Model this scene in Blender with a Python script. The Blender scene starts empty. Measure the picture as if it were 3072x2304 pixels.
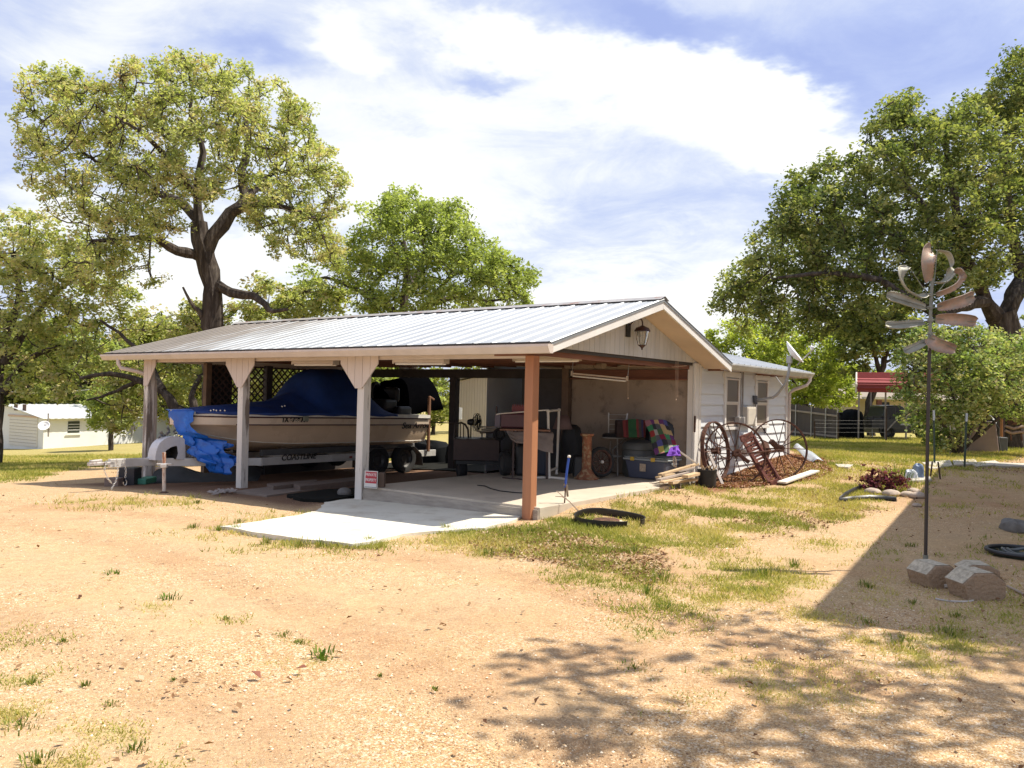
import bpy, math, random
import numpy as np
from mathutils import Vector, Matrix
PI=math.pi
scene=bpy.context.scene; COL=scene.collection
random.seed(7)
# ---------------------------------------------------------------- camera
F=2425.;PITCH=.8;ROLL=1.29;H=1.65
cd=bpy.data.cameras.new('camera'); cam=bpy.data.objects.new('camera',cd); COL.objects.link(cam)
cd.sensor_width=36; cd.lens=36*F/3072; cd.clip_end=2000; cd.clip_start=.05
cam.matrix_world=Matrix.Translation((0,0,H))@Matrix.Rotation(PI/2+math.radians(PITCH),4,'X')@Matrix.Rotation(math.radians(ROLL),4,'Z')
scene.camera=cam
# ---------------------------------------------------------------- light
SUN=Vector((.60,.10,1)).normalized()      # towards the sun
sd=bpy.data.lights.new('sun','SUN'); so=bpy.data.objects.new('sun',sd); COL.objects.link(so)
sd.energy=5.0; sd.angle=math.radians(.55); sd.color=(1,.92,.79)
so.rotation_euler=SUN.to_track_quat('Z','Y').to_euler(); so.location=(20,0,30)
scene.view_settings.view_transform='Standard'; scene.view_settings.look='None'
scene.view_settings.exposure=.64; scene.view_settings.gamma=1
# ---------------------------------------------------------------- sky
w=bpy.data.worlds.new('World'); scene.world=w; w.use_nodes=True
nt=w.node_tree; nt.nodes.clear()
def N(nt,t,**k):
    n=nt.nodes.new(t)
    for a,b in k.items(): setattr(n,a,b)
    return n
def L(nt,a,b): nt.links.new(a,b)
def mathn(nt,op,a,b=None,c=None,clamp=False):
    n=nt.nodes.new('ShaderNodeMath'); n.operation=op; n.use_clamp=clamp
    for i,x in enumerate((a,b,c)):
        if x is None: continue
        if isinstance(x,(int,float)): n.inputs[i].default_value=x
        else: nt.links.new(x,n.inputs[i])
    return n.outputs[0]
def sky():
    out=N(nt,'ShaderNodeOutputWorld')
    st=N(nt,'ShaderNodeTexSky'); st.sky_type='NISHITA'; st.sun_disc=False
    st.sun_elevation=math.asin(SUN.z); st.sun_rotation=math.atan2(SUN.x,SUN.y)
    st.air_density=1.2; st.dust_density=1.5
    b1=N(nt,'ShaderNodeBackground'); b1.inputs[1].default_value=.085; L(nt,st.outputs[0],b1.inputs[0])
    tc=N(nt,'ShaderNodeTexCoord'); sp=N(nt,'ShaderNodeSeparateXYZ'); L(nt,tc.outputs['Generated'],sp.inputs[0])
    x,y,z=sp.outputs
    zz=mathn(nt,'ADD',mathn(nt,'MAXIMUM',z,0.0),.16)
    cb=N(nt,'ShaderNodeCombineXYZ'); L(nt,mathn(nt,'DIVIDE',x,zz),cb.inputs[0]); L(nt,mathn(nt,'DIVIDE',y,zz),cb.inputs[1])
    mp=N(nt,'ShaderNodeMapping'); L(nt,cb.outputs[0],mp.inputs[0]); mp.inputs['Rotation'].default_value=(0,0,.35); mp.inputs['Scale'].default_value=(1.0,1.08,1); mp.inputs['Location'].default_value=(3.1,1.7,0)
    def noise(s,d,r,dist=0,off=0):
        n=N(nt,'ShaderNodeTexNoise'); n.inputs['Scale'].default_value=s; n.inputs['Detail'].default_value=d; n.inputs['Roughness'].default_value=r; n.inputs['Distortion'].default_value=dist
        m=N(nt,'ShaderNodeMapping'); m.inputs['Location'].default_value=(off,off*.7,off*.3); L(nt,mp.outputs[0],m.inputs[0]); L(nt,m.outputs[0],n.inputs[0]); return n.outputs[0]
    n1=noise(.6,8,.62,.4); n2=noise(2.7,10,.68,.8,4.); 
    # directional banks: elevation / azimuth tangents
    ax=mathn(nt,'DIVIDE',x,mathn(nt,'MAXIMUM',y,.05)); az=mathn(nt,'DIVIDE',z,mathn(nt,'MAXIMUM',y,.05))
    wa=noise(1.3,6,.6,0,9.); wb=noise(1.6,6,.62,0,21.)
    ax=mathn(nt,'ADD',ax,mathn(nt,'MULTIPLY',mathn(nt,'SUBTRACT',wa,.5),.42)); az=mathn(nt,'ADD',az,mathn(nt,'MULTIPLY',mathn(nt,'SUBTRACT',wb,.5),.26))
    def blob(cx,cz,sx,sz,rot=0.):
        dx=mathn(nt,'SUBTRACT',ax,cx); dz=mathn(nt,'SUBTRACT',az,cz)
        c,s=math.cos(rot),math.sin(rot)
        u_=mathn(nt,'DIVIDE',mathn(nt,'ADD',mathn(nt,'MULTIPLY',dx,c),mathn(nt,'MULTIPLY',dz,s)),sx)
        v_=mathn(nt,'DIVIDE',mathn(nt,'SUBTRACT',mathn(nt,'MULTIPLY',dz,c),mathn(nt,'MULTIPLY',dx,s)),sz)
        r=mathn(nt,'ADD',mathn(nt,'MULTIPLY',u_,u_),mathn(nt,'MULTIPLY',v_,v_))
        return mathn(nt,'POWER',2.718,mathn(nt,'MULTIPLY',r,-1))
    def px(X,Y): return ((X-1536)/F, (1186+(X-1536)*.0225-Y)/F)
    # (px x, px y, half widths px, rot, weight)
    banks=[(1500,85,260,60,-.12,.62),(1080,150,110,50,0,.40),(1250,300,420,80,.1,.22),(2150,290,430,110,-.2,.58),(2480,390,280,110,-.25,.60),(1900,230,280,80,.1,.36),(700,250,500,200,0,.10),(1600,620,700,200,0,.08),
           (1250,520,300,120,-.2,.25),(300,60,420,110,.1,.25),(1120,560,160,120,0,.30),(2200,900,350,160,0,.20),(120,620,240,90,0,.3),(650,850,300,200,0,.4),(1650,960,600,120,0,.3)]
    acc=None
    for X,Y,a,b,rt,wt in banks:
        cx,cz=px(X,Y); t=mathn(nt,'MULTIPLY',blob(cx,cz,a/F,b/F,rt),wt); acc=t if acc is None else mathn(nt,'ADD',acc,t)
    holes=[(1900,40,260,70,-.3,.55),(2420,200,330,60,-.2,.35),(2800,110,420,130,0,.30),(1420,215,130,40,.1,.25),(800,180,180,60,0,.28),(1150,345,120,40,0,.2),(1750,700,500,90,.1,.10),(200,210,240,40,0,.25)]
    for X,Y,a,b,rt,wt in holes:
        cx,cz=px(X,Y); acc=mathn(nt,'SUBTRACT',acc,mathn(nt,'MULTIPLY',blob(cx,cz,a/F,b/F,rt),wt))
    t=mathn(nt,'ADD',mathn(nt,'MULTIPLY',n1,.55),mathn(nt,'MULTIPLY',n2,.62))
    t=mathn(nt,'ADD',t,acc)
    rmp=N(nt,'ShaderNodeMapRange'); rmp.interpolation_type='SMOOTHSTEP'; L(nt,t,rmp.inputs[0]); rmp.inputs[1].default_value=.10; rmp.inputs[2].default_value=1.02
    cr=N(nt,'ShaderNodeValToRGB'); L(nt,rmp.outputs[0],cr.inputs[0])
    e=cr.color_ramp.elements; e[0].position=0; e[0].color=(.37,.45,.80,1); e[1].position=1; e[1].color=(1.06,1.05,1.04,1)
    for p,c in ((.28,(.48,.56,.86,1)),(.48,(.60,.67,.89,1)),(.66,(.74,.79,.92,1)),(.82,(.92,.94,.96,1))):
        k=cr.color_ramp.elements.new(p); k.color=c
    b2=N(nt,'ShaderNodeBackground'); b2.inputs[1].default_value=.74; L(nt,cr.outputs[0],b2.inputs[0])
    mx=N(nt,'ShaderNodeMixShader'); mx.inputs[0].default_value=.84; L(nt,b1.outputs[0],mx.inputs[1]); L(nt,b2.outputs[0],mx.inputs[2]); L(nt,mx.outputs[0],out.inputs[0])
sky()
# ---------------------------------------------------------------- picture / site geometry
O=np.array([.278,10.845]);YAW=math.radians(36.72); RZ=PI/2-YAW
u=np.array([math.sin(YAW),math.cos(YAW)]);v=np.array([-math.cos(YAW),math.sin(YAW)])
_a=PI/2+math.radians(PITCH);_r=math.radians(ROLL)
R=np.array([[1,0,0],[0,math.cos(_a),-math.sin(_a)],[0,math.sin(_a),math.cos(_a)]])@np.array([[math.cos(_r),-math.sin(_r),0],[math.sin(_r),math.cos(_r),0],[0,0,1]])
def ray(x,y): return R@np.array([(x-1536)/F,-(y-1152)/F,-1])
def D(x,y,Y): r=ray(x,y); t=Y/r[1]; return np.array([r[0]*t,Y,H+r[2]*t])
def Zp(x,y,z): r=ray(x,y); t=(z-H)/r[2]; return np.array([r[0]*t,r[1]*t,z])
def toUV(p): q=np.asarray(p)[:2]-O; return np.array([q@u,q@v,p[2]])
def atU(x,y,U):
    r=ray(x,y); t=(U+O@u)/(r[:2]@u); return toUV(np.array([0,0,H])+r*t)
def atV(x,y,V):
    r=ray(x,y); t=(V+O@v)/(r[:2]@v); return toUV(np.array([0,0,H])+r*t)
def B(U,V,z): q=O+U*u+V*v; return np.array([q[0],q[1],z])
def proj(P):
    P=np.asarray(P,float)-np.array([0,0,H]); c=P@R
    zc=np.maximum(-c[...,2],.05); return 1536+F*c[...,0]/zc,1152-F*c[...,1]/zc
# terrain: thin plate through surveyed points
_cp=[(0,0,0),(3,5,0),(-3,5,0),(-8,8,-.05),(6,6,.02),(.28,10.6,0),(-2.36,12.8,-.08),(-4.8,14.65,-.13),(-7.4,16.6,-.3),(-12,12,-.3),(-14,22,-.75),(-20,40,-1.75),(-33.5,58,-2.95),(-26.3,58,-2.4),(-45,58,-3.4),
 (3.0,14.4,.02),(4.6,16.5,.12),(5.6,18.2,.28),(6.6,19.4,.34),(9,18,.2),(7,13,.04),(12,12,.05),(12,25,.1),(15.6,46,-.16),(22,44,-.1),(0,36,-.65),(2.5,26,-.1),(-8,36,-1.3),(-.5,20,-.12),(1.5,16.5,-.02),(30,30,.1),(20,10,.1),(-20,8,-.5),(0,-10,0),(0,80,-1.5),(-40,80,-3.5),(40,80,-.3),(-60,30,-3),(60,30,0),(4.2,8.3,.0),(2,2,0),(-2,2,0),(60,-10,0),(-60,-10,-1.5),(-70,80,-4),(70,80,0)]
_cp=np.array(_cp,float)
def _tp(r2): return np.where(r2>1e-9,r2*np.log(np.maximum(r2,1e-9)),0)
def _fit():
    n=len(_cp); P_=_cp[:,:2]/30; d=((P_[:,None]-P_[None])**2).sum(-1); K=_tp(d)+1e-4*np.eye(n)
    A=np.zeros((n+3,n+3)); A[:n,:n]=K; A[:n,n:]=np.c_[np.ones(n),P_]; A[n:,:n]=A[:n,n:].T
    return np.linalg.solve(A,np.r_[_cp[:,2],0,0,0])
_w=_fit()
def gz(x,y):
    X0=np.asarray(x,float)-O[0];Y0=np.asarray(y,float)-O[1]; U_=X0*u[0]+Y0*u[1]; V_=X0*v[0]+Y0*v[1]
    berm=np.exp(-((V_+.22)/.45)**2)*np.clip((U_-.2)/.8,0,1)*np.clip((5.6-U_)/.6,0,1)*np.where(V_<-.22,1,.9)
    x=np.clip(np.asarray(x,float),-70,70)/30; y=np.clip(np.asarray(y,float),-10,82)/30
    s=_w[-3]+_w[-2]*x+_w[-1]*y
    for i in range(len(_cp)): s=s+_w[i]*_tp((x-_cp[i,0]/30)**2+(y-_cp[i,1]/30)**2)
    return s+berm*np.maximum(0,.135-s)
def G(px_,py_):
    r=ray(px_,py_); ts=np.concatenate([np.arange(1,30,.05),np.arange(30,120,.3)]); P_=np.array([0,0,H])+ts[:,None]*r
    d=P_[:,2]-gz(P_[:,0],P_[:,1]); k=np.argmax(d<0)
    if k==0: k=len(ts)-1
    a=d[k-1]/(d[k-1]-d[k]+1e-9); t=ts[k-1]+a*(ts[k]-ts[k-1]); q=np.array([0,0,H])+t*r; q[2]=float(gz(q[0],q[1])); return q
# value noise
_rng=np.random.default_rng(11); _tab=_rng.random((256,256))
def vn(x,y,s=1.,o=0):
    x=np.asarray(x)*s+o*17.3+1000; y=np.asarray(y)*s+o*7.1+1000
    i=np.floor(x).astype(int); j=np.floor(y).astype(int); f=x-i; g=y-j; f=f*f*(3-2*f); g=g*g*(3-2*g)
    T=lambda a,b:_tab[a%256,b%256]
    return (T(i,j)*(1-f)+T(i+1,j)*f)*(1-g)+(T(i,j+1)*(1-f)+T(i+1,j+1)*f)*g
def fbm(x,y,s=1.,n=4,o=0):
    a=0;t=0
    for k in range(n): a=a+vn(x,y,s*2**k,o+k)*.5**k; t+=.5**k
    return a/t
# ---------------------------------------------------------------- materials
MATS={}
def lin(c): return tuple(c)+(1,) if len(c)==3 else c
def M(name,col,rough=.7,metal=0.,var=.25,scale=6.,col2=None,th=.5,soft=.15,bump=.15,bscale=30.,stretch=(1,1,1),bdist=.01,wave=None,spec=.5,coat=0,trans=0,world=False):
    """procedural surface: base colour broken by noise, optional second colour in patches, bump"""
    if name in MATS: return MATS[name]
    m=bpy.data.materials.new(name); m.use_nodes=True; t=m.node_tree; p=t.nodes['Principled BSDF']
    tc=N(t,'ShaderNodeTexCoord'); mp=N(t,'ShaderNodeMapping'); mp.inputs['Scale'].default_value=stretch
    if world:
        ge=N(t,'ShaderNodeNewGeometry'); L(t,ge.outputs['Position'],mp.inputs[0])
    else: L(t,tc.outputs['Object'],mp.inputs[0])
    n=N(t,'ShaderNodeTexNoise'); n.inputs['Scale'].default_value=scale; n.inputs['Detail'].default_value=6; n.inputs['Roughness'].default_value=.62; L(t,mp.outputs[0],n.inputs[0])
    r=N(t,'ShaderNodeMapRange'); L(t,n.outputs[0],r.inputs[0]); r.inputs[1].default_value=.3; r.inputs[2].default_value=.7; r.inputs[3].default_value=1-var; r.inputs[4].default_value=1+var*.6
    mx=N(t,'ShaderNodeMix'); mx.data_type='RGBA'; mx.blend_type='MULTIPLY'; mx.inputs[0].default_value=1; mx.inputs[6].default_value=lin(col)
    cmb=N(t,'ShaderNodeCombineColor'); 
    for i in range(3): L(t,r.outputs[0],cmb.inputs[i])
    L(t,cmb.outputs[0],mx.inputs[7]); co=mx.outputs[2]
    if col2 is not None:
        n2=N(t,'ShaderNodeTexNoise'); n2.inputs['Scale'].default_value=scale*1.7; n2.inputs['Detail'].default_value=9; n2.inputs['Roughness'].default_value=.7; L(t,mp.outputs[0],n2.inputs[0])
        r2=N(t,'ShaderNodeMapRange'); L(t,n2.outputs[0],r2.inputs[0]); r2.inputs[1].default_value=th-soft/2; r2.inputs[2].default_value=th+soft/2
        m2=N(t,'ShaderNodeMix'); m2.data_type='RGBA'; L(t,r2.outputs[0],m2.inputs[0]); L(t,co,m2.inputs[6]); m2.inputs[7].default_value=lin(col2); co=m2.outputs[2]
    L(t,co,p.inputs['Base Color'])
    rr=N(t,'ShaderNodeMapRange'); L(t,n.outputs[0],rr.inputs[0]); rr.inputs[3].default_value=max(0,rough-.12); rr.inputs[4].default_value=min(1,rough+.12); L(t,rr.outputs[0],p.inputs['Roughness'])
    p.inputs['Metallic'].default_value=metal
    if 'Specular IOR Level' in p.inputs: p.inputs['Specular IOR Level'].default_value=spec
    if coat: p.inputs['Coat Weight'].default_value=coat
    if trans: p.inputs['Transmission Weight'].default_value=trans
    if bump:
        nb=N(t,'ShaderNodeTexNoise'); nb.inputs['Scale'].default_value=bscale; nb.inputs['Detail'].default_value=5; L(t,mp.outputs[0],nb.inputs[0])
        bp=N(t,'ShaderNodeBump'); bp.inputs['Strength'].default_value=bump; bp.inputs['Distance'].default_value=bdist; L(t,nb.outputs[0],bp.inputs['Height']); L(t,bp.outputs[0],p.inputs['Normal'])
    MATS[name]=m; return m
# ---------------------------------------------------------------- mesh builder
class MB:
    def __init__(s): s.v=[]; s.f=[]; s.xf=None
    def add(s,vs,fs):
        n=len(s.v); s.v+= [tuple(map(float,q)) for q in vs]; s.f+=[tuple(i+n for i in f) for f in fs]; return s
    def box(s,c,d,rz=0,M_=None):
        hx,hy,hz=[q/2 for q in d]; vs=[Vector((a*hx,b*hy,e*hz)) for a in(-1,1) for b in(-1,1) for e in(-1,1)]
        m=M_ if M_ is not None else Matrix.Rotation(rz,3,'Z')
        return s.add([m@q+Vector(c) for q in vs],[(0,1,3,2),(4,6,7,5),(0,4,5,1),(2,3,7,6),(0,2,6,4),(1,5,7,3)])
    def bx(s,x0,x1,y0,y1,z0,z1): return s.box(((x0+x1)/2,(y0+y1)/2,(z0+z1)/2),(x1-x0,y1-y0,z1-z0))
    def bar(s,a,b,w,h,up=(0,0,1)):
        a=Vector(a);b=Vector(b);d=b-a; l=d.length
        if l<1e-6: return s
        d=d/l; up=Vector(up); sd_=d.cross(up)
        if sd_.length<1e-4: sd_=d.cross(Vector((1,0,0)))
        sd_.normalize(); n=sd_.cross(d)
        m=Matrix((d,sd_,n)).transposed(); return s.box((a+b)/2,(l,w,h),M_=m)
    def tube(s,pts,r,n=8,cap=True,closed=False):
        P_=[Vector(p) for p in pts]; k=len(P_); rs=r if hasattr(r,'__len__') else [r]*k
        vs=[];prev=None
        for i,p in enumerate(P_):
            if closed: d=(P_[(i+1)%k]-P_[i-1])
            else: d=(P_[min(i+1,k-1)]-P_[max(i-1,0)])
            if d.length<1e-9: d=Vector((0,0,1))
            d.normalize()
            if prev is None:
                a=Vector((0,0,1)) if abs(d.z)<.9 else Vector((1,0,0)); x=d.cross(a).normalized()
            else:
                x=(prev-d*prev.dot(d)); x=x.normalized() if x.length>1e-6 else d.cross(Vector((0,0,1))).normalized()
            prev=x; y=d.cross(x)
            for j in range(n):
                t=2*PI*j/n; vs.append(p+(x*math.cos(t)+y*math.sin(t))*rs[i])
        fs=[]
        for i in range(k if closed else k-1):
            i2=(i+1)%k
            for j in range(n): fs.append((i*n+j,i*n+(j+1)%n,i2*n+(j+1)%n,i2*n+j))
        if cap and not closed: fs+= [tuple(range(n))[::-1],tuple((k-1)*n+j for j in range(n))]
        return s.add(vs,fs)
    def lathe(s,prof,c=(0,0,0),n=24,M_=None,a0=0,a1=2*PI):
        full=abs(a1-a0-2*PI)<1e-6; cols=n if full else n+1; vs=[];c=Vector(c)
        for r,z in prof:
            for j in range(cols):
                t=a0+(a1-a0)*j/n; q=Vector((r*math.cos(t),r*math.sin(t),z)); q=(M_@q if M_ is not None else q)+c; vs.append(q)
        fs=[]
        for i in range(len(prof)-1):
            for j in range(n if full else n):
                j2=(j+1)%cols; fs.append((i*cols+j,i*cols+j2,(i+1)*cols+j2,(i+1)*cols+j))
        return s.add(vs,fs)
    def prism(s,poly,o,ax,ay,an,th):
        o=Vector(o);ax=Vector(ax);ay=Vector(ay);an=Vector(an).normalized()*th
        k=len(poly); a=[o+ax*x+ay*y for x,y in poly]; b=[q+an for q in a]
        return s.add(a+b,[tuple(range(k))[::-1],tuple(range(k,2*k))]+[(i,(i+1)%k,(i+1)%k+k,i+k) for i in range(k)])
    def poly(s,pts): return s.add(pts,[tuple(range(len(pts)))])
    def grid(s,rows):
        k=len(rows[0]); vs=[p for r in rows for p in r]
        return s.add(vs,[(i*k+j,i*k+j+1,(i+1)*k+j+1,(i+1)*k+j) for i in range(len(rows)-1) for j in range(k-1)])
    def ball(s,c,r,n=12,m=8,sq=(1,1,1)):
        prof=[(max(1e-4,math.sin(PI*i/m)),-math.cos(PI*i/m)) for i in range(m+1)]
        return s.lathe([(a*r*sq[0],b*r*sq[2]) for a,b in prof],c,n)
    def uv2w(s): s.v=[tuple(B(*q)) for q in s.v]; return s
def thing(name,label,cat,loc=(0,0,0),rot=0,group=None):
    o=bpy.data.objects.new(name,None); COL.objects.link(o); o.location=tuple(map(float,loc)); o.rotation_euler=(0,0,rot); o.empty_display_size=.2
    o['label']=label; o['category']=cat
    if group: o['group']=group
    return o
def setmesh(me,smooth,ang=35):
    if smooth:
        me.shade_smooth(); me.set_sharp_from_angle(angle=math.radians(ang))
def part(root,name,mb,mat,parent=None,frame='w',smooth=False,bevel=0,label=None,solid=0,kind=None,flip=False):
    """frame: w world coordinates, uv building coordinates, l local"""
    vs=mb.v
    if frame=='uv': vs=[tuple(B(*q)) for q in vs]
    if frame!='l' and root is not None:
        im=(Matrix.Translation(root.location)@Matrix.Rotation(root.rotation_euler[2],4,'Z')).inverted(); vs=[tuple(im@Vector(q)) for q in vs]
    me=bpy.data.meshes.new(name); me.from_pydata(vs,[],mb.f); me.materials.append(mat); setmesh(me,smooth); me.update()
    o=bpy.data.objects.new(name,me); COL.objects.link(o)
    o.parent=parent if parent is not None else root
    if bevel:
        b=o.modifiers.new('bevel','BEVEL'); b.width=bevel; b.segments=2; b.limit_method='ANGLE'
    if solid:
        b=o.modifiers.new('solid','SOLIDIFY'); b.thickness=solid; b.offset=0
    if label: o['label']=label
    if kind: o['kind']=kind
    return o
def single(name,label,cat,mb,mat,loc,rot=0,group=None,frame='w',**k):
    """a thing that is one mesh"""
    vs=mb.v
    if frame=='uv': vs=[tuple(B(*q)) for q in vs]
    if frame!='l':
        im=(Matrix.Translation(Vector([float(q) for q in loc]))@Matrix.Rotation(rot,4,'Z')).inverted(); vs=[tuple(im@Vector(q)) for q in vs]
    mb2=MB(); mb2.v=list(vs); mb2.f=mb.f
    o=part(None,name,mb2,mat,frame='l',**k); o.location=tuple(map(float,loc)); o.rotation_euler=(0,0,rot); o['label']=label; o['category']=cat
    if group: o['group']=group
    return o
def struct(name,o): o['kind']='structure'; return o
def npmesh(name,V_,F_,mat,attrs=None,smooth=False):
    me=bpy.data.meshes.new(name); n=len(V_); k=F_.shape[1]; m=len(F_)
    me.vertices.add(n); me.vertices.foreach_set('co',np.ascontiguousarray(V_,np.float32).ravel())
    me.loops.add(m*k); me.loops.foreach_set('vertex_index',np.ascontiguousarray(F_,np.int32).ravel())
    me.polygons.add(m); me.polygons.foreach_set('loop_start',np.arange(0,m*k,k,dtype=np.int32)); me.polygons.foreach_set('loop_total',np.full(m,k,np.int32))
    me.materials.append(mat); me.update(calc_edges=True)
    for nm,a in (attrs or {}).items():
        at=me.attributes.new(nm,'FLOAT','POINT'); at.data.foreach_set('value',np.ascontiguousarray(a,np.float32))
    if smooth: me.shade_smooth()
    return me
def text(s,size,thick=.002,font=None,shear=0,bold=0,space=1.,sx=1.):
    c=bpy.data.curves.new('t','FONT'); c.body=s; c.size=size; c.extrude=thick; c.align_x='LEFT'; c.shear=shear; c.offset=bold; c.space_character=space
    o=bpy.data.objects.new('t',c); COL.objects.link(o); dg=bpy.context.evaluated_depsgraph_get(); me=bpy.data.meshes.new_from_object(o.evaluated_get(dg))
    mb=MB(); mb.v=[(q.co.x*sx,q.co.y,q.co.z) for q in me.vertices]; mb.f=[tuple(p.vertices) for p in me.polygons]
    bpy.data.objects.remove(o); bpy.data.curves.remove(c); bpy.data.meshes.remove(me); return mb
def place(mb,o,ax,ay,an):
    o=Vector([float(q) for q in o]);ax=Vector(ax);ay=Vector(ay);an=Vector(an); mb.v=[tuple(o+ax*x+ay*y+an*z) for x,y,z in mb.v]; return mb
Uv=Vector((u[0],u[1],0)); Vv=Vector((v[0],v[1],0)); Zv=Vector((0,0,1))
def rel(o,*pts):
    return [tuple(np.asarray(p)-np.asarray(o)) for p in pts]
# ================================================================ GROUND
def sdpoly(px_,py_,poly):
    """signed distance (positive inside) of picture points to a polygon"""
    P_=np.array(poly,float); n=len(P_); d=np.full(px_.shape,1e9); ins=np.zeros(px_.shape,bool)
    for i in range(n):
        a=P_[i];b=P_[(i+1)%n]; e=b-a; wx=px_-a[0]; wy=py_-a[1]; t=np.clip((wx*e[0]+wy*e[1])/(e@e+1e-9),0,1)
        d=np.minimum(d,np.hypot(wx-e[0]*t,(wy-e[1]*t)*2.2))
        c=((a[1]<=py_)&(b[1]>py_))|((b[1]<=py_)&(a[1]>py_)); xx=a[0]+(py_-a[1])/(b[1]-a[1]+1e-9)*e[0]
        ins^=c&(px_<xx)
    return np.where(ins,d,-d)
def S(*pts): return [(a*1.3888,b*1.3888) for a,b in pts]
LAWN=S((1180,1128),(1300,1095),(1480,1048),(1640,1040),(1760,1000),(1690,950),(1700,900),(2400,900),(2200,985),(2000,1040),(1965,1085),(1850,1120),(1650,1165),(1480,1215),(1400,1262),(1290,1240),(1150,1195),(1000,1200),(900,1170),(930,1140))
LEFTL=S((-900,900),(420,900),(420,985),(300,1000),(180,1005),(60,1040),(-60,1046),(-900,1060))
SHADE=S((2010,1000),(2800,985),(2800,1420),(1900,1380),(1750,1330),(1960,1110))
LITTER=S((1060,1150),(1180,1140),(1300,1170),(1420,1190),(1450,1225),(1400,1260),(1330,1240),(1200,1220),(1080,1195),(1020,1175))
LITTER2=S((2000,985),(2320,985),(2320,1030),(2100,1015),(1990,1030))
SPARSE=[(640,1130,90,18,.5),(300,1085,120,12,.35),(560,1150,120,14,.5),(760,1185,160,14,.6),(680,1175,90,12,.6),(940,1150,60,14,.9),(1040,1175,80,22,.9),(1640,1265,90,30,.75),(1390,1290,60,40,.7),(1440,1340,80,30,.6),(1520,1290,60,20,.5),(1950,1410,140,34,.6),(2060,1390,80,20,.6),(1700,1480,200,60,.25),(1260,1255,80,20,.5),
 (360,1300,40,8,.55),(240,1245,20,6,.5),(680,1420,60,10,.4),(480,1325,40,8,.4),(40,1400,70,30,.35),(60,1480,60,20,.4),(60,1575,80,30,.5),(280,1600,80,20,.4),(430,1640,80,20,.35),(120,1655,80,20,.45),(1560,1230,70,30,.35),(1800,1180,60,14,.4),(1850,1280,60,20,.25),(1760,1330,60,20,.4),(2100,1330,80,30,.3),(2030,1250,70,20,.2),(640,1380,50,8,.3)]
MULCH=S((1480,1045),(1560,1025),(1700,985),(1740,960),(1800,985),(1790,1010),(1700,1040),(1600,1055),(1500,1062))
def masks(x,y,z):
    P_=np.stack([x,y,z],-1); X,Y=proj(P_); front=y>1.2
    wob=(fbm(x,y,.9,4,1)-.5)
    sc=np.clip(F*.35/np.maximum(y,2),6,400)
    Xw=X+wob*sc*1.1; Yw=Y+(fbm(x,y,.7,3,9)-.5)*sc*.45
    def soft(poly,wd): return np.clip(.5+sdpoly(Xw,Yw,poly)/wd,0,1)
    lawn=soft(LAWN,60); left=soft(LEFTL,50); shade=soft(SHADE,60); lit=soft(LITTER,50); lit2=soft(LITTER2,40); mul=soft(MULCH,24)
    sp=np.zeros_like(x)
    for a,b,c,d,wt in SPARSE: sp=np.maximum(sp,wt*np.exp(-(((Xw/1.3888-a)/c)**2+((Yw/1.3888-b)/d)**2)*.8))
    n=fbm(x,y,1.7,5,3); n2=fbm(x,y,5.,3,5)
    far=np.clip((y-19)/6,0,1)
    lawn_d=np.clip(lawn*(.42+.60*far)+ (n-.5)*2.3*(1-.7*far)+(n2-.5)*.8,0,1)*np.clip(lawn*1.4,0,1)
    left_d=np.clip(left*.85+(n-.5)*1.0,0,1)*np.clip(left*1.4,0,1)
    sh_d=shade*np.clip((n-.38)*1.1,0,1)*.5
    sp_d=np.clip(sp*1.6*np.clip((n2-.36)*3.6,0,1),0,1)
    g=np.where(front,np.maximum.reduce([lawn_d,left_d,sh_d,sp_d]),np.clip((n-.45)*2,0,1)*.5)
    # beyond the frame: grass everywhere except the drive
    g=np.maximum(g,np.clip((y-24)/4,0,1)*.8)
    cp=toUVarr(x,y); inside=(cp[0]>-.6)&(cp[0]<6)&(cp[1]>-.2)&(cp[1]<10.2); g=np.where(inside,g*.02,g)
    l=np.clip(np.maximum(lit,lit2*.5)*(.4+n2*1.1)+lawn*np.clip((fbm(x,y,1.1,3,61)-.5)*4,0,1)*.5*(1-far),0,1)
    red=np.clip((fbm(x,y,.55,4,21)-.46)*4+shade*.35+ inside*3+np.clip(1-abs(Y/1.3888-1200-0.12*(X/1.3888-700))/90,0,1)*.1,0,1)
    gravel=np.clip((fbm(x,y,.8,4,31)-.42)*4,0,1)
    return g,l,mul,red,gravel,shade,lawn,left
def toUVarr(x,y): a=x-O[0];b=y-O[1]; return a*u[0]+b*u[1],a*v[0]+b*v[1]
def axis(a,b,n,k):
    t=np.linspace(-1,1,n); s=np.sinh(t*k)/np.sinh(k); return np.where(s<0,-s*a,s*b)
gx=axis(-300,300,560,5.2); gy=8+axis(-60,420,600,5.0)
GX,GY=np.meshgrid(gx,gy); GX=GX.ravel();GY=GY.ravel()
base=gz(GX,GY)
mg,ml,mm,mr,mgr,msh,mlawn,mleft=masks(GX,GY,base)
tr=0
dx=(GX*.86+GY*.5)  # tyre tracks sweep left-to-right across the drive
relief=(fbm(GX,GY,1.2,4,41)-.5)*.05+(fbm(GX,GY,9,3,43)-.5)*.018*(1+mg)
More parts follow.
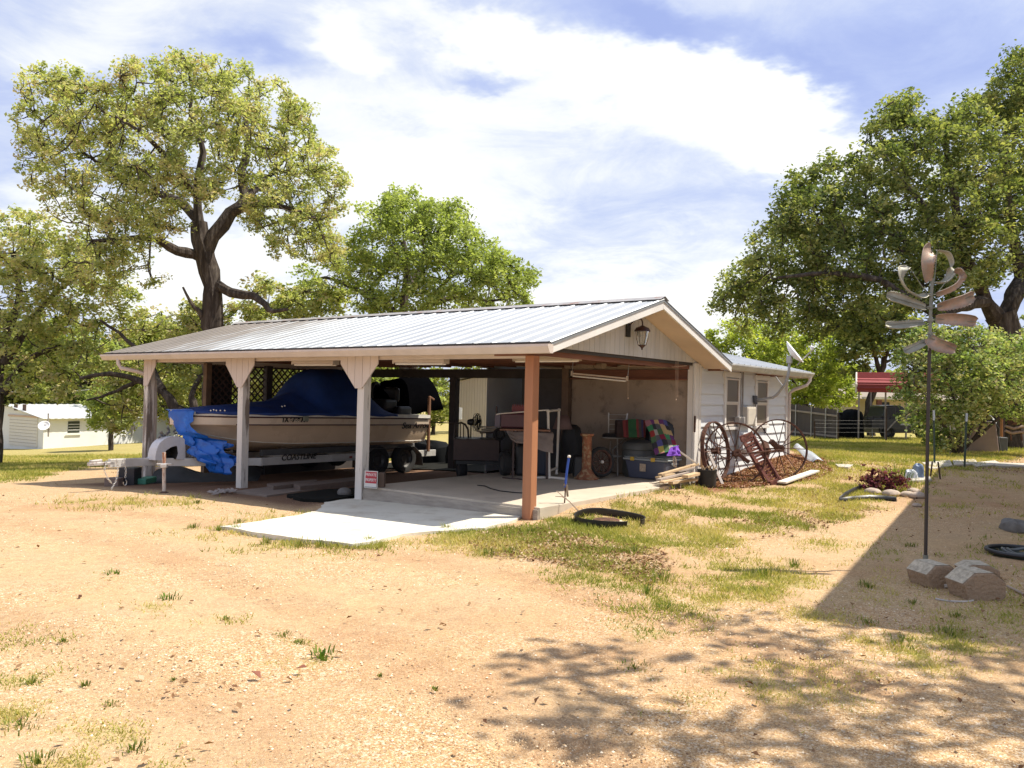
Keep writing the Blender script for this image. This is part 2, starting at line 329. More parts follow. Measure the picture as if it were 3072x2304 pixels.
# wheel ruts: gentle arcs through surveyed points of the drive
rut=np.zeros_like(GX)
track=np.zeros_like(GX)
for pl in (S((1290,1655),(1080,1540),(870,1432),(700,1340),(520,1262),(300,1185),(60,1135),(-200,1110)),S((1900,1480),(1560,1372),(1250,1285),(960,1225),(640,1160),(300,1110),(0,1085),(-300,1070)),S((560,1655),(430,1540),(250,1440),(60,1365),(-200,1300))):
    W_=np.array([G(*q)[:2] for q in pl]); near=(GY<16)&(GY>1.5)&(abs(GX)<14); X_,Y_=GX[near],GY[near]; dmin=np.full(len(X_),9.)
    for a_,b_ in zip(W_,W_[1:]):
        e=b_-a_; t_=np.clip(((X_-a_[0])*e[0]+(Y_-a_[1])*e[1])/(e@e),0,1); sd_=((X_-a_[0])*e[1]-(Y_-a_[1])*e[0])/np.hypot(*e); dd=np.hypot(X_-a_[0]-e[0]*t_,Y_-a_[1]-e[1]*t_)*np.sign(sd_+1e-9); dmin=np.where(abs(dd)<abs(dmin),dd,dmin)
    dmin=dmin+(fbm(X_,Y_,.8,2,91)-.5)*.10
    track[near]=np.maximum(track[near],np.exp(-(dmin/.30)**4))
    for o_ in (-.16,-.07,.03,.12,.22): rut[near]+=np.exp(-((dmin-o_)/.016)**2)*np.clip(fbm(X_,Y_,.7,3,95)*3-1.15,0,1)*1.2
mgr=mgr*(1-.85*track); mr=np.clip(mr+.45*track,0,1); mg=mg*(1-.9*track)
z0=base-.012*track+relief*np.clip(1-GY/60,0.2,1)-rut*.020*(GY<13)
ci=toUVarr(GX,GY)
z0=np.where((ci[0]>-.3)&(ci[0]<5.3)&(ci[1]>-.3)&(ci[1]<3.4),np.minimum(z0,.10),z0)
nx,ny=len(gx),len(gy); I=np.arange(nx*ny).reshape(ny,nx)
Fq=np.stack([I[:-1,:-1],I[:-1,1:],I[1:,1:],I[1:,:-1]],-1).reshape(-1,4)
def ground_mat():
    m=bpy.data.materials.new('ground'); m.use_nodes=True; t=m.node_tree; p=t.nodes['Principled BSDF']; p.inputs['Roughness'].default_value=.95
    if 'Specular IOR Level' in p.inputs: p.inputs['Specular IOR Level'].default_value=.15
    ge=N(t,'ShaderNodeNewGeometry'); pos=ge.outputs['Position']
    def at(n): a=N(t,'ShaderNodeAttribute'); a.attribute_name=n; return a.outputs['Fac']
    def noise(s,d=4,r=.6,o=0):
        mp=N(t,'ShaderNodeMapping'); mp.inputs['Location'].default_value=(o,o,0); L(t,pos,mp.inputs[0]); n=N(t,'ShaderNodeTexNoise'); n.inputs['Scale'].default_value=s; n.inputs['Detail'].default_value=d; n.inputs['Roughness'].default_value=r; L(t,mp.outputs[0],n.inputs[0]); return n.outputs[0]
    def mr(x,a,b,c=0.,d=1.): r=N(t,'ShaderNodeMapRange'); L(t,x,r.inputs[0]); [setattr(r.inputs[i+1],'default_value',q) for i,q in enumerate((a,b,c,d))]; return r.outputs[0]
    def mix(f,a,b,bl='MIX'):
        x=N(t,'ShaderNodeMix'); x.data_type='RGBA'; x.blend_type=bl
        if isinstance(f,(int,float)): x.inputs[0].default_value=f
        else: L(t,f,x.inputs[0])
        for i,q in ((6,a),(7,b)):
            if isinstance(q,tuple): x.inputs[i].default_value=lin(q)
            else: L(t,q,x.inputs[i])
        return x.outputs[2]
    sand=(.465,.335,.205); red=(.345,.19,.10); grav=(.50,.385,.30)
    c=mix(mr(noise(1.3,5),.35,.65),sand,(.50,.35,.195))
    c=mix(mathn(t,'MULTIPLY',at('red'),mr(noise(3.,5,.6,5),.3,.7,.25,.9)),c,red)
    # crushed-granite grains
    vo=N(t,'ShaderNodeTexVoronoi'); vo.inputs['Scale'].default_value=150; L(t,pos,vo.inputs[0])
    hs=N(t,'ShaderNodeSeparateColor'); L(t,vo.outputs['Color'],hs.inputs[0])
    ramp=N(t,'ShaderNodeValToRGB'); L(t,hs.outputs[0],ramp.inputs[0]); ramp.color_ramp.interpolation='CONSTANT'; e=ramp.color_ramp.elements
    e[0].color=(.22,.12,.055,1); e[1].position=.9; e[1].color=(.72,.60,.42,1)
    for q,cc in ((.15,(.42,.26,.125,1)),(.38,(.52,.33,.155,1)),(.62,(.57,.395,.22,1)),(.80,(.40,.245,.14,1))): k=ramp.color_ramp.elements.new(q); k.color=cc
    c=mix(mathn(t,'ADD',mathn(t,'MULTIPLY',at('gravel'),.55),.30),c,ramp.outputs[0])
    vo3=N(t,'ShaderNodeTexVoronoi'); vo3.inputs['Scale'].default_value=62; L(t,pos,vo3.inputs[0]); h3=N(t,'ShaderNodeSeparateColor'); L(t,vo3.outputs['Color'],h3.inputs[0])
    c=mix(mathn(t,'MULTIPLY',mr(h3.outputs[1],.86,.90),mathn(t,'ADD',mathn(t,'MULTIPLY',at('gravel'),.55),.05)),c,(.66,.56,.43))
    # dirt speckles
    c=mix(mr(noise(28,5,.78,9),.56,.72,0,.65),c,(.25,.14,.075))
    c=mix(at('rut'),c,(.30,.17,.09))
    vv=mathn(t,'MULTIPLY',mr(noise(42,6,.85,33),.35,.65,.72,1.2),mr(noise(7,5,.7,35),.3,.7,.86,1.1)); cv_=N(t,'ShaderNodeCombineColor'); [L(t,vv,cv_.inputs[i]) for i in range(3)]; c=mix(1.0,c,cv_.outputs[0],'MULTIPLY')
    gcol=mix(mr(noise(2.2,6,.65,3),.35,.65),(.33,.30,.08),(.50,.40,.16)); gcol=mix(mr(noise(14,5,.7,13),.4,.62),gcol,(.19,.20,.05))
    gf=mathn(t,'MULTIPLY',at('grass'),mr(noise(17,5,.7,7),.30,.55),clamp=True)
    gf=mathn(t,'MAXIMUM',gf,mathn(t,'MULTIPLY',at('grass'),mr(at('far'),0,1,.0,.85)))
    c=mix(at('under'),c,(.135,.072,.048))  # carport shade painted into the soil as a darker red-brown
    c=mix(gf,c,gcol)
    c=mix(mathn(t,'MULTIPLY',at('litter'),mr(noise(30,4,.7,17),.45,.58)),c,(.21,.12,.07))
    c=mix(mathn(t,'MULTIPLY',at('mulch'),mr(noise(24,4,.7,19),.3,.5)),c,(.20,.085,.05))
    L(t,c,p.inputs['Base Color'])
    b=N(t,'ShaderNodeBump'); b.inputs['Strength'].default_value=.55; b.inputs['Distance'].default_value=.012
    hh=mathn(t,'ADD',mathn(t,'MULTIPLY',vo.outputs['Distance'],-.6),mathn(t,'MULTIPLY',noise(45,5,.7,23),1.1)); hh=mathn(t,'ADD',hh,mathn(t,'MULTIPLY',noise(9,4,.6,29),1.2)); L(t,hh,b.inputs['Height']); L(t,b.outputs[0],p.inputs['Normal'])
    return m
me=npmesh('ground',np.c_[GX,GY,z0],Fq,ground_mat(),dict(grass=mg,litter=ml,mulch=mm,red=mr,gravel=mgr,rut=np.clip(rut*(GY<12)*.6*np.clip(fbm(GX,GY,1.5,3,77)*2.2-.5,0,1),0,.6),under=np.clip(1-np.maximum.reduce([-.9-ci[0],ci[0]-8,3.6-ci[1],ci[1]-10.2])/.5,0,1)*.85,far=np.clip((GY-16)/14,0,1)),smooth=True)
ground=bpy.data.objects.new('ground',me); COL.objects.link(ground); ground['kind']='structure'
from mathutils import bvhtree
def gsurf(x,y): return float(gz(x,y))
# ---- concrete
conc=M('concrete',(.50,.435,.345),.85,var=.16,scale=1.6,col2=(.37,.315,.25),th=.62,soft=.1,bump=.25,bscale=60,world=True)
conc2=M('pale_concrete',(.64,.61,.51),.85,var=.10,scale=1.2,col2=(.46,.41,.31),th=.60,soft=.2,bump=.2,bscale=50,world=True)
edgeM=M('cast_slab_edge',(.36,.315,.265),.9,var=.3,scale=3,bump=.5,bscale=30,stretch=(1,1,6),world=True)
mb=MB(); mb.bx(.0,5.16,-.16,3.22,-.2,.167); sl=part(None,'concrete_slab',mb,conc,frame='uv',bevel=.01); sl['kind']='structure'
mb=MB(); mb.bx(-.035,-.003,-.15,3.2,-.2,.135); q=part(None,'slab_edge_board',mb,edgeM,frame='uv'); q['kind']='structure'
ap=[G(*q) for q in S((700,1090),(783,1078),(900,1092),(1010,1104),(1125,1121),(1108,1131),(1045,1146),(960,1152),(870,1160),(800,1176),(765,1181),(700,1176),(605,1164),(520,1150),(478,1143),(560,1131),(640,1119),(690,1106))]
top=[]; 
mb=MB(); cz=[(q[0],q[1],q[2]+.035) for q in ap]; ctr=np.mean(np.array(cz),0)
# rough poured edge: subdivide and jitter
ed=[]
for i in range(len(cz)):
    a=np.array(cz[i]);b=np.array(cz[(i+1)%len(cz)]); k=max(2,int(np.linalg.norm(b-a)/.12))
    for j in range(k): 
        q=a+(b-a)*j/k; jit=(_rng.random(3)-.5)*[.05,.05,0]; ed.append(q+jit)
n=len(ed); rings=[[tuple(ctr+(q-ctr)*s+np.array([0,0,(fbm(q[0]*s,q[1]*s,2,2,3)-.5)*.012*(s<1)])) for q in ed] for s in (1,.92,.75,.5,.25)]
vs=[(q[0],q[1],q[2]-.09) for q in rings[0]]+[p_ for r in rings for p_ in r]+[tuple(ctr)]
fs=[(k*n+i,k*n+(i+1)%n,(k+1)*n+(i+1)%n,(k+1)*n+i) for k in range(5) for i in range(n)]+[(5*n+i,5*n+(i+1)%n,6*n) for i in range(n)]
mb.add(vs,fs); q=part(None,'concrete_apron',mb,conc2,smooth=True); q['kind']='structure'
# ---- scatter
rg=np.random.default_rng(5)
def cand(n,y0,y1,spread=.78,pw=1.0):
    Y=y0*(y1/y0)**rg.random(n) if pw==1 else y0+(y1-y0)*rg.random(n)**pw
    X=(rg.random(n)*2-1)*spread*Y; return X,Y
def inslab(x,y):
    a,b=toUVarr(x,y); s=(a>-.05)&(a<5.5)&(b>-.2)&(b<9.8)
    X,Y=proj(np.stack([x,y,gz(x,y)],-1)); ap_=sdpoly(X,Y,S((700,1090),(783,1078),(1125,1121),(1108,1131),(1045,1146),(870,1160),(765,1181),(605,1164),(478,1143),(640,1119)))>4
    w_=(a>5.3)&(a<10.6)&(b>-.05)&(b<6)
    return s|ap_|w_
def leafmat(name,cols,trans=.35,rough=.6,gloss=.25):
    m=bpy.data.materials.new(name); m.use_nodes=True; t=m.node_tree; t.nodes.clear(); out=N(t,'ShaderNodeOutputMaterial')
    a=N(t,'ShaderNodeAttribute'); a.attribute_name='lv'; r=N(t,'ShaderNodeValToRGB'); L(t,a.outputs['Fac'],r.inputs[0])
    e=r.color_ramp.elements; e[0].position=0; e[0].color=lin(cols[0]); e[1].position=1; e[1].color=lin(cols[-1])
    for i,c in enumerate(cols[1:-1]): k=r.color_ramp.elements.new((i+1)/(len(cols)-1)); k.color=lin(c)
    d=N(t,'ShaderNodeBsdfDiffuse'); L(t,r.outputs[0],d.inputs[0]); tr_=N(t,'ShaderNodeBsdfTranslucent'); 
    mm_=N(t,'ShaderNodeMix'); mm_.data_type='RGBA'; mm_.blend_type='MULTIPLY'; mm_.inputs[0].default_value=1; L(t,r.outputs[0],mm_.inputs[6]); mm_.inputs[7].default_value=(1.35,1.45,.6,1); L(t,mm_.outputs[2],tr_.inputs[0])
    mx=N(t,'ShaderNodeMixShader'); mx.inputs[0].default_value=trans; L(t,d.outputs[0],mx.inputs[1]); L(t,tr_.outputs[0],mx.inputs[2])
    L(t,mx.outputs[0],out.inputs[0]); return m
def stuff(name,me): o=bpy.data.objects.new(name,me); COL.objects.link(o); o['kind']='stuff'; return o
def make_grass():
    X,Y=cand(150000,3.2,40); Z=gz(X,Y); g=masks(X,Y,Z)[0]; keep=(rg.random(len(X))<np.clip(g*1.15,0,1)**1.5)&~inslab(X,Y)
    X,Y,Z=X[keep],Y[keep],Z[keep]; g=g[keep]
    nb=11; n=len(X); tv0=np.clip((fbm(X,Y,.8,3,51)-.5)*2.6+.55+rg.normal(0,.18,n),0,1); X=np.repeat(X,nb);Y=np.repeat(Y,nb);Z=np.repeat(Z,nb); tv=np.repeat(tv0,nb); ts=np.repeat(.6+.8*rg.random(n),nb); N_=len(X)
    dist=np.maximum(Y,3); sp=.035+.0035*dist; X=X+rg.normal(0,1,N_)*sp;Y=Y+rg.normal(0,1,N_)*sp
    h=(.018+.036*rg.random(N_))*ts*(1+dist*.03)*np.clip(.1+Y/12,.35,1); w_=.0028+.0011*dist*.35; an=rg.random(N_)*2*PI; ln=h*(.3+.8*rg.random(N_)); la=rg.random(N_)*2*PI
    c,s=np.cos(an)*w_,np.sin(an)*w_; Z=Z-.004+(fbm(X,Y,1.2,2,41)-.5)*.03
    V_=np.empty((N_*3,3)); V_[0::3]=np.c_[X-c,Y-s,Z];V_[1::3]=np.c_[X+c,Y+s,Z];V_[2::3]=np.c_[X+np.cos(la)*ln,Y+np.sin(la)*ln,Z+h]
    F_=np.arange(N_*3).reshape(-1,3); lv=np.repeat(np.clip(tv*.6+rg.random(N_)*.4,0,1),3)
    stuff('grass',npmesh('grass',V_,F_,leafmat('grass_blades',[(.15,.18,.04),(.28,.29,.075),(.45,.40,.14),(.60,.47,.24)],.3,gloss=.1),dict(lv=lv)))
make_grass()
def quads(X,Y,Z,L_,W_,tilt,fold,rg):
    """curled leaf quads (two halves folded on the midrib)"""
    n=len(X); a=rg.random(n)*2*PI; t=rg.normal(0,tilt,n); r=rg.normal(0,tilt,n)
    fx=np.c_[np.cos(a)*np.cos(t),np.sin(a)*np.cos(t),np.sin(t)]; sx=np.c_[-np.sin(a)*np.cos(r),np.cos(a)*np.cos(r),np.sin(r)]; up=np.cross(fx,sx)
    C=np.c_[X,Y,Z]; L_=np.broadcast_to(L_,(n,))[:,None];W_=np.broadcast_to(W_,(n,))[:,None]; k=(fold*(rg.random(n)*1.2))[:,None]*W_
    V_=np.empty((n,4,3)); V_[:,0]=C-fx*L_/2; V_[:,1]=C+sx*W_/2+up*k; V_[:,2]=C+fx*L_/2; V_[:,3]=C-sx*W_/2+up*k
    F_=np.empty((n,2,3),int); b=np.arange(n)*4; F_[:,0]=np.c_[b,b+1,b+2]; F_[:,1]=np.c_[b,b+2,b+3]
    return V_.reshape(-1,3),F_.reshape(-1,3)
def make_litter():
    X,Y=cand(140000,3.0,26); Z=gz(X,Y); g,l,mu,*_=masks(X,Y,Z); sh=_[2]
    pr=np.clip(l*1.6+.0035+sh*.012+(_[3]>.4)*.03,0,1); keep=(rg.random(len(X))<pr)&~inslab(X,Y); X,Y,Z=X[keep],Y[keep],Z[keep]; n=len(X)
    sz=.028+.03*rg.random(n); V_,F_=quads(X,Y,Z+.012+.012*rg.random(n),sz,sz*.6,.35,.35,rg); lv=np.repeat(rg.random(n),4)
    stuff('fallen_leaves',npmesh('fallen_leaves',V_,F_,leafmat('dry_leaf',[(.09,.045,.03),(.20,.11,.06),(.34,.22,.12),(.50,.39,.27)],.1,gloss=.1),dict(lv=lv)))
    # mulch bed: thick layer of leaves round the iron wheels
    n=16000; a=4.9+5.8*rg.random(n); b=-.05-1.55*rg.random(n)**1.1*np.clip(1.15-abs(a-8)/4.0,.2,1); P_=O[None]+a[:,None]*u+b[:,None]*v; X,Y=P_[:,0],P_[:,1]; Z=gz(X,Y)
    Z=Z+.02*rg.random(n)+.02*np.clip(1+b/1.2,0,1); sz=.035+.04*rg.random(n); V_,F_=quads(X,Y,Z+.015,sz,sz*.5,.5,.4,rg)
    stuff('leaf_mulch',npmesh('leaf_mulch',V_,F_,leafmat('mulch_leaf',[(.13,.055,.035),(.26,.115,.07),(.42,.23,.14),(.60,.43,.30)],.1,gloss=.15),dict(lv=np.repeat(rg.random(n),4))))
make_litter()
def make_pebbles():
    X,Y=cand(80000,3.0,14); Z=gz(X,Y); g,l,mu,r,gr,*_=masks(X,Y,Z); keep=(rg.random(len(X))<.25+.75*gr)&(g<.6)&~inslab(X,Y); X,Y,Z=X[keep],Y[keep],Z[keep]; n=len(X)
    s=(.0022+.0055*rg.random(n)**5)*(1+Y*.04); 
    oc=np.array([(1,0,0),(0,1,0),(-1,0,0),(0,-1,0),(0,0,.8),(0,0,-.5)]); fc=np.array([(0,1,4),(1,2,4),(2,3,4),(3,0,4)])
    a=rg.random(n)*2*PI; ca,sa=np.cos(a),np.sin(a); sc=(.7+.6*rg.random((n,6,1)))*s[:,None,None]
    V0=oc[None]*sc; V_=np.empty((n,6,3)); V_[...,0]=V0[...,0]*ca[:,None]-V0[...,1]*sa[:,None]+X[:,None]; V_[...,1]=V0[...,0]*sa[:,None]+V0[...,1]*ca[:,None]+Y[:,None]; V_[...,2]=V0[...,2]+(Z+(fbm(X,Y,1.2,4,41)-.5)*.05+(fbm(X,Y,9,3,43)-.5)*.018*(1))[:,None]
    F_=(fc[None]+(np.arange(n)*6)[:,None,None]).reshape(-1,3)
    stuff('gravel',npmesh('gravel',V_.reshape(-1,3),F_,leafmat('granite_chip',[(.18,.10,.06),(.40,.26,.14),(.52,.36,.21),(.60,.46,.30),(.76,.68,.54)],0,gloss=.1),dict(lv=np.repeat(rg.random(n),6))))
make_pebbles()
# ================================================================ TREES
bark=M('oak_bark',(.055,.044,.038),.95,var=.5,scale=5,col2=(.13,.11,.095),th=.58,soft=.2,bump=1.,bdist=.06,bscale=9,stretch=(1,1,.16),spec=.15,world=True)
bark_dark=M('dark_bark',(.06,.048,.04),.95,var=.5,scale=5,col2=(.12,.10,.085),th=.58,soft=.2,bump=1.,bscale=14,stretch=(1,1,.25),spec=.15,world=True)
OAK=leafmat('oak_leaves',[(0.141, 0.178, 0.069), (0.269, 0.308, 0.126), (0.396, 0.426, 0.187), (0.477, 0.484, 0.246), (0.533, 0.462, 0.295), (0.393, 0.289, 0.189)],.42)
OAK2=leafmat('green_oak_leaves',[(0.143, 0.184, 0.061), (0.265, 0.317, 0.108), (0.386, 0.438, 0.161), (0.508, 0.542, 0.248)],.42)
LIVE=leafmat('live_oak_leaves',[(0.062, 0.093, 0.041), (0.128, 0.165, 0.065), (0.211, 0.243, 0.095), (0.332, 0.353, 0.143), (0.508, 0.466, 0.235)],.36,gloss=.35)
LIME=leafmat('lime_leaves',[(0.135, 0.192, 0.05), (0.258, 0.315, 0.078), (0.37, 0.408, 0.11), (0.471, 0.471, 0.16)],.48)
SHRUB=leafmat('shrub_leaves',[(0.064, 0.101, 0.033), (0.163, 0.223, 0.076), (0.325, 0.401, 0.161), (0.415, 0.368, 0.208), (0.614, 0.712, 0.435)],.36,gloss=.4)
WOODS=leafmat('woodland_leaves',[(0.084, 0.118, 0.038), (0.167, 0.201, 0.07), (0.273, 0.296, 0.102), (0.392, 0.38, 0.152)],.4)
class Tree:
    def __init__(s,seed): s.rg=np.random.default_rng(seed); s.mb=MB(); s.nodes=[]; s.nr=[]
    def limb(s,pts,r0,r1,n=9,wob=.0,knots=.08):
        P_=[np.array(p,float) for p in pts]; out=[]
        # Catmull-Rom
        Q=[2*P_[0]-P_[1]]+P_+[2*P_[-1]-P_[-2]]
        for i in range(1,len(Q)-2):
            l=np.linalg.norm(Q[i+1]-Q[i]); k=max(2,int(l/.35))
            for j in range(k):
                t=j/k; a,b,c,d=Q[i-1],Q[i],Q[i+1],Q[i+2]
                out.append(.5*((2*b)+(-a+c)*t+(2*a-5*b+4*c-d)*t*t+(-a+3*b-3*c+d)*t**3))
        out.append(P_[-1]); out=np.array(out); m=len(out)
        if wob: out[1:-1]+=s.rg.normal(0,wob,(m-2,3))
        rr=np.linspace(r0,r1,m)*(1+s.rg.normal(0,knots,m))
        s.mb.tube([tuple(q) for q in out],list(rr),n); s.nodes+=list(out); s.nr+=list(rr); return out
    def grow(s,centers,r=.035,droop=.12,keepnear=0):
        N_=np.array(s.nodes); 
        d0=np.array([np.min(((N_-c)**2).sum(1)) for c in centers]); order=np.argsort(d0); cap=len(N_)+len(centers)*5; A=np.empty((cap,3)); A[:len(N_)]=N_; k=len(N_); age=np.zeros(cap)
        for i in order:
            c=centers[i]; dd=np.sqrt(((A[:k]-c)**2).sum(1)); j=np.argmin(dd+age[:k]*.25); p=A[j]; l=dd[j]
            if l<.15: continue
            m=max(2,min(5,int(l/.35)+1)); side=s.rg.normal(0,1,3)*l*.10
            pts=[p+(c-p)*t+side*math.sin(PI*t)+np.array([0,0,-droop*l*math.sin(PI*t)]) for t in np.linspace(0,1,m+1)]
            rb=min(.012+r*l**.8*.6,.11)
            s.mb.tube([tuple(q) for q in pts],list(np.linspace(rb,.007,m+1)),4,cap=False)
            for q in pts[1:]: A[k]=q; age[k]=age[j]+1; k+=1
    def leaves(s,centers,per,cr,size,flat=.75,cv=None,up=.55):
        n=len(centers)*per; C=np.repeat(centers,per,0); csz=np.repeat(.65+.7*s.rg.random(len(centers)),per)
        off=s.rg.normal(0,1,(n,3)); off/=np.linalg.norm(off,axis=1)[:,None]; off*=(s.rg.random(n)**.5)[:,None]*cr*csz[:,None]; off[:,2]*=flat
        P_=C+off; nn=s.rg.normal(0,1,(n,3)); nn[:,2]=np.abs(nn[:,2])+up; nn/=np.linalg.norm(nn,axis=1)[:,None]
        a=np.cross(nn,s.rg.normal(0,1,(n,3))); a/=np.linalg.norm(a,axis=1)[:,None]; b=np.cross(nn,a); sz=(size*(.6+.8*s.rg.random(n)))[:,None]
        V_=np.empty((n,4,3)); V_[:,0]=P_-a*sz*.5; V_[:,1]=P_+b*sz*.30+nn*sz*.1; V_[:,2]=P_+a*sz*.5; V_[:,3]=P_-b*sz*.30+nn*sz*.1
        F_=np.arange(n*4).reshape(-1,4); cl=np.repeat(s.rg.random(len(centers)) if cv is None else cv,per); lv=np.clip(cl*.6+s.rg.random(n)*.4,0,1)
        return V_.reshape(-1,3),F_,np.repeat(lv,4)
def crown_centers(rg,blobs,n,shell=.45,minz=None):
    w_=np.array([b[1]**2 for b in blobs]); w_/=w_.sum(); idx=rg.choice(len(blobs),n,p=w_); d=rg.normal(0,1,(n,3)); d/=np.linalg.norm(d,axis=1)[:,None]
    rad=(shell+(1-shell)*rg.random(n))**(.7); C=np.array([blobs[i][0] for i in idx]); r=np.array([blobs[i][1] for i in idx])
    out=C+d*(r*rad)[:,None]
    if minz is not None: out[:,2]=np.maximum(out[:,2],minz)
    return out
def pblobs(spec,Y,depth=.75,seed=0,disp=True):
    """crown masses: (x, y, radius) seen in the photo, laid out through the crown's real depth"""
    rg_=np.random.default_rng(seed); k=1.3888 if disp else 1.; out=[]; xs=np.array([q[0] for q in spec])*k; ys=np.array([q[1] for q in spec])*k
    cx,cy=xs.mean(),ys.mean(); Rm=max(np.percentile(np.hypot(xs-cx,ys-cy),90),60)
    for x,y,r in spec:
        x*=k;y*=k;r*=k; q=math.hypot(x-cx,y-cy)/Rm; half=math.sqrt(max(0,1-min(q,.97)**2))*Rm/F*Y*depth
        for sgn in ((-1,1) if half>r/F*Y*.7 else (0,)):
            yy=Y+sgn*half*(.7+.3*rg_.random()) if sgn else Y+(rg_.random()-.5)*half
            out.append((D(x,y,yy),r/F*yy))
    return out
def make_tree(name,label,base,limbs,blobs,n,per,cr,size,leafm,barkm=bark,seed=1,group=None,kind_cat='tree',shell=.45,up=.55,twig=.035,extra=None):
    T=Tree(seed)
    for pts,r0,r1 in limbs: T.limb(pts,r0,r1,wob=.02)
    C=crown_centers(T.rg,blobs,n,shell)
    if extra is not None: C=np.r_[C,extra]
    T.grow(C,twig); V_,F_,lv=T.leaves(C,per,cr,size,up=up)
    o=thing(name,label,kind_cat,base,0,group)
    tb=T.mb; part(o,'trunk',tb,barkm,smooth=True)
    me=npmesh('crown',V_-np.array(base)[None],F_,leafm,dict(lv=lv)); c=bpy.data.objects.new('crown',me); COL.objects.link(c); c.parent=o
    return o
def Sd(x,y,Y): return D(x*1.3888,y*1.3888,Y)
# --- the big post oak behind the carport
Y=26.
b=Sd(462,900,Y); b[2]=gz(b[0],b[1])
limbs=[([b+[0,0,-.3],Sd(462,705,Y),Sd(458,620,Y),Sd(445,560,Y),Sd(437,520,Y),Sd(430,480,Y)],.40,.27),
 ([Sd(440,560,Y),Sd(462,510,Y),Sd(500,462,Y+.2),Sd(530,430,Y+.4),Sd(520,370,Y+.6),Sd(540,300,Y+.6),Sd(520,230,Y+.8)],.25,.06),
 ([Sd(500,462,Y+.2),Sd(560,440,Y-.6),Sd(620,450,Y-1.2),Sd(680,470,Y-1.8)],.14,.04),
 ([Sd(437,555,Y),Sd(400,545,Y-.3),Sd(365,535,Y-.6),Sd(340,515,Y-1),Sd(270,515,Y-1.6),Sd(200,520,Y-2)],.20,.05),
 ([Sd(430,480,Y),Sd(395,440,Y+.4),Sd(350,420,Y+1),Sd(280,400,Y+1.6),Sd(180,330,Y+2)],.16,.04),
 ([Sd(430,480,Y),Sd(425,400,Y),Sd(440,330,Y),Sd(415,260,Y),Sd(417,180,Y)],.16,.04),
 ([Sd(425,420,Y),Sd(360,340,Y-1.5),Sd(300,280,Y-2.4),Sd(220,240,Y-3)],.12,.03),
 ([Sd(530,430,Y+.4),Sd(600,360,Y+2),Sd(650,300,Y+3)],.12,.03),
 ([Sd(470,615,Y),Sd(500,632,Y-.4),Sd(545,640,Y-.8),Sd(570,658,Y-1),Sd(590,672,Y-1),Sd(620,668,Y-1.2)],.17,.05),
 ([Sd(445,700,Y),Sd(430,672,Y-.2),Sd(412,650,Y-.4),Sd(395,620,Y-.5)],.10,.03)]
sp=[(105,200,62),(55,262,34),(75,330,40),(80,385,34),(150,180,40),(190,240,78),(250,230,60),(320,200,75),(400,170,58),(408,130,26),(450,160,40),(520,200,64),(590,225,60),(640,255,42),(640,330,66),(690,345,42),(715,400,38),(725,440,30),(560,340,85),(430,330,90),(310,320,95),(190,330,80),(230,420,80),(330,430,70),(150,430,55),(590,440,62),(680,470,52),(460,400,45),(520,270,70),(200,500,50),(280,480,60),(620,520,48),(690,530,48),(550,480,28),(360,390,60),(300,520,50),(230,560,45),(160,560,45),(360,470,45),(430,420,40),(560,420,45),(640,430,50),(700,500,40),(480,250,60),(380,250,70),(120,300,60),(250,560,45),(330,600,28),(720,560,34)]
make_tree('oak_tree','tall spreading post oak with thick bare trunk behind the left end of the carport roof','tree' and b,limbs,pblobs(sp,Y,.62,1),1950,42,.27,.108,OAK,seed=3,shell=.5)
# --- rounder green oak right of it
Y=31.
b=Sd(880,900,Y); b[2]=gz(b[0],b[1])
limbs=[([b+[0,0,-.3],Sd(872,720,Y),Sd(873,650,Y),Sd(880,590,Y),Sd(870,520,Y)],.30,.12),
 ([b+[0,0,.2],Sd(900,700,Y),Sd(925,660,Y-.5),Sd(945,630,Y-1),Sd(990,590,Y-1.5),Sd(1060,600,Y-2)],.24,.05),
 ([Sd(875,700,Y),Sd(820,650,Y+.5),Sd(760,620,Y+1),Sd(700,600,Y+1.5),Sd(640,620,Y+1.5)],.17,.04),
 ([Sd(925,660,Y-.5),Sd(990,640,Y),Sd(1060,650,Y+1),Sd(1120,640,Y+1)],.12,.03),([Sd(873,640,Y),Sd(930,540,Y+2),Sd(980,480,Y+2)],.12,.03)]
sp=[(845,440,34),(880,455,50),(810,480,45),(940,480,50),(985,460,30),(900,520,75),(820,540,60),(990,530,60),(1030,560,60),(1080,590,50),(1120,600,34),(1145,595,22),(960,590,70),(1040,630,50),(1110,640,36),(870,600,60),(780,590,50),(800,650,34),(740,620,34),(900,640,40),(980,650,40),(1060,665,24),(720,560,30),(700,650,34),(660,600,30),(780,540,34),(840,670,34),(930,680,30),(1130,670,20)]
make_tree('oak_tree','rounded bright green oak standing behind the middle of the carport roof ridge',b,limbs,pblobs(sp,Y,.75,2),1050,36,.34,.14,OAK2,seed=5)
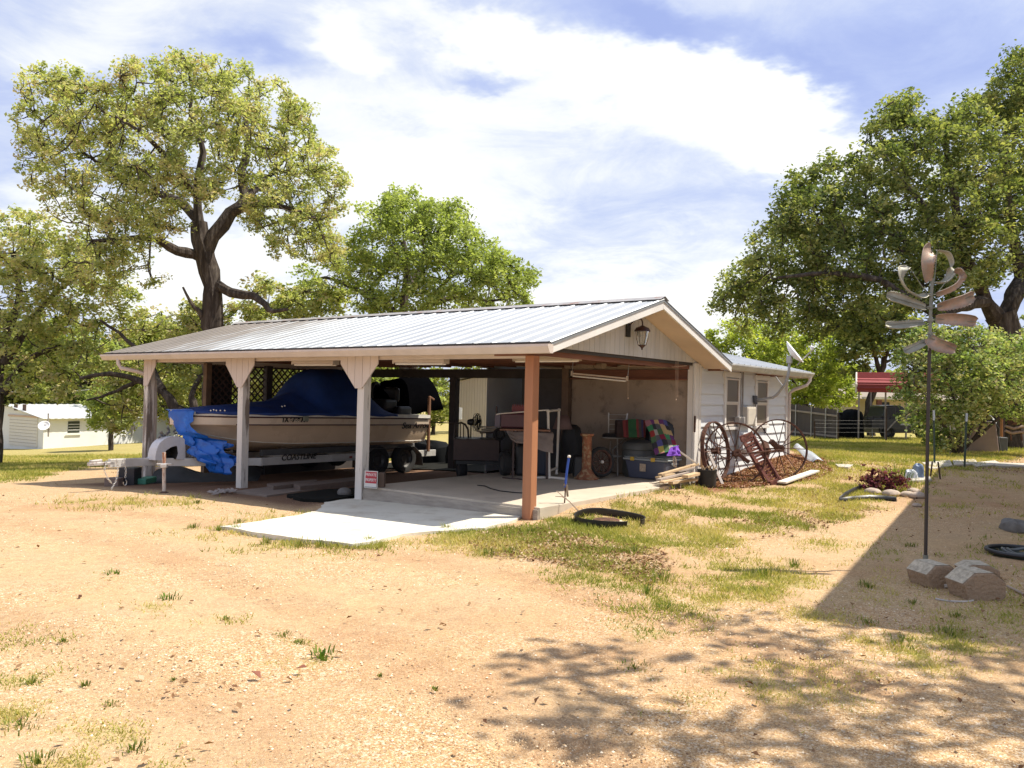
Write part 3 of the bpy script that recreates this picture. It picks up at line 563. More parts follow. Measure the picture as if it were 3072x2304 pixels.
# --- low spreading tree behind left end (arching limb seen past the boat bow)
Y=27.
b=D(600,1330,Y); b[2]=gz(b[0],b[1])
limbs=[([b+[0,0,-.3],D(570,1262,Y),D(528,1222,Y),D(490,1172,Y),D(420,1140,Y),D(330,1120,Y-.5),D(240,1135,Y-.5)],.26,.05),([b+[0,0,-.2],D(585,1230,Y),D(575,1190,Y),D(600,1130,Y+.6),D(690,1090,Y+1)],.2,.05),([D(490,1172,Y),D(440,1080,Y+.6),D(360,1000,Y+1),D(300,960,Y+1)],.12,.04),([D(420,1140,Y),D(330,1180,Y+.6),D(260,1200,Y+1)],.08,.03)]
sp=[(260,900,40),(300,850,50),(360,820,50),(420,800,50),(330,760,45),(400,730,50),(270,800,45),(480,820,45),(540,830,40),(600,820,30),(520,760,45),(450,760,50),(370,880,34),(460,880,30),(330,700,35),(430,690,45),(520,690,45),(590,700,45),(640,660,45),(600,640,30),(680,640,40),(740,650,30),(560,620,24),(660,700,40)]
make_tree('oak_tree','low spreading oak with arching dark limbs seen past the boat bow at the carport end',b,limbs,pblobs(sp,Y+3,.6,3),900,34,.34,.15,OAK,seed=7)
# --- trees at the left edge
Y=30.
b=D(-12,1370,Y); b[2]=gz(b[0],b[1])
limbs=[([b+[0,0,-.3],D(-6,1200,Y),D(4,1060,Y),D(30,980,Y),D(60,880,Y),D(40,760,Y)],.24,.09),([D(12,1180,Y),D(60,1100,Y),D(120,1060,Y),D(190,1040,Y),D(280,1050,Y)],.16,.04),([D(15,1090,Y),D(60,1010,Y),D(110,940,Y),D(165,880,Y),D(230,830,Y)],.20,.05),([D(30,980,Y),D(-40,900,Y),D(-120,820,Y)],.2,.06)]
sp=[(30,480,34),(80,500,46),(30,540,60),(110,560,60),(170,540,40),(60,610,60),(150,620,60),(210,600,48),(260,640,40),(100,680,60),(40,700,50),(180,690,48),(240,700,40),(30,780,48),(110,760,45),(180,770,45),(-40,560,70),(-60,680,70),(-40,780,60),(130,830,40),(220,820,36),(60,840,36),(300,690,30),(-110,620,60)]
make_tree('oak_tree','leafy oak at the left edge with forked grey trunk above the white garage',b,limbs,pblobs(sp,Y,.5,4),680,36,.36,.15,OAK,seed=9)
# --- small yard tree in front of the white garage
Y=46.
b=D(332,1360,Y); b[2]=gz(b[0],b[1])
limbs=[([b+[0,0,-.2],D(333,1300,Y),D(335,1240,Y),D(333,1180,Y)],.16,.09),([D(335,1250,Y),D(300,1210,Y),D(285,1190,Y)],.07,.03),([D(335,1240,Y),D(370,1200,Y),D(380,1180,Y)],.07,.03)]
make_tree('yard_tree','small round yellow-green tree with a straight trunk before the white garage wall',b,limbs,pblobs([(320,1180,45),(290,1215,34),(350,1190,45),(375,1220,30),(300,1250,30),(330,1240,36),(285,1265,20),(360,1255,22),(330,1150,30)],Y,.8,5,disp=False),210,40,.40,.2,OAK2,seed=11)
# --- big live oak on the right
Y=31.
b=D(3020,1300,Y); b[2]=gz(b[0],b[1])
limbs=[([b+[0,0,-.3],Sd(2170,760,Y),Sd(2168,710,Y),Sd(2160,680,Y)],.62,.50),
 ([Sd(2165,700,Y),Sd(2185,650,Y),Sd(2205,610,Y+.5),Sd(2240,560,Y+1),Sd(2290,480,Y+1.5),Sd(2300,380,Y+2)],.36,.10),
 ([Sd(2160,700,Y),Sd(2130,650,Y-.5),Sd(2110,600,Y-1),Sd(2085,560,Y-1.5),Sd(2070,480,Y-2),Sd(2050,380,Y-2),Sd(2040,300,Y-2)],.33,.07),
 ([Sd(2130,650,Y-.5),Sd(2080,660,Y-1.5),Sd(2030,680,Y-2.5),Sd(1960,640,Y-3.5),Sd(1880,600,Y-4),Sd(1780,590,Y-4),Sd(1680,600,Y-3.5)],.24,.05),
 ([Sd(2110,600,Y-1),Sd(2040,560,Y+1),Sd(1960,520,Y+2),Sd(1860,480,Y+3),Sd(1760,450,Y+3)],.20,.05),
 ([Sd(2085,560,Y-1.5),Sd(2000,450,Y),Sd(1930,370,Y+.5),Sd(1900,300,Y+1)],.18,.04),([Sd(2060,665,Y-1.5),Sd(2000,700,Y-3),Sd(1930,700,Y-4)],.12,.04),
 ([Sd(2205,610,Y+.5),Sd(2180,450,Y),Sd(2170,300,Y),Sd(2200,180,Y)],.22,.05)]
sp=[(2200,150,44),(2170,215,50),(2230,230,60),(2110,250,50),(2060,265,42),(1950,235,40),(1925,255,34),(1990,290,45),(1900,290,34),(2030,340,80),(2120,340,80),(2200,330,70),(1920,360,60),(1860,350,28),(1790,365,34),(1830,400,55),(1740,385,34),(1720,430,45),(1760,460,60),(1690,480,40),(1850,470,75),(1960,450,80),(2070,450,80),(2180,450,70),(1660,540,50),(1730,550,65),(1820,560,75),(1920,560,75),(1620,590,40),(1590,625,34),(1560,655,26),(1640,640,50),(1720,640,60),(1800,640,60),(1880,640,48),(2000,550,55),(1610,690,34),(1680,700,34),(1760,700,34),(1840,700,34),(1920,700,28),(1950,640,34),(2260,400,60),(2270,520,60),(2220,560,40),(2060,560,26),(2280,640,50),(2320,300,80),(2010,600,45),(2070,610,40),(2120,600,36),(1980,640,34),(2060,520,50),(2130,520,55),(2040,640,28),(2150,580,30),(2000,680,26)]
make_tree('live_oak','huge dark green live oak with forked trunk filling the right side of the sky',b,limbs,pblobs(sp,Y,.6,6),2750,36,.40,.155,LIVE,seed=13,shell=.4)
# --- lime green tree behind the satellite dish
Y=48.
b=D(2420,1310,Y); b[2]=gz(b[0],b[1])
limbs=[([b+[0,0,-.2],D(2420,1200,Y),D(2440,1120,Y),D(2450,1050,Y)],.18,.06),([D(2420,1200,Y),D(2360,1120,Y),D(2300,1050,Y),D(2230,1010,Y)],.1,.03),([D(2430,1150,Y),D(2500,1090,Y)],.08,.03)]
sp=[(1560,730,34),(1600,720,36),(1650,745,45),(1560,770,34),(1700,760,48),(1760,745,45),(1800,740,34),(1640,800,45),(1710,820,50),(1770,810,50),(1820,800,34),(1820,850,30),(1760,870,36),(1700,880,30),(1640,850,34),(1580,800,30),(1800,880,20)]
make_tree('lime_tree','lime green tree behind the satellite dish and the grey plank fence',b,limbs,pblobs(sp,Y,.7,7),600,40,.46,.21,LIME,seed=15)
# --- thin dark tree behind red carport
Y=44.
b=D(2615,1320,Y); b[2]=gz(b[0],b[1])
limbs=[([b+[0,0,-.2],D(2605,1230,Y),D(2640,1120,Y),D(2660,1060,Y),D(2690,980,Y)],.26,.08),([D(2640,1120,Y),D(2620,1050,Y),D(2590,980,Y)],.14,.05),([D(2650,1090,Y),D(2710,1060,Y),D(2750,1010,Y)],.08,.03)]
make_tree('yard_tree','thin dark tree with crooked trunk rising behind the red metal carport',b,limbs,pblobs([(2590,960,60),(2660,950,70),(2720,980,50),(2560,1040,50),(2620,1030,40),(2560,1100,40),(2700,1040,34),(2540,980,50)],Y,.6,8,disp=False),260,30,.5,.24,LIVE,bark_dark,seed=17)
# --- big photinia shrub behind the wind sculpture
Y=26.
b=D(2875,1365,Y); b[2]=gz(b[0],b[1])
limbs=[([b+[.05,0,-.1],D(2880,1300,Y),D(2860,1200,Y),D(2840,1100,Y)],.10,.03),([b,D(2920,1270,Y),D(2950,1200,Y),D(3000,1120,Y)],.09,.03),([b+[-.1,.1,0],D(2840,1290,Y),D(2780,1200,Y),D(2740,1130,Y)],.08,.03),([b+[.1,.2,0],D(2945,1280,Y),D(2965,1235,Y)],.06,.03),([b+[.1,.3,0],D(2990,1260,Y),D(3060,1180,Y)],.07,.03)]
sp=[(1990,735,34),(1960,760,30),(2010,720,24),(2080,725,34),(2040,745,40),(2100,745,45),(2160,750,40),(2200,760,45),(2260,780,50),(1970,790,40),(2030,800,55),(2100,810,60),(2170,820,55),(2230,840,60),(1950,840,28),(2000,860,45),(2060,870,50),(2130,860,40),(2190,870,40),(1960,890,28),(2010,910,32),(2060,920,34),(2040,950,26),(2085,900,40),(2270,880,40),(2000,940,18),(2240,900,30)]
make_tree('shrub','tall bushy shrub with red-tinged leaves behind the wind sculpture pole',b,limbs,pblobs(sp,Y,.7,9),950,24,.28,.12,SHRUB,bark_dark,seed=19,kind_cat='shrub',twig=.02)
# --- oak beside the camera that dapples the drive (its crown is overhead, out of frame)
b=np.array([9.0,2.0,gsurf(9.0,2.0)])
limbs=[([b+[0,0,-.3],b+[-.1,.1,2],b+[-.3,.4,4],b+[-1,1,6],b+[-2,2,7.6]],.34,.12),([b+[-.3,.4,4],b+[-2,1.5,5.6],b+[-3.6,2.6,6.6]],.18,.05),([b+[-.3,.4,4],b+[1.2,1.6,6],b+[1.5,2.8,7.4]],.16,.05),([b+[-1,1,6],b+[-3,.4,7.2],b+[-4.6,1,8]],.12,.04)]
bl=[(b+np.array(q),r) for q,r in (((-.5,4.0,7.4),1.0),((.5,4.5,7.0),1.0),((-1.8,4.2,7.6),1.0),((-3.2,4.1,7.2),.9),((1.4,4.0,7.6),1.0),((-2.2,2.9,7.6),1.1),((-3.8,3.2,7.2),1.0),((-.8,3.4,7.8),1.1),((.8,3.6,7.2),1.1),((2.4,2.9,7.6),1.2),((3.6,3.4,7.2),1.1),((-3.2,1.4,7.9),1.1),((-1.4,1.4,8.3),1.1),((2.0,2.4,7.0),1.1),((-2.6,.2,8.6),1.1),((2.6,3.9,7.0),.8),((-.2,.2,8.6),1.2))]
make_tree('oak_tree','oak beside the drive whose crown dapples the foreground gravel at the lower right',b,limbs,bl,290,14,.36,.15,OAK2,seed=21)
# --- woods beyond the plots: individual trees sharing three grown forms
def proto(seed,h,wd,leafm):
    T=Tree(seed); z=np.zeros(3)
    T.limb([(0,0,-.5),(.1,0,h*.2),(-.1,.1,h*.4),(.1,0,h*.6),(0,0,h*.8)],.22,.06)
    rg_=T.rg
    for k in range(6):
        a=k*1.05+rg_.random(); T.limb([(0,0,h*(.25+.05*k)),(math.cos(a)*wd*.3,math.sin(a)*wd*.3,h*(.4+.06*k)),(math.cos(a)*wd*.55,math.sin(a)*wd*.55,h*(.5+.06*k))],.09,.03)
    bl=[(np.array((rg_.normal(0,wd*.30),rg_.normal(0,wd*.30),h*(.30+.58*rg_.random()))),wd*(.16+.14*rg_.random())) for _ in range(24)]
    C=crown_centers(rg_,bl,300,.4); T.grow(C); V_,F_,lv=T.leaves(C,30,.5,.30)
    return T.mb,npmesh('crown',V_,F_,leafm,dict(lv=lv))
protos=[proto(31,8.,6.5,WOODS),proto(33,7.,7.,OAK2),proto(35,9.,6.5,WOODS)]
tm=[]
spots=[(-60,72,0,1.25,'first from the left frame edge'),(60,76,1,1.3,'second from the left frame edge'),(170,74,2,1.2,'third from the left, above the garage gable'),(290,78,0,1.35,'above the garage roof middle'),(400,72,1,1.25,'behind the small yard tree'),(500,70,2,1.15,'just right of the first carport post'),(620,66,0,1.05,'left of the dark lattice'),(740,64,1,1.0,'behind the dark lattice'),(860,60,2,.8,'behind the blue boat cover'),(980,58,0,.75,'behind the boat windshield'),(1090,56,1,.75,'behind the boat seats'),(1190,58,2,.75,'behind the boat stern'),(1300,60,0,.75,'behind the outboard cover'),(1420,66,1,.7,'behind the tan workshop peak'),
 (2330,60,1,.6,'just right of the wing roof'),(2460,64,2,.62,'behind the plank fence'),(2560,66,0,.6,'left of the red carport'),(2700,60,1,.65,'above the red carport'),(2830,56,2,.75,'behind the shrub'),(2950,58,0,.8,'behind the shrub right side'),(3080,54,1,.85,'at the right frame edge'),(-220,66,2,1.3,'left of the frame'),(3200,56,2,.9,'right of the frame'),(120,92,2,1.5,'tall one rearmost over the garage'),(350,94,1,1.5,'tall one rearmost behind the yard tree'),(560,90,0,1.45,'tall one rearmost behind the first post'),(2060,75,0,.55,'behind the gable slope'),(2200,72,2,.55,'behind the wing roof'),(1800,80,1,.6,'behind the ridge'),(-420,70,1,1.3,'second left of the frame'),(-700,74,0,1.3,'third left of the frame'),(-60,90,0,1.5,'tall one rearmost at the left frame edge'),(-300,92,2,1.5,'tall one beyond the left frame edge'),(-1000,70,2,1.3,'fourth left of the frame'),(230,84,1,1.4,'second row above the garage ridge'),(460,82,2,1.35,'second row right of the yard tree')]
for i,(x,Yd,k,s,wh_) in enumerate(spots):
    q=D(x,1215,Yd); q[2]=gz(q[0],q[1])
    lab='%s woodland tree %s'%(['broad olive','bright green','narrow olive'][k],wh_)
    o=thing('woodland_tree',lab,'tree',q,i*2.1,'trees beyond the plots'); o.scale=(s,s,s)
    if k not in tm: 
        tk=part(None,'trunk',protos[k][0],bark_dark,frame='l',smooth=True); tm.append(k); protos[k]=(tk.data,protos[k][1],protos[k][0]); tk.parent=o
    else:
        tk=bpy.data.objects.new('trunk',protos[k][0]); COL.objects.link(tk); tk.parent=o
    cr_=bpy.data.objects.new('crown',protos[k][1]); COL.objects.link(cr_); cr_.parent=o
# ================================================================ THE CARPORT BUILDING
def mpaint(name,col,wood=(.30,.26,.22),th=.62,**k): return M(name,col,.6,var=.10,scale=3,col2=wood,th=th,soft=.06,bump=.25,bscale=40,stretch=(1,1,.12),**k)
postM=mpaint('peeling_white_paint',(.66,.62,.57),(.22,.18,.15),.56,world=True)
trimM=M('cream_trim',(.70,.67,.63),.55,var=.08,scale=2,bump=.08,world=True)
gutM=M('white_gutter',(.58,.50,.44),.35,metal=.0,var=.12,scale=3,bump=.05,world=True)
panelM=M('cream_panel',(.62,.535,.475),.65,var=.1,scale=2,col2=(.45,.38,.33),th=.7,bump=.2,bscale=30,stretch=(1,1,.2),world=True)
gableM=M('gable_siding',(.56,.55,.53),.7,var=.14,scale=3,bump=.25,bscale=30,stretch=(1,1,.15),world=True)
sideM=M('pale_blue_siding',(.68,.70,.72),.65,var=.07,scale=2,bump=.15,bscale=40,stretch=(.2,.2,1),world=True)
cedarM=M('cedar_stain',(.36,.155,.075),.6,var=.3,scale=3,bump=.3,bscale=30,stretch=(1,1,.1),world=True)
joistM=M('reddish_joist',(.20,.085,.055),.8,var=.35,scale=3,bump=.3,bscale=20,stretch=(.3,.3,1),world=True)
darkM=M('dark_weathered_wood',(.055,.047,.045),.85,var=.3,scale=3,bump=.3,world=True)
underM=M('roof_deck_underside',(.20,.16,.14),.85,var=.3,scale=2,bump=.2,world=True)
soffM=M('soffit_board',(.56,.44,.34),.75,var=.12,scale=2,bump=.15,world=True)
def roof_stain_shade():  # brown streaks at the left end: weathering, with branch shadows painted in
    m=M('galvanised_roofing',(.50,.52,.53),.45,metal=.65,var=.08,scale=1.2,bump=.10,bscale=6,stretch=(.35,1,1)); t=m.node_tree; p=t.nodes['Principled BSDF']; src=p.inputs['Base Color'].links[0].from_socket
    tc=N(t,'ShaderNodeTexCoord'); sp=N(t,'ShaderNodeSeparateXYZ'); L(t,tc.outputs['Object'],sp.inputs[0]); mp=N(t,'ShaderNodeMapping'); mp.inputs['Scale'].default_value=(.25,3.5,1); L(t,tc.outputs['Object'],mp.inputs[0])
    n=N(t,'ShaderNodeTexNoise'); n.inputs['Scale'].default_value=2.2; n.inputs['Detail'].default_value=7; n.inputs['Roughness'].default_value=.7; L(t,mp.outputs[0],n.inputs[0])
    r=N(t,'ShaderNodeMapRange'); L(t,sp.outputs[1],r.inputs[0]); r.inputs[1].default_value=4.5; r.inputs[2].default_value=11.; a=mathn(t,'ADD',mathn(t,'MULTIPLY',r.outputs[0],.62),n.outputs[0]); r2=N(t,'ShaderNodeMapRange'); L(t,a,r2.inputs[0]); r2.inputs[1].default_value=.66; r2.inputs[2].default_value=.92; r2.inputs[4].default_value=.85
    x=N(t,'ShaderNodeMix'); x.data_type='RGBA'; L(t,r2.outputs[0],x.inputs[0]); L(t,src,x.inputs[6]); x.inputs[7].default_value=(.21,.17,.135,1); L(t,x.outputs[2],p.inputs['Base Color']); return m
innerM=M('inner_wall_panel',(.36,.285,.22),.8,var=.15,scale=1.5,col2=(.18,.145,.12),th=.62,bump=.15,world=True)
glassM=M('window_glass',(.13,.10,.085),.35,var=.2,scale=2,bump=0,spec=.25,world=True)
roofM=roof_stain_shade(); house=thing('carport','open carport with ribbed metal roof and attached pale sided room','carport',B(0,0,0),RZ)
def hp(name,mb,mat,**k): return part(house,name,mb,mat,frame='l',**k)
UR,ZR,UL,ZE,URE=2.76,3.22,-.36,2.345,5.62; VF,VB=-.54,10.72
sl1=(ZR-ZE)/(UR-UL); sl2=(ZR-ZE)/(URE-UR)
def roofz(U): return ZE+(U-UL)*sl1 if U<UR else ZE+(URE-U)*sl2
WV=3.3; WUE=10.98; WZ=2.36   # wing roof
# --- roof panels with ribs, underside boards separate
def slope(name,U0,U1,Va,Vb,zf,ribstep=.305):
    mb=MB(); V_=Va; vs=[]; 
    n=int((Vb-Va)/ribstep); ks=[]
    for i in range(n+1):
        c=Va+.03+i*(Vb-Va-.06)/n
        for dv,h in ((-.032,0),(-.012,.014),(.012,.014),(.032,0)): ks.append((c+dv,h))
        if i<n:
            w_=(Vb-Va-.06)/n
            for q in (.33,.66): ks+= [(c+w_*q-.02,0),(c+w_*q,.005),(c+w_*q+.02,0)]
    ks=sorted(ks); us=np.linspace(U0,U1,5)
    rows=[[(U,k[0],zf(U)+k[1]+.012*math.sin(i*1.7+k[0]*.8)*.15) for k in ks] for i,U in enumerate(us)]
    mb.grid(rows); return mb
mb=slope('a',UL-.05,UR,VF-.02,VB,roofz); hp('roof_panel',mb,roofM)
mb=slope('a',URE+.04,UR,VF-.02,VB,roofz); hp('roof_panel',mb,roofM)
mb=MB()
for V0,V1 in ((VF-.03,VB+.03),):
    mb.add([(UR-.16,V0,roofz(UR-.16)+.028),(UR,V0,ZR+.045),(UR+.16,V0,roofz(UR+.16)+.028),(UR-.16,V1,roofz(UR-.16)+.028),(UR,V1,ZR+.045),(UR+.16,V1,roofz(UR+.16)+.028)],[(0,3,4,1),(1,4,5,2)])
hp('ridge_cap',mb,M('rusty_ridge_cap',(.46,.44,.42),.5,metal=.6,var=.2,scale=2,col2=(.30,.13,.07),th=.60,bump=.1,world=True))
# deck under the panels (two thin slabs) and rafters
mb=MB()
for U0,U1 in ((UL,UR-.002),(UR+.002,URE)):
    a,b=roofz(U0),roofz(U1)
    mb.add([(U0,VF+.03,a-.008),(U1,VF+.03,b-.008),(U1,VB-.02,b-.008),(U0,VB-.02,a-.008),(U0,VF+.03,a-.03),(U1,VF+.03,b-.03),(U1,VB-.02,b-.03),(U0,VB-.02,a-.03)],[(0,1,2,3),(7,6,5,4),(0,4,5,1),(1,5,6,2),(2,6,7,3),(3,7,4,0)])
hp('roof_deck',mb,underM)
for k in range(17):
    V_=.35+k*.62
    mb=MB()
    for U0,U1 in ((.05,UR-.02),(UR+.02,5.2)):
        mb.bar((U0,V_,roofz(U0)-.105),(U1,V_,roofz(U1)-.105),.04,.14)
    mb.bx(.06,5.2,V_+.045,V_+.085,2.255,2.39)
    hp('rafter',mb,joistM)
# --- eave beam, gutter, brackets
mb=MB(); mb.bx(-.055,.045,.0,9.72,2.155,2.30); hp('eave_beam',mb,panelM,bevel=.004)
mb=MB(); mb.bx(-.06,.05,-.05,.62,2.185,2.245); hp('beam_splice',mb,joistM)
mb=MB(); mb.bx(UL+.0,UL+.03,VF,VB,2.20,2.335); mb.bx(UL+.03,-.06,VF+.05,VB,2.285,2.30); hp('fascia',mb,gutM)
prof=[(0,.0),(-.075,.0),(-.105,.05),(-.125,.085),(-.125,.115),(-.112,.115),(-.112,.09),(-.09,.05),(-.068,.012),(-.004,.012),(-.004,.115),(0,.115)]
mb=MB(); mb.prism(prof,(UL,VF-.02,2.192),(1,0,0),(0,0,1),(0,1,0),VB-VF+.04)
for V_ in (VF-.022,VB+.018): mb.prism([(0,0),(-.075,0),(-.105,.05),(-.125,.085),(-.125,.115),(0,.115)],(UL,V_,2.192),(1,0,0),(0,0,1),(0,1,0),.004)
gutter=hp('gutter',mb,gutM,bevel=.002)
mb=MB(); mb.tube([(UL-.06,10.1,2.22),(UL-.06,10.1,2.12),(UL-.03,10.05,2.03),(-.16,9.85,1.97),(.02,9.74,1.90),(.13,9.66,1.80),(.14,9.64,1.2),(.14,9.64,-.22)],.042,8); hp('downspout',mb,gutM,smooth=True)
# drip edge, corrugated ends over the gutter; coloured dark as the eave's shadow line
mb=MB(); mb.bx(UL-.055,UL+.02,VF,VB,ZE-.022,ZE-.012); mb.bx(UL-.068,UL-.056,VF,VB,ZE-.024,ZE-.004); hp('drip_edge',mb,darkM)
# --- posts on the long front
def post(U_,V_,z0,z1,mat,w_=.14,lean=(0,0),label=None,name='post'):
    mb=MB(); mb.add([(U_+a*w_/2+(lean[0] if c else 0),V_+b*w_/2+(lean[1] if c else 0),z1 if c else z0) for a in(-1,1) for b in(-1,1) for c in (0,1)],[(0,1,3,2),(4,6,7,5),(0,4,5,1),(2,3,7,6),(0,2,6,4),(1,5,7,3)]); return hp(name,mb,mat,bevel=.006,label=label)
post(0,9.64,-.45,2.155,postM,.15,label='leftmost weathered post with grey peeling paint'); post(0,6.40,-.3,2.155,postM,.15,(0,.02)); post(0,3.27,-.25,2.155,postM,.15,(.01,.0),label='peeling white post at the slab corner')
post(-.02,-.0,-.12,2.185,cedarM,.14,label='new cedar coloured corner post without paint')
mb=MB(); mb.bx(-.115,-.095,9.68,9.74,-.35,.1); 
# brackets: vertical board capitals
def bracket(V_,wt,wb,h,half=0):
    mb=MB(); n=5; x0=-.075-.018
    def edge(z,sgn):
        t=min(1,max(0,(2.235-.14-z)/(h-.14))); hw=wt/2+(wb/2-wt/2)*t
        return hw
    # boards split by grooves
    ed=np.linspace(-wt/2,wt/2,n+1)
    for i in range(n):
        a,b=ed[i]+.004,ed[i+1]-.004
        if half>0 and b< -wb/2*1.0: continue
        if half: a=max(a,-wb/2)if half>0 else a
        def zb(x):
            ax_=abs(x)
            if half>0 and x<0: return 2.235-h
            if ax_<=wb/2: return 2.235-h
            return 2.235-.14-(h-.14)*(wt/2-ax_)/(wt/2-wb/2)
        pts=[(a,2.235)]; xs=sorted({a,b}|({-wb/2} if a<-wb/2<b else set())|({wb/2} if a<wb/2<b else set()))
        poly=[(x,zb(x)) for x in xs]+[(b,2.235),(a,2.235)]
        poly=[p for k,p in enumerate(poly) if k==0 or p!=poly[k-1]]
        # V runs opposite to picture right
        mb.prism([(-x,z) for x,z in poly],(x0,V_,0),(0,1,0),(0,0,1),(1,0,0),.018)
    return hp('post_bracket',mb,panelM)
bracket(3.30,.86,.15,.53); bracket(6.43,.86,.15,.55); bracket(9.63,.74,.16,.56,half=1)
# --- gable face (V=0) of grooved boards
mb=MB(); zb=2.325; x=.02; k=0
while x<5.52:
    b=min(x+.152,5.55)
    za,zb2=roofz(x)-.045,roofz(b)-.045
    xs=[x+.004,b-.004]
    poly=[(xs[0],zb),(xs[1],zb)]
    if xs[0]<UR<xs[1]: poly+=[(xs[1],roofz(xs[1])-.04),(UR,ZR-.04),(xs[0],roofz(xs[0])-.04)]
    else: poly+=[(xs[1],roofz(xs[1])-.04),(xs[0],roofz(xs[0])-.04)]
    if min(p[1] for p in poly[2:])>zb+.01: mb.prism(poly,(0,-.012+.0,0),(1,0,0),(0,0,1),(0,-1,0),.016)
    x+=.152
mb.add([(-.0,-.008,2.326),(5.5,-.008,2.326),(5.5,-.008,roofz(5.5)-.04),(UR,-.008,ZR-.04),(-.0,-.008,roofz(0)-.04)],[(0,1,2,3,4)])
hp('gable_siding',mb,gableM)
mb=MB(); mb.bx(.06,5.10,-.004,.05,2.275,2.322); hp('gable_beam',mb,darkM)
mb=MB(); mb.bx(.08,5.10,.06,.10,2.205,2.36); hp('gable_header',mb,joistM)
# rake boards and soffits of the overhang
for U0,U1,nm in ((UL-.02,UR,0),(UR,URE+.02,1)):
    mb=MB(); a,b=roofz(U0),roofz(U1)
    mb.add([(U0,VF,a-.012),(U1,VF,b-.012),(U1,VF,b-.165),(U0,VF,a-.15),(U0,VF+.03,a-.012),(U1,VF+.03,b-.012),(U1,VF+.03,b-.165),(U0,VF+.03,a-.15)],[(0,1,2,3),(7,6,5,4),(0,4,5,1),(3,2,6,7),(0,3,7,4),(1,5,6,2)])
    hp('rake_board',mb,trimM,bevel=.004)
    mb=MB(); mb.add([(U0,VF-.012,a+.005),(U1,VF-.012,b+.005),(U1,VF-.012,b-.045),(U0,VF-.012,a-.045),(U0,VF-.001,a+.005),(U1,VF-.001,b+.005),(U1,VF-.001,b-.045),(U0,VF-.001,a-.045)],[(0,1,2,3),(7,6,5,4),(0,4,5,1),(3,2,6,7),(0,3,7,4),(1,5,6,2)]); hp('rake_flashing',mb,M('grey_flashing',(.36,.37,.37),.4,metal=.6,var=.1,world=True))
    mb=MB(); U0c=U0+.05 if nm==0 else U0; U1c=U1 if nm==0 else U1-.05; a,b=roofz(U0c),roofz(U1c)
    mb.add([(U0c,VF+.03,a-.125),(U1c,VF+.03,b-.125),(U1c,-.03,b-.125),(U0c,-.03,a-.125),(U0c,VF+.03,a-.11),(U1c,VF+.03,b-.11),(U1c,-.03,b-.11),(U0c,-.03,a-.11)],[(0,1,2,3),(7,6,5,4),(0,4,5,1),(3,2,6,7),(0,3,7,4),(1,5,6,2)]); hp('soffit',mb,soffM)
# --- corner post group between gable opening and siding
post(5.20,.02,0,2.32,trimM,.16,label='grey corner post beside the opening'); 
mb=MB(); mb.bx(5.32,5.42,-.05,-.005,.1,2.30); hp('corner_trim',mb,trimM,bevel=.004)
mb=MB(); mb.bx(5.10,5.32,-.028,-.012,.1,2.32); hp('corner_panel',mb,gableM)
# --- inner side wall (U=5.26) and dark bay beyond
mb=MB(); 
for k in range(9):
    z0=.17+k*.235; z1=z0+.235
    if z0>2.1: break
    mb.add([(5.245,.02,z0),(5.245,2.72,z0),(5.262,2.72,z1),(5.262,.02,z1),(5.262,.02,z0),(5.262,2.72,z0)],[(0,3,2,1),(0,1,5,4)])
hp('inner_wall',mb,innerM)
mb=MB(); mb.bx(5.20,5.255,.1,2.7,2.03,2.20); mb.bx(5.14,5.25,.1,2.7,2.005,2.03); hp('wall_plate',mb,joistM)
post(5.22,2.82,.1,2.25,M('brown_post',(.18,.125,.09),.8,var=.2,world=True),.16)
mb=MB(); mb.bx(5.26,5.30,2.90,4.00,.1,2.2); hp('dark_panel_wall',mb,M('dark_panel',(.075,.072,.075),.85,var=.2,world=True))
mb=MB(); mb.bx(5.16,5.26,2.70,9.7,2.02,2.22); hp('rear_beam',mb,darkM)
post(5.22,5.88,-.05,2.05,darkM,.17); post(7.28,9.6,-.3,.0,darkM,.1) if 0 else None
for q in ((1.31,9.62,.13),(2.88,9.62,.16),(5.67,9.62,.13)): post(q[0],q[1],-.4,2.2 if q[0]<5.3 else 2.1,darkM if q[0]>1.5 else M('brown_post2',(.17,.11,.07),.8,var=.3,world=True),q[2])
mb=MB(); mb.bx(.05,5.2,9.66,9.70,2.17,2.32); hp('end_beam',mb,panelM)
# gable end at the back
mb=MB(); mb.add([(0,9.72,2.3),(5.5,9.72,2.3),(5.5,9.72,roofz(5.5)-.04),(UR,9.72,ZR-.04),(0,9.72,roofz(0)-.04)],[(0,1,2,3,4)]); mb.add([(0,9.735,2.3),(5.5,9.735,2.3),(5.5,9.735,roofz(5.5)-.04),(UR,9.735,ZR-.04),(0,9.735,roofz(0)-.04)],[(4,3,2,1,0)]); hp('gable_siding',mb,gableM)
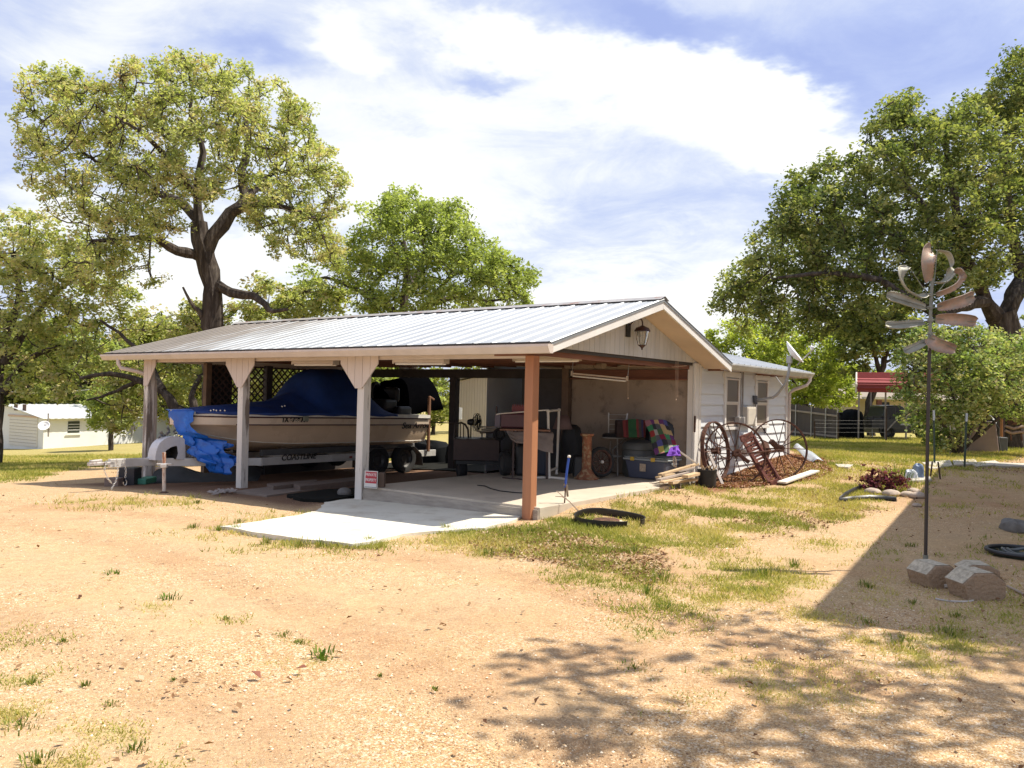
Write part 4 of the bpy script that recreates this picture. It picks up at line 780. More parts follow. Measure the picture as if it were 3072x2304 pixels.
# lattice panels
latM=M('dark_lattice',(.07,.045,.035),.8,var=.3,world=True)
for a,b in ((1.40,2.78),(2.98,5.58)):
    mb=MB(); z0,z1=.75,2.17; st=.118
    for s_ in (1,-1):
        c=a-(z1-z0)*(1 if s_>0 else 0)
        while c<b+(z1-z0):
            # line x=c+s*(z-z0)
            pts=[]
            for z_ in (z0,z1):
                pts.append((c+s_*(z_-z0),z_))
            (xa,za),(xb,zb_)=pts
            def clip(xa,za,xb,zb_):
                t0,t1=0,1
                for lo,hi in ((a,b),):
                    dx_=xb-xa
                    if abs(dx_)<1e-9: return None
                    ta,tb=sorted(((lo-xa)/dx_,(hi-xa)/dx_)); t0=max(t0,ta);t1=min(t1,tb)
                if t1-t0<.02: return None
                return (xa+(xb-xa)*t0,za+(zb_-za)*t0),(xa+(xb-xa)*t1,za+(zb_-za)*t1)
            r_=clip(xa,za,xb,zb_)
            if r_: mb.bar((r_[0][0],9.62+.006*s_,r_[0][1]),(r_[1][0],9.62+.006*s_,r_[1][1]),.010,.034,up=(-(1 if s_>0 else -1),0,1) if 0 else (0,1,0)) if 0 else mb.bar((r_[0][0],9.62+.006*s_,r_[0][1]),(r_[1][0],9.62+.006*s_,r_[1][1]),.034,.010,up=(0,1,0))
            c+=st*1.414
    mb.bx(a,b,9.60,9.64,z1-.03,z1); mb.bx(a,b,9.60,9.64,z0-.03,z0)
    hp('lattice_panel',mb,latM)
mb=MB(); mb.bx(1.38,5.6,9.61,9.63,-.6,.73); hp('skirt_board',mb,darkM)  # unseen dark board, added to block sun and hide bright ground under the boat
mb=MB(); mb.bx(1.38,1.95,9.65,9.655,.7,2.15); hp('shade_cloth',mb,M('black_shade_cloth',(.02,.02,.022),.9,world=True))
# --- wing: sided wall with two windows
WX0,WX1=5.42,10.38
wins=[(6.62,7.28,1.13,2.09),(8.34,9.0,1.13,2.08)]
mb=MB(); lap=.195; z=.05
def wz(z): return z
levels=list(np.arange(.10,2.33,.208))
for i,z0 in enumerate(levels):
    z1=min(z0+.208,2.33)
    xs=[(WX0,WX1)]
    for a,b,c,d in wins:
        nx_=[]
        for p,q in xs:
            if z1>c and z0<d: nx_+=[(p,a+.02),(b-.02,q)] if p<a and q>b else [(p,q)]
            else: nx_.append((p,q))
        xs=nx_
    for p,q in xs:
        mb.add([(p,-.036,z0),(q,-.036,z0),(q,-.008,z1),(p,-.008,z1),(p,-.0,z0),(q,-.0,z0)],[(0,1,2,3),(4,5,1,0)])
mb.bx(WX0,WX1,.004,.10,-.1,2.34) if 0 else None
hp('siding_wall',mb,sideM)
mb=MB(); mb.bx(WX0,WX1,-.012,.02,-.3,.10); hp('foundation',mb,conc)
mb=MB(); mb.bx(WX0,WX1,.01,.012,.1,2.33); mb.bx(WX1-.01,WX1,.012,5.0,-.2,2.33); mb.bx(5.3,WX1-.01,4.99,5.0,-.2,2.33); hp('wall_core',mb,sideM)
mb=MB(); mb.bx(WX1-.06,WX1+.03,-.058,.04,-.1,2.33); hp('corner_trim',mb,trimM,bevel=.004)
for a,b,c,d in wins:
    mb=MB(); t=.075
    mb.bx(a-t,a,-.062,-.012,c-.02,d+.02); mb.bx(b,b+t,-.062,-.012,c-.02,d+.02); mb.bx(a-t-.04,b+t+.04,-.072,-.012,d+.02,d+.13); mb.bx(a-t-.01,b+t+.01,-.085,-.012,c-.075,c-.02)
    wf=hp('window',mb,trimM,bevel=.003); mid=(c+d)/2-.02
    for s0,s1,dy in ((c,mid,.0),(mid,d,-.012)):
        mb=MB(); f=.032
        mb.bx(a,a+f,-.05+dy,-.02+dy,s0,s1); mb.bx(b-f,b,-.05+dy,-.02+dy,s0,s1); mb.bx(a+f,b-f,-.05+dy,-.02+dy,s0,s0+f); mb.bx(a+f,b-f,-.05+dy,-.02+dy,s1-f,s1)
        part(house,'sash',mb,gutM,parent=wf,frame='l')
        mb=MB(); mb.bx(a+f,b-f,-.036+dy,-.030+dy,s0+f,s1-f); part(house,'pane',mb,glassM,parent=wf,frame='l')
    mb=MB(); mb.bx(a+.03,b-.03,-.010,-.002,c,d); part(house,'blind',mb,M('tan_blind',(.36,.28,.22),.8,var=.1,world=True),parent=wf,frame='l')
# wing roof + gutter + soffit
def wzf(V_): return WZ+(V_+.38)*.22
mb=MB(); ks=[]; n=18
for i in range(n+1):
    c=URE-.25+i*(WUE-URE+.25)/n
    for dv,h in ((-.03,0),(-.012,.02),(.012,.02),(.03,0)): ks.append((c+dv,h))
rows=[[(k_[0],V_,wzf(V_)+k_[1]) for k_ in ks] for V_ in (-.42,.4,1.5,2.6)]
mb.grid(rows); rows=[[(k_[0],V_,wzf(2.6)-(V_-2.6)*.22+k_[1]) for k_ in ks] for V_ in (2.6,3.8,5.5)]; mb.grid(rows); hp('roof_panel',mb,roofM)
mb=MB(); mb.add([(5.45,-.34,WZ-.012),(WUE-.02,-.34,WZ-.012),(WUE-.02,2.6,wzf(2.6)-.02),(5.45,2.6,wzf(2.6)-.02),(WUE-.02,5.4,WZ-.1),(5.45,5.4,WZ-.1)],[(3,2,1,0),(5,4,2,3)]); hp('roof_deck',mb,underM)
mb=MB(); mb.bx(5.6,WUE,-.365,-.34,2.215,2.345); mb.bx(WUE-.03,WUE,-.34,.1,2.215,2.345); hp('fascia',mb,gutM)
mb=MB(); prof2=[(y_,z_) for y_,z_ in prof]; mb.prism(prof,(5.58,-.368,2.232),(0,1,0),(0,0,1),(1,0,0),WUE-5.56); hp('gutter',mb,M('grey_gutter',(.50,.50,.49),.4,metal=.2,var=.2,scale=3,col2=(.3,.29,.28),th=.62,world=True),bevel=.002)
for U_ in (5.75,8.3,8.62,9.15):
    mb=MB(); mb.bx(U_,U_+.045,-.33,-.01,2.20,2.31); hp('rafter_tail',mb,joistM)
mb=MB(); mb.bx(5.5,WX1,-.335,-.03,2.325,2.335); hp('soffit',mb,soffM)
mb=MB(); mb.tube([(10.84,-.43,2.24),(10.84,-.43,2.16),(10.78,-.38,2.05),(10.50,-.16,1.93),(10.44,-.08,1.85),(10.44,-.07,1.2),(10.44,-.07,.15)],.04,8); hp('downspout',mb,gutM,smooth=True)
mb=MB(); mb.add([(WX1-.002,.02,2.3),(WX1-.002,5.0,2.3),(WX1-.002,2.5,wzf(2.6)-.03)],[(0,1,2)]); hp('gable_siding',mb,gableM)
# --- conduits, meter box, power riser
def tubeT(pts,r,n=8): return MB().tube(pts,r,n)
t=thing('electric_meter','grey electric meter box with two conduits between the two windows','meter box',B(7.55,-.03,1.2),RZ)
c1=atV(2219,1235,-.05); c2=atV(2226,1235,-.05)
for nm,c in (('conduit',c1),('conduit',c2)): part(t,nm,MB().tube([(c[0],-.06,1.30),(c[0],-.06,2.26)],.018,8),M('grey_pipe',(.30,.27,.25),.5,metal=.3,world=True),frame='uv',smooth=True)
a=atV(2213,1250,-.1)[0]; bb=atV(2231,1250,-.1)[0]
mb=MB().bx(a,bb,-.14,-.03,1.17,1.31); part(t,'box',mb,M('meter_grey',(.42,.40,.38),.5,metal=.2,world=True),frame='uv',bevel=.008)
mb=MB().bx(a+.04,a+.09,-.09,-.03,.45,1.17); part(t,'lower_conduit',mb,MATS['grey_pipe'],frame='uv',bevel=.01)
t=thing('breaker_panel','cream metal breaker panel on the siding left of the second window','breaker panel',B(7.9,-.03,1.0),RZ)
a=atV(2232,1250,-.1)[0]; bb=atV(2258,1250,-.1)[0]
part(t,'cabinet',MB().bx(a,bb,-.17,-.03,1.12,1.52),M('cream_cabinet',(.58,.53,.45),.45,var=.08,world=True),frame='uv',bevel=.01)
part(t,'door',MB().bx(a+.03,bb-.03,-.18,-.172,1.15,1.49),MATS['cream_cabinet'],frame='uv',bevel=.004)
part(t,'lower_box',MB().bx(a-.1,bb-.05,-.13,-.03,.62,.98),sideM,frame='uv',bevel=.01)
# --- satellite dish
dishM=M('dish_white',(.78,.77,.78),.35,var=.06,scale=4,bump=.02,world=True); galv=M('galvanised_tube',(.40,.41,.42),.45,metal=.5,var=.15,world=True)
w0=atV(2262,1200,-.04); p0=B(*w0); t=thing('satellite_dish','white satellite dish on a bent grey arm bolted beside the second window','satellite dish',p0,RZ)
dp=p0[1]
a1=D(2262,1200,dp); a2=D(2300,1197,dp-.25); a3=D(2330,1185,dp-.5); a4=D(2357,1150,dp-.65); a5=D(2366,1120,dp-.7); a6=D(2368,1090,dp-.7)
part(t,'mast',MB().tube([a1,a2,D(2318,1193,dp-.42),a3,a4,a5,a6],.028,10),galv,smooth=True)
part(t,'wall_bracket',MB().bar(D(2262,1187,dp),D(2262,1213,dp),.16,.02,up=(u[0],u[1],0)).bar(a1,D(2270,1199,dp-.08),.07,.10),M('bracket_grey',(.16,.16,.17),.5,metal=.4,world=True),bevel=.01)
part(t,'stay',MB().tube([D(2350,1160,dp-.6),D(2328,1130,dp-.1)],.008,6),galv)
cen=D(2373,1064,dp-.72); e1=D(2343,1036,dp-.62)-cen; nrm=np.array([.60,-.28,.50]); nrm/=np.linalg.norm(nrm); yy=np.cross(nrm,e1); yy/=np.linalg.norm(yy); xx=np.cross(yy,nrm); R0=np.linalg.norm(e1)*.98
rows=[]
for i in range(7):
    r=R0*i/6; rows.append([tuple(cen+(xx*math.cos(q)*r+yy*math.sin(q)*r*.86)+nrm*(.10*(i/6)**2)) for q in np.linspace(0,2*PI,33)])
part(t,'reflector',MB().grid(rows),dishM,smooth=True,solid=.012)
part(t,'dish_mount',MB().bar(a6,cen-nrm*.04,.10,.09),galv,bevel=.01)
lnb=D(2437,1050,dp-1.05); part(t,'feed_arm',MB().tube([cen-nrm*.03-xx*R0*.9,D(2412,1075,dp-.9),lnb],.013,6),galv,smooth=True)
part(t,'feed_horn',MB().bar(lnb,lnb+np.array([-.02,.03,.09]),.045,.045).bar(lnb+np.array([-.03,0,.05]),lnb+np.array([.03,0,.05]),.04,.04),dishM,bevel=.01)
part(t,'cable',MB().tube([D(2268,1212,dp-.02),D(2262,1235,dp-.02),D(2264,1262,dp-.02),D(2256,1290,dp-.03)],.008,5),M('black_rubber',(.02,.02,.02),.6),smooth=True)
# --- lantern on the gable
bronze=M('bronze_lantern',(.06,.03,.028),.45,metal=.6,var=.2); blackM=M('black_plate',(.02,.022,.022),.5)
lp=B(2.55,-.03,2.72); t=thing('wall_lantern','dark bronze carriage lantern with tapered glass under the gable peak','lantern',lp,RZ)
s_=.0070
def lz(y): return 2.72+(995-y)*.0064
part(t,'back_plate',MB().bx(2.47,2.58,-.07,-.03,lz(1011),lz(977)),blackM,frame='uv',bevel=.006)
cx,cy=2.68,-.22
part(t,'arm',MB().tube([(2.53,-.06,lz(985)),(2.55,-.12,lz(972)),(2.60,-.17,lz(965)),(2.66,-.21,lz(966)),(cx,cy,lz(973)),(cx,cy,lz(982))],.011,6),bronze,frame='uv',smooth=True)
part(t,'cap',MB().lathe([(.001,lz(980)),(.03,lz(982)),(.05,lz(984)),(.105,lz(987.5)),(.11,lz(990)),(.125,lz(993)),(.13,lz(996)),(.001,lz(995))],(cx,cy,0),20),bronze,frame='uv',smooth=True)
part(t,'glass',MB().lathe([(.105,lz(996)),(.10,lz(1004)),(.085,lz(1016)),(.06,lz(1030))],(cx,cy,0),20),M('lantern_glass',(.75,.75,.70),.1,trans=.85,var=.05,bump=0),frame='uv',smooth=True)
mb=MB()
for k in range(6):
    a=k*PI/3; mb.tube([(cx+math.cos(a)*.107,cy+math.sin(a)*.107,lz(996)),(cx+math.cos(a)*.088,cy+math.sin(a)*.088,lz(1016)),(cx+math.cos(a)*.06,cy+math.sin(a)*.06,lz(1031))],.004,4)
mb.tube([(cx,cy,lz(996)),(cx,cy,lz(1030))],.008,6); part(t,'cage',mb,bronze,frame='uv')
part(t,'finial',MB().lathe([(.062,lz(1030)),(.055,lz(1032)),(.03,lz(1035)),(.012,lz(1038)),(.014,lz(1040)),(.001,lz(1043))],(cx,cy,0),14),bronze,frame='uv',smooth=True)
# --- fluorescent fixtures
lampM=M('fixture_enamel',(.55,.46,.38),.45,var=.08); tubeM=M('fluorescent_glass',(.75,.72,.68),.3,var=.03,bump=0)
def fixture(label,a,b,w_=.16,tubes=2,bare=False):
    a=Vector([float(q) for q in a]);b=Vector([float(q) for q in b]); c=(a+b)/2; t=thing('light_fixture',label,'light fixture',c,0,'fluorescent fixtures under the roof')
    d=(b-a).normalized(); sd_=d.cross(Vector((0,0,1))).normalized()
    mb=MB().bar(a,b,.05 if bare else w_,.03 if bare else .055); 
    part(t,'housing',mb,lampM,bevel=.004)
    for k in range(tubes):
        o_=sd_*((k-.5*(tubes-1))*w_*.5)+Vector((0,0,-.045)); part(t,'lamp_tube',MB().tube([a+d*.04+o_,b-d*.04+o_],.015,8),tubeM,smooth=True)
    for q in (a+d*.015,b-d*.015): part(t,'end_cap',MB().bar(q-d*.012,q+d*.012,w_*1.02 if not bare else .08,.085),lampM)
    return t
def BU(U_,V_,z): return B(U_,V_,z)
q=lambda x,y,z: Zp(x,y,z)
fixture('pale fluorescent fixture hanging above the boat cover',q(884,1087,2.14),q(1009,1087,2.14))
fixture('long pale fluorescent fixture under the eave right of the white slab post',q(1186,1083,2.14),q(1340,1083,2.14))
fixture('wide cream fluorescent fixture passing behind the cedar corner post',D(1540,1075,12.2),D(1741,1074,12.4),.2)
fixture('slim fluorescent fixture tilting up under the gable beam',D(1800,1064,14.2),D(1918,1080,15.2),.08,1)
ft=fixture('bare shop light hanging on chains from the rafters in front of the inner wall',D(1714,1120,14.6),D(1884,1136,14.2),.12,2,True)
for x,y,dd in ((1716,1118,14.6),(1883,1132,14.2)): part(ft,'chain',MB().tube([D(x,y,dd),D(x+4,y-38,dd)],.006,5),galv)
# ================================================================ BOAT, TRAILER, COVERS
hullM=M('hull_gelcoat',(.80,.61,.43),.28,var=.06,scale=1.2,bump=.02,coat=.4); railM=M('white_gelcoat',(.74,.71,.64),.28,var=.05,bump=.02,coat=.3); stripeM=M('maroon_stripe',(.075,.03,.04),.4,var=.1)
navyM=M('navy_cover',(.014,.05,.22),.62,var=.25,scale=3,bump=.3,bscale=12); blueM=M('blue_tarpaulin',(.012,.13,.55),.36,var=.22,scale=5,col2=(.05,.24,.66),th=.66,soft=.2,bump=.25,bscale=25)
blackv=M('black_vinyl',(.02,.02,.022),.45,var=.2); alu=M('aluminium_beam',(.62,.60,.57),.5,metal=.35,var=.15,scale=3,col2=(.40,.33,.27),th=.66,bump=.1); tyreM=M('tyre_rubber',(.022,.022,.023),.85,var=.2,bump=.2); rustM=M('rusted_iron',(.085,.038,.028),.9,metal=.2,var=.45,scale=8,col2=(.17,.08,.05),th=.55,soft=.2,bump=.5,bscale=35)
BX=-.50; BV=8.0
bl=B(BX,BV,-.2); boat=thing('boat','cream and navy speedboat on its trailer under the carport','boat',bl,RZ)
# local x = towards stern (U), y = V
st=np.array([0,.12,.35,.7,1.1,1.6,2.2,3.,4.,5.,6.05]); hw=np.array([.02,.18,.40,.62,.79,.93,1.03,1.10,1.13,1.12,1.08])
shz=np.array([1.215,1.215,1.212,1.205,1.2,1.195,1.19,1.18,1.165,1.15,1.13]); chw=np.array([.01,.05,.13,.28,.45,.62,.76,.86,.92,.93,.92]); chz=np.array([1.08,.98,.86,.74,.66,.60,.565,.55,.54,.53,.52]); kz=np.array([1.04,.88,.70,.55,.46,.40,.36,.33,.32,.31,.31])
def hullpt(x,k):
    w_=np.interp(x,st,hw);z=np.interp(x,st,shz);cw=np.interp(x,st,chw);cz_=np.interp(x,st,chz);k_=np.interp(x,st,kz)
    P_=[(w_,z),(w_*1.0,z-.075),(w_*.985,z-.105),(w_*.965,z-.24),(w_*.93+cw*.02,z-.26),(cw+(w_-cw)*.55,cz_+(z-cz_)*.42),(cw+(w_-cw)*.18,cz_+(z-cz_)*.12),(cw,cz_),(cw*.96,cz_-.02),(cw*.5,(cz_+k_)/2-.005),(0,k_)]
    return P_[k]
NK=11; xs=np.linspace(0,1,34)**1.3*6.05
def L2(x,y,z): return (x,y,z-bl[2])
rows=[]
for x in xs:
    half=[hullpt(x,k) for k in range(3,NK)]; rows.append([L2(x,-a,b) for a,b in half]+[L2(x,a,b) for a,b in half[:-1][::-1]])
mb=MB().grid(rows); mb.add([rows[-1][i] for i in range(len(rows[-1]))],[tuple(range(len(rows[-1])))])
part(boat,'hull',mb,hullM,frame='l',smooth=True)
def band(k0,k1,name,mat,out=.0):
    mb=MB()
    for s_ in (-1,1):
        rr=[[L2(x,s_*(hullpt(x,k0)[0]+out),hullpt(x,k0)[1]),L2(x,s_*(hullpt(x,k1)[0]+out),hullpt(x,k1)[1])] for x in xs]; mb.grid(rr)
    mb.add([L2(6.05,-hullpt(6.05,k0)[0],hullpt(6.05,k0)[1]),L2(6.05,hullpt(6.05,k0)[0],hullpt(6.05,k0)[1]),L2(6.05,hullpt(6.05,k1)[0],hullpt(6.05,k1)[1]),L2(6.05,-hullpt(6.05,k1)[0],hullpt(6.05,k1)[1])],[(0,1,2,3)])
    return part(boat,name,mb,mat,frame='l',smooth=True)
band(0,1,'gunwale',railM,.012); band(1,2,'stripe',stripeM,.008); band(2,3,'topside_band',M('tan_topside',(.76,.62,.48),.3,var=.05,coat=.3)); 
mb=MB()
for s_ in (-1,1):
    xx=[x for x in xs if x>.9]; mb.grid([[L2(x,s_*(hullpt(x,3)[0]+.004),hullpt(x,3)[1]+.014),L2(x,s_*(hullpt(x,3)[0]+.004),hullpt(x,3)[1]-.012)] for x in xx])
part(boat,'stripe',mb,stripeM,frame='l')
mb=MB()
for s_ in (-1,1): mb.tube([L2(x,s_*(hullpt(x,7)[0]+.004),hullpt(x,7)[1]) for x in xs],.008,5)
part(boat,'chine_strip',mb,railM,frame='l')
mb=MB().grid([[L2(x,-(hullpt(x,0)[0]),hullpt(x,0)[1]+.002),L2(x,0,hullpt(x,0)[1]+.02),L2(x,(hullpt(x,0)[0]),hullpt(x,0)[1]+.002)] for x in xs]); part(boat,'deck',mb,railM,frame='l',smooth=True)
# writing on the near side (side of -V)
def side_text(s,xc_px,py,size,mat,name,sx=1.,shear=0,bold=0,VV=6.86):
    uvp=atV(xc_px,py,VV); x=uvp[0]-BX; t_=text(s,size,.003,shear=shear,bold=bold,sx=sx); vs=[]
    for a,b,c in t_.v:
        X_=min(x+a,6.04); Z_=uvp[2]+b; ks=[hullpt(X_,k) for k in range(2,8)][::-1]; w_=float(np.interp(Z_,[q[1] for q in ks],[q[0] for q in ks])); vs.append(L2(X_,-(w_+.016+c),Z_))
    t_.v=vs; return part(boat,name,t_,mat,frame='l')
ink=M('black_lettering',(.012,.012,.012),.5,var=0,bump=0)
side_text('TX 6768 AH',862,1267,.150,ink,'registration_number',sx=.74,bold=.007)
mb=MB(); a=atV(914,1264,6.86); mb.bx(a[0]-BX,a[0]-BX+.12,-1.115,-1.09,a[2]-bl[2],a[2]-bl[2]+.10); q_=part(boat,'registration_decal',mb,M('decal_green',(.25,.27,.22),.5),frame='l')
side_text('Sea Arrow',1213,1286,.20,ink,'name_lettering',sx=1.15,shear=.0,bold=.003)
# cover snaps letters row on navy canvas (white dots)
# navy mooring cover
cov=[(.30,1.235),(.6,1.27),(1.1,1.32),(1.77,1.36),(2.37,1.45),(2.85,1.62),(3.10,2.04),(3.3,2.13),(4.0,2.15),(4.15,2.10),(4.50,1.66),(4.72,1.40),(4.88,1.22)]
cx_=np.array([c[0] for c in cov]); chh=np.array([c[1] for c in cov])
rows=[]; rr_=np.random.default_rng(2)
for x in np.linspace(cx_[0],cx_[-1],60):
    h_=np.interp(x,cx_,chh); w_=np.interp(x,st,hw)+.03; z0=np.interp(x,st,shz); row=[]
    for t_ in np.linspace(-1,1,33):
        a=abs(t_); tent=max(0,h_-z0-.12); 
        zz=z0+(h_-z0-tent)*(1-a**2.2)+tent*max(0,1-(a/.97)**(2.6 if tent>.3 else 1.6)); y_=t_*w_
        if tent>.3: y_=t_*w_*(1-.12*(1-a))
        wr=(fbm(np.array([x*1.4+t_]),np.array([t_*3+7]),2.2,3,5)[0]-.5)*.05*(1-a*.6)
        row.append(L2(x,y_,zz+wr))
    # hanging hem
    row=[L2(x,-w_-.012,z0-.045-.01*math.sin(x*9))]+row+[L2(x,w_+.012,z0-.045)]; rows.append(row)
mb=MB().grid(rows)
cv=single('boat_cover','navy blue canvas cover stretched over the bow and peaked over the windshield','boat cover',MB().add([tuple((Matrix.Translation(Vector([float(q) for q in bl]))@Matrix.Rotation(RZ,4,'Z'))@Vector(p_)) for p_ in mb.v],mb.f),navyM,B(1.5,BV,1.2),RZ,smooth=True,solid=.006)
def toboat(px_,py_,VV): q_=atV(px_,py_,VV); return (q_[0]-BX,q_[1]-BV,q_[2]-bl[2])
# snaps on the cover as sub part of the cover
mb=MB()
for x_,y_ in ((623,1231),(632,1229),(640,1231),(652,1231),(665,1231),(837,1219),(845,1217),(992,1218),(998,1220)):
    q_=atV(x_,y_,7.2); mb.ball((q_[0],q_[1]-.1,q_[2]),.016,8,5)
sn=part(cv,'snap',mb,railM,frame='uv',smooth=True)
# windshield, console and seats aft of the cover
def lbox(cx,cy,cz,dx_,dy_,dz_): return MB().box((cx,cy,cz-bl[2]),(dx_,dy_,dz_))
for cy in (-.45,.45):
    s_=part(boat,'seat',lbox(5.12,cy,1.36,.45,.50,.28),blackv,frame='l',bevel=.07)
    part(boat,'seat_back',MB().box((5.36,cy,1.60-bl[2]),(.14,.50,.36)),blackv,parent=s_,frame='l',bevel=.07)
mb=MB().tube([L2(4.95,-.25,1.45),L2(4.9,-.25,1.72),L2(5.0,-.2,1.84),L2(5.2,-.1,1.86),L2(5.4,0,1.80),L2(5.5,.2,1.7)],.05,8); part(boat,'folded_canopy',mb,blackv,frame='l',smooth=True)
part(boat,'stern_bench',lbox(5.45,0,1.22,.45,1.7,.22),blackv,frame='l',bevel=.06)
# outboard: tilted cowling and leg
tilt=Matrix.Rotation(math.radians(28),3,'Y')
mot=Vector((6.35,0,1.62-bl[2]))
mb=MB(); prof=[(.04,-.42),(.20,-.40),(.27,-.30),(.29,-.10),(.30,.10),(.27,.28),(.20,.38),(.08,.43),(.001,.44)]
mb.lathe([(a*1.0,b*1.0) for a,b in prof],mot,20,M_=tilt@Matrix.Diagonal((1.25,.85,1)))
mo=part(boat,'outboard_motor',mb,M('motor_cowl_black',(.018,.018,.02),.3,coat=.5,var=.1),frame='l',smooth=True)
mb=MB().bar(mot+tilt@Vector((0,0,-.35)),mot+tilt@Vector((.05,0,-1.15)),.16,.26,up=(1,0,0)); part(boat,'motor_leg',mb,M('motor_leg_grey',(.05,.05,.055),.4,var=.1),parent=mo,frame='l',bevel=.03)
mb=MB(); lo=mot+tilt@Vector((.05,0,-1.15)); mb.bar(lo+Vector((-.22,0,0)),lo+Vector((.25,0,0)),.10,.10); 
for k in range(3):
    a=k*2.094; mb.bar(lo+Vector((.26,0,0)),lo+Vector((.27,math.cos(a)*.16,math.sin(a)*.16)),.10,.02)
part(boat,'propeller',mb,MATS['motor_leg_grey'],parent=mo,frame='l',bevel=.02)
mb=MB().bar((6.05,0,1.0-bl[2]),(6.3,0,1.25-bl[2]),.35,.4); part(boat,'motor_bracket',mb,MATS['motor_leg_grey'],frame='l',bevel=.03)
# dark canvas over the motor and stern
rows=[]
pts=[(1215,1192,7.3),(1235,1168,7.3),(1262,1143,7.3),(1300,1132,7.4),(1345,1122,7.4)]
for i,f in enumerate(np.linspace(0,1,14)):
    row=[]
    for y_ in np.linspace(-1,1,13):
        x=4.95+f*1.9; top=np.interp(x,[4.95,5.3,5.7,6.2,6.85],[1.50,1.78,1.95,2.04,2.10]); z=top-.70*abs(y_)**2.4*(1.2)+(rr_.random()-.5)*.03
        row.append(L2(x,y_*.80,z))
    rows.append(row)
mb=MB().grid(rows)
mw=(Matrix.Translation(Vector([float(q) for q in bl]))@Matrix.Rotation(RZ,4,'Z'))
mb.v=[tuple(mw@Vector(p_)) for p_ in mb.v]
single('motor_cover','black canvas cover draped over the outboard at the boat stern','motor cover',mb,M('black_canvas',(.002,.002,.0025),1.,var=.2,bump=.3,spec=.0),B(5.9,BV,1.3),RZ,smooth=True,solid=.006)
# ---------------- bright blue tarpaulin over bow
R_=[((504,1234,8.0),(582,1234,7.55)),((506,1256,8.02),(577,1262,7.55)),((516,1276,8.0),(576,1284,7.5)),((528,1296,7.9),(592,1300,7.4)),((540,1306,7.8),(625,1316,7.3)),((552,1316,7.7),(672,1322,7.15)),((572,1338,7.55),(684,1333,7.1)),((582,1364,7.45),(680,1352,7.1)),((600,1381,7.35),(704,1372,7.05)),((628,1398,7.25),(694,1394,7.05)),((650,1418,7.2),(670,1424,7.1))]
rows=[]; NN=34
for i in np.linspace(0,len(R_)-1,46):
    k=min(int(i),len(R_)-2); f=i-k
    a=[R_[k][0][j]*(1-f)+R_[k+1][0][j]*f for j in range(3)]; b=[R_[k][1][j]*(1-f)+R_[k+1][1][j]*f for j in range(3)]
    row=[]
    for t_ in np.linspace(0,1,NN):
        x=a[0]+(b[0]-a[0])*t_; y=a[1]+(b[1]-a[1])*t_; V_=a[2]+(b[2]-a[2])*t_
        q_=atV(x,y,V_); amp=.03+.24*min(1,i/4)
        ww=(fbm(np.array([t_*2.6+i*.10]),np.array([i*.22-t_]),2.6,4,3)[0]-.5); n2_=fbm(np.array([t_*3.2+i*.16+31]),np.array([i*.30-t_*1.3+5]),1.5,2,13)[0]; n3_=fbm(np.array([t_*6+i*.2+11]),np.array([i*.12+t_*3]),1.6,2,17)[0]; ww+=.75*(1-4*abs(n2_-.5))-.3+.4*(1-4*abs(n3_-.5))-.2
        V2=V_-amp*ww-.05*math.sin(PI*t_); 
        q2=(q_[0]+ww*amp*.4+.0,V2,q_[2]); row.append(q2)
    rows.append(row)
# top wrap back over the bow deck
top0=rows[0]; wrap=[[(q_[0]+.05*j*.6,q_[1]+(8.0-q_[1])*.0+.10*j,q_[2]+.035*math.sin(j*.7)) for q_ in top0] for j in (3,2,1)]
rows=wrap+rows
mb=MB().grid(rows); single('tarpaulin','bright blue crumpled tarpaulin hanging off the boat bow over the trailer tongue','tarpaulin',mb,blueM,B(-.4,7.6,1.2),RZ,frame='uv',smooth=True,solid=.005)
# ---------------- trailer
tl=B(1.0,BV,-.2); tr_=thing('boat_trailer','pale aluminium boat trailer carrying the speedboat, tongue out past the left post','trailer',tl,RZ)
def tz(U_): return .28 if U_<0 else .28
ZT=.265
mb=MB()
part(tr_,'tongue',MB().bar((-1.62,BV,ZT+.02),(.55,BV,ZT-.01),.09,.15),alu,frame='uv',bevel=.008)
for s_ in (-1,1):
    pts=[(-.75,BV+s_*.06,ZT),(.9,BV+s_*.93,ZT-.02),(5.9,BV+s_*.95,ZT-.06)]
    mb=MB().bar(pts[0],pts[1],.06,.15).bar(pts[1],pts[2],.06,.15); part(tr_,'side_rail',mb,alu,frame='uv',bevel=.006)
for U_ in (.9,2.4,4.0,5.5): part(tr_,'crossmember',MB().bar((U_,BV-.93,ZT-.06),(U_,BV+.93,ZT-.06),.06,.09),alu,frame='uv')
for s_ in (-1,1): part(tr_,'bunk',MB().bar((1.2,BV+s_*.5,.38),(5.6,BV+s_*.5,.36),.10,.12),M('grey_carpet_bunk',(.10,.10,.10),.9),frame='uv',bevel=.01)
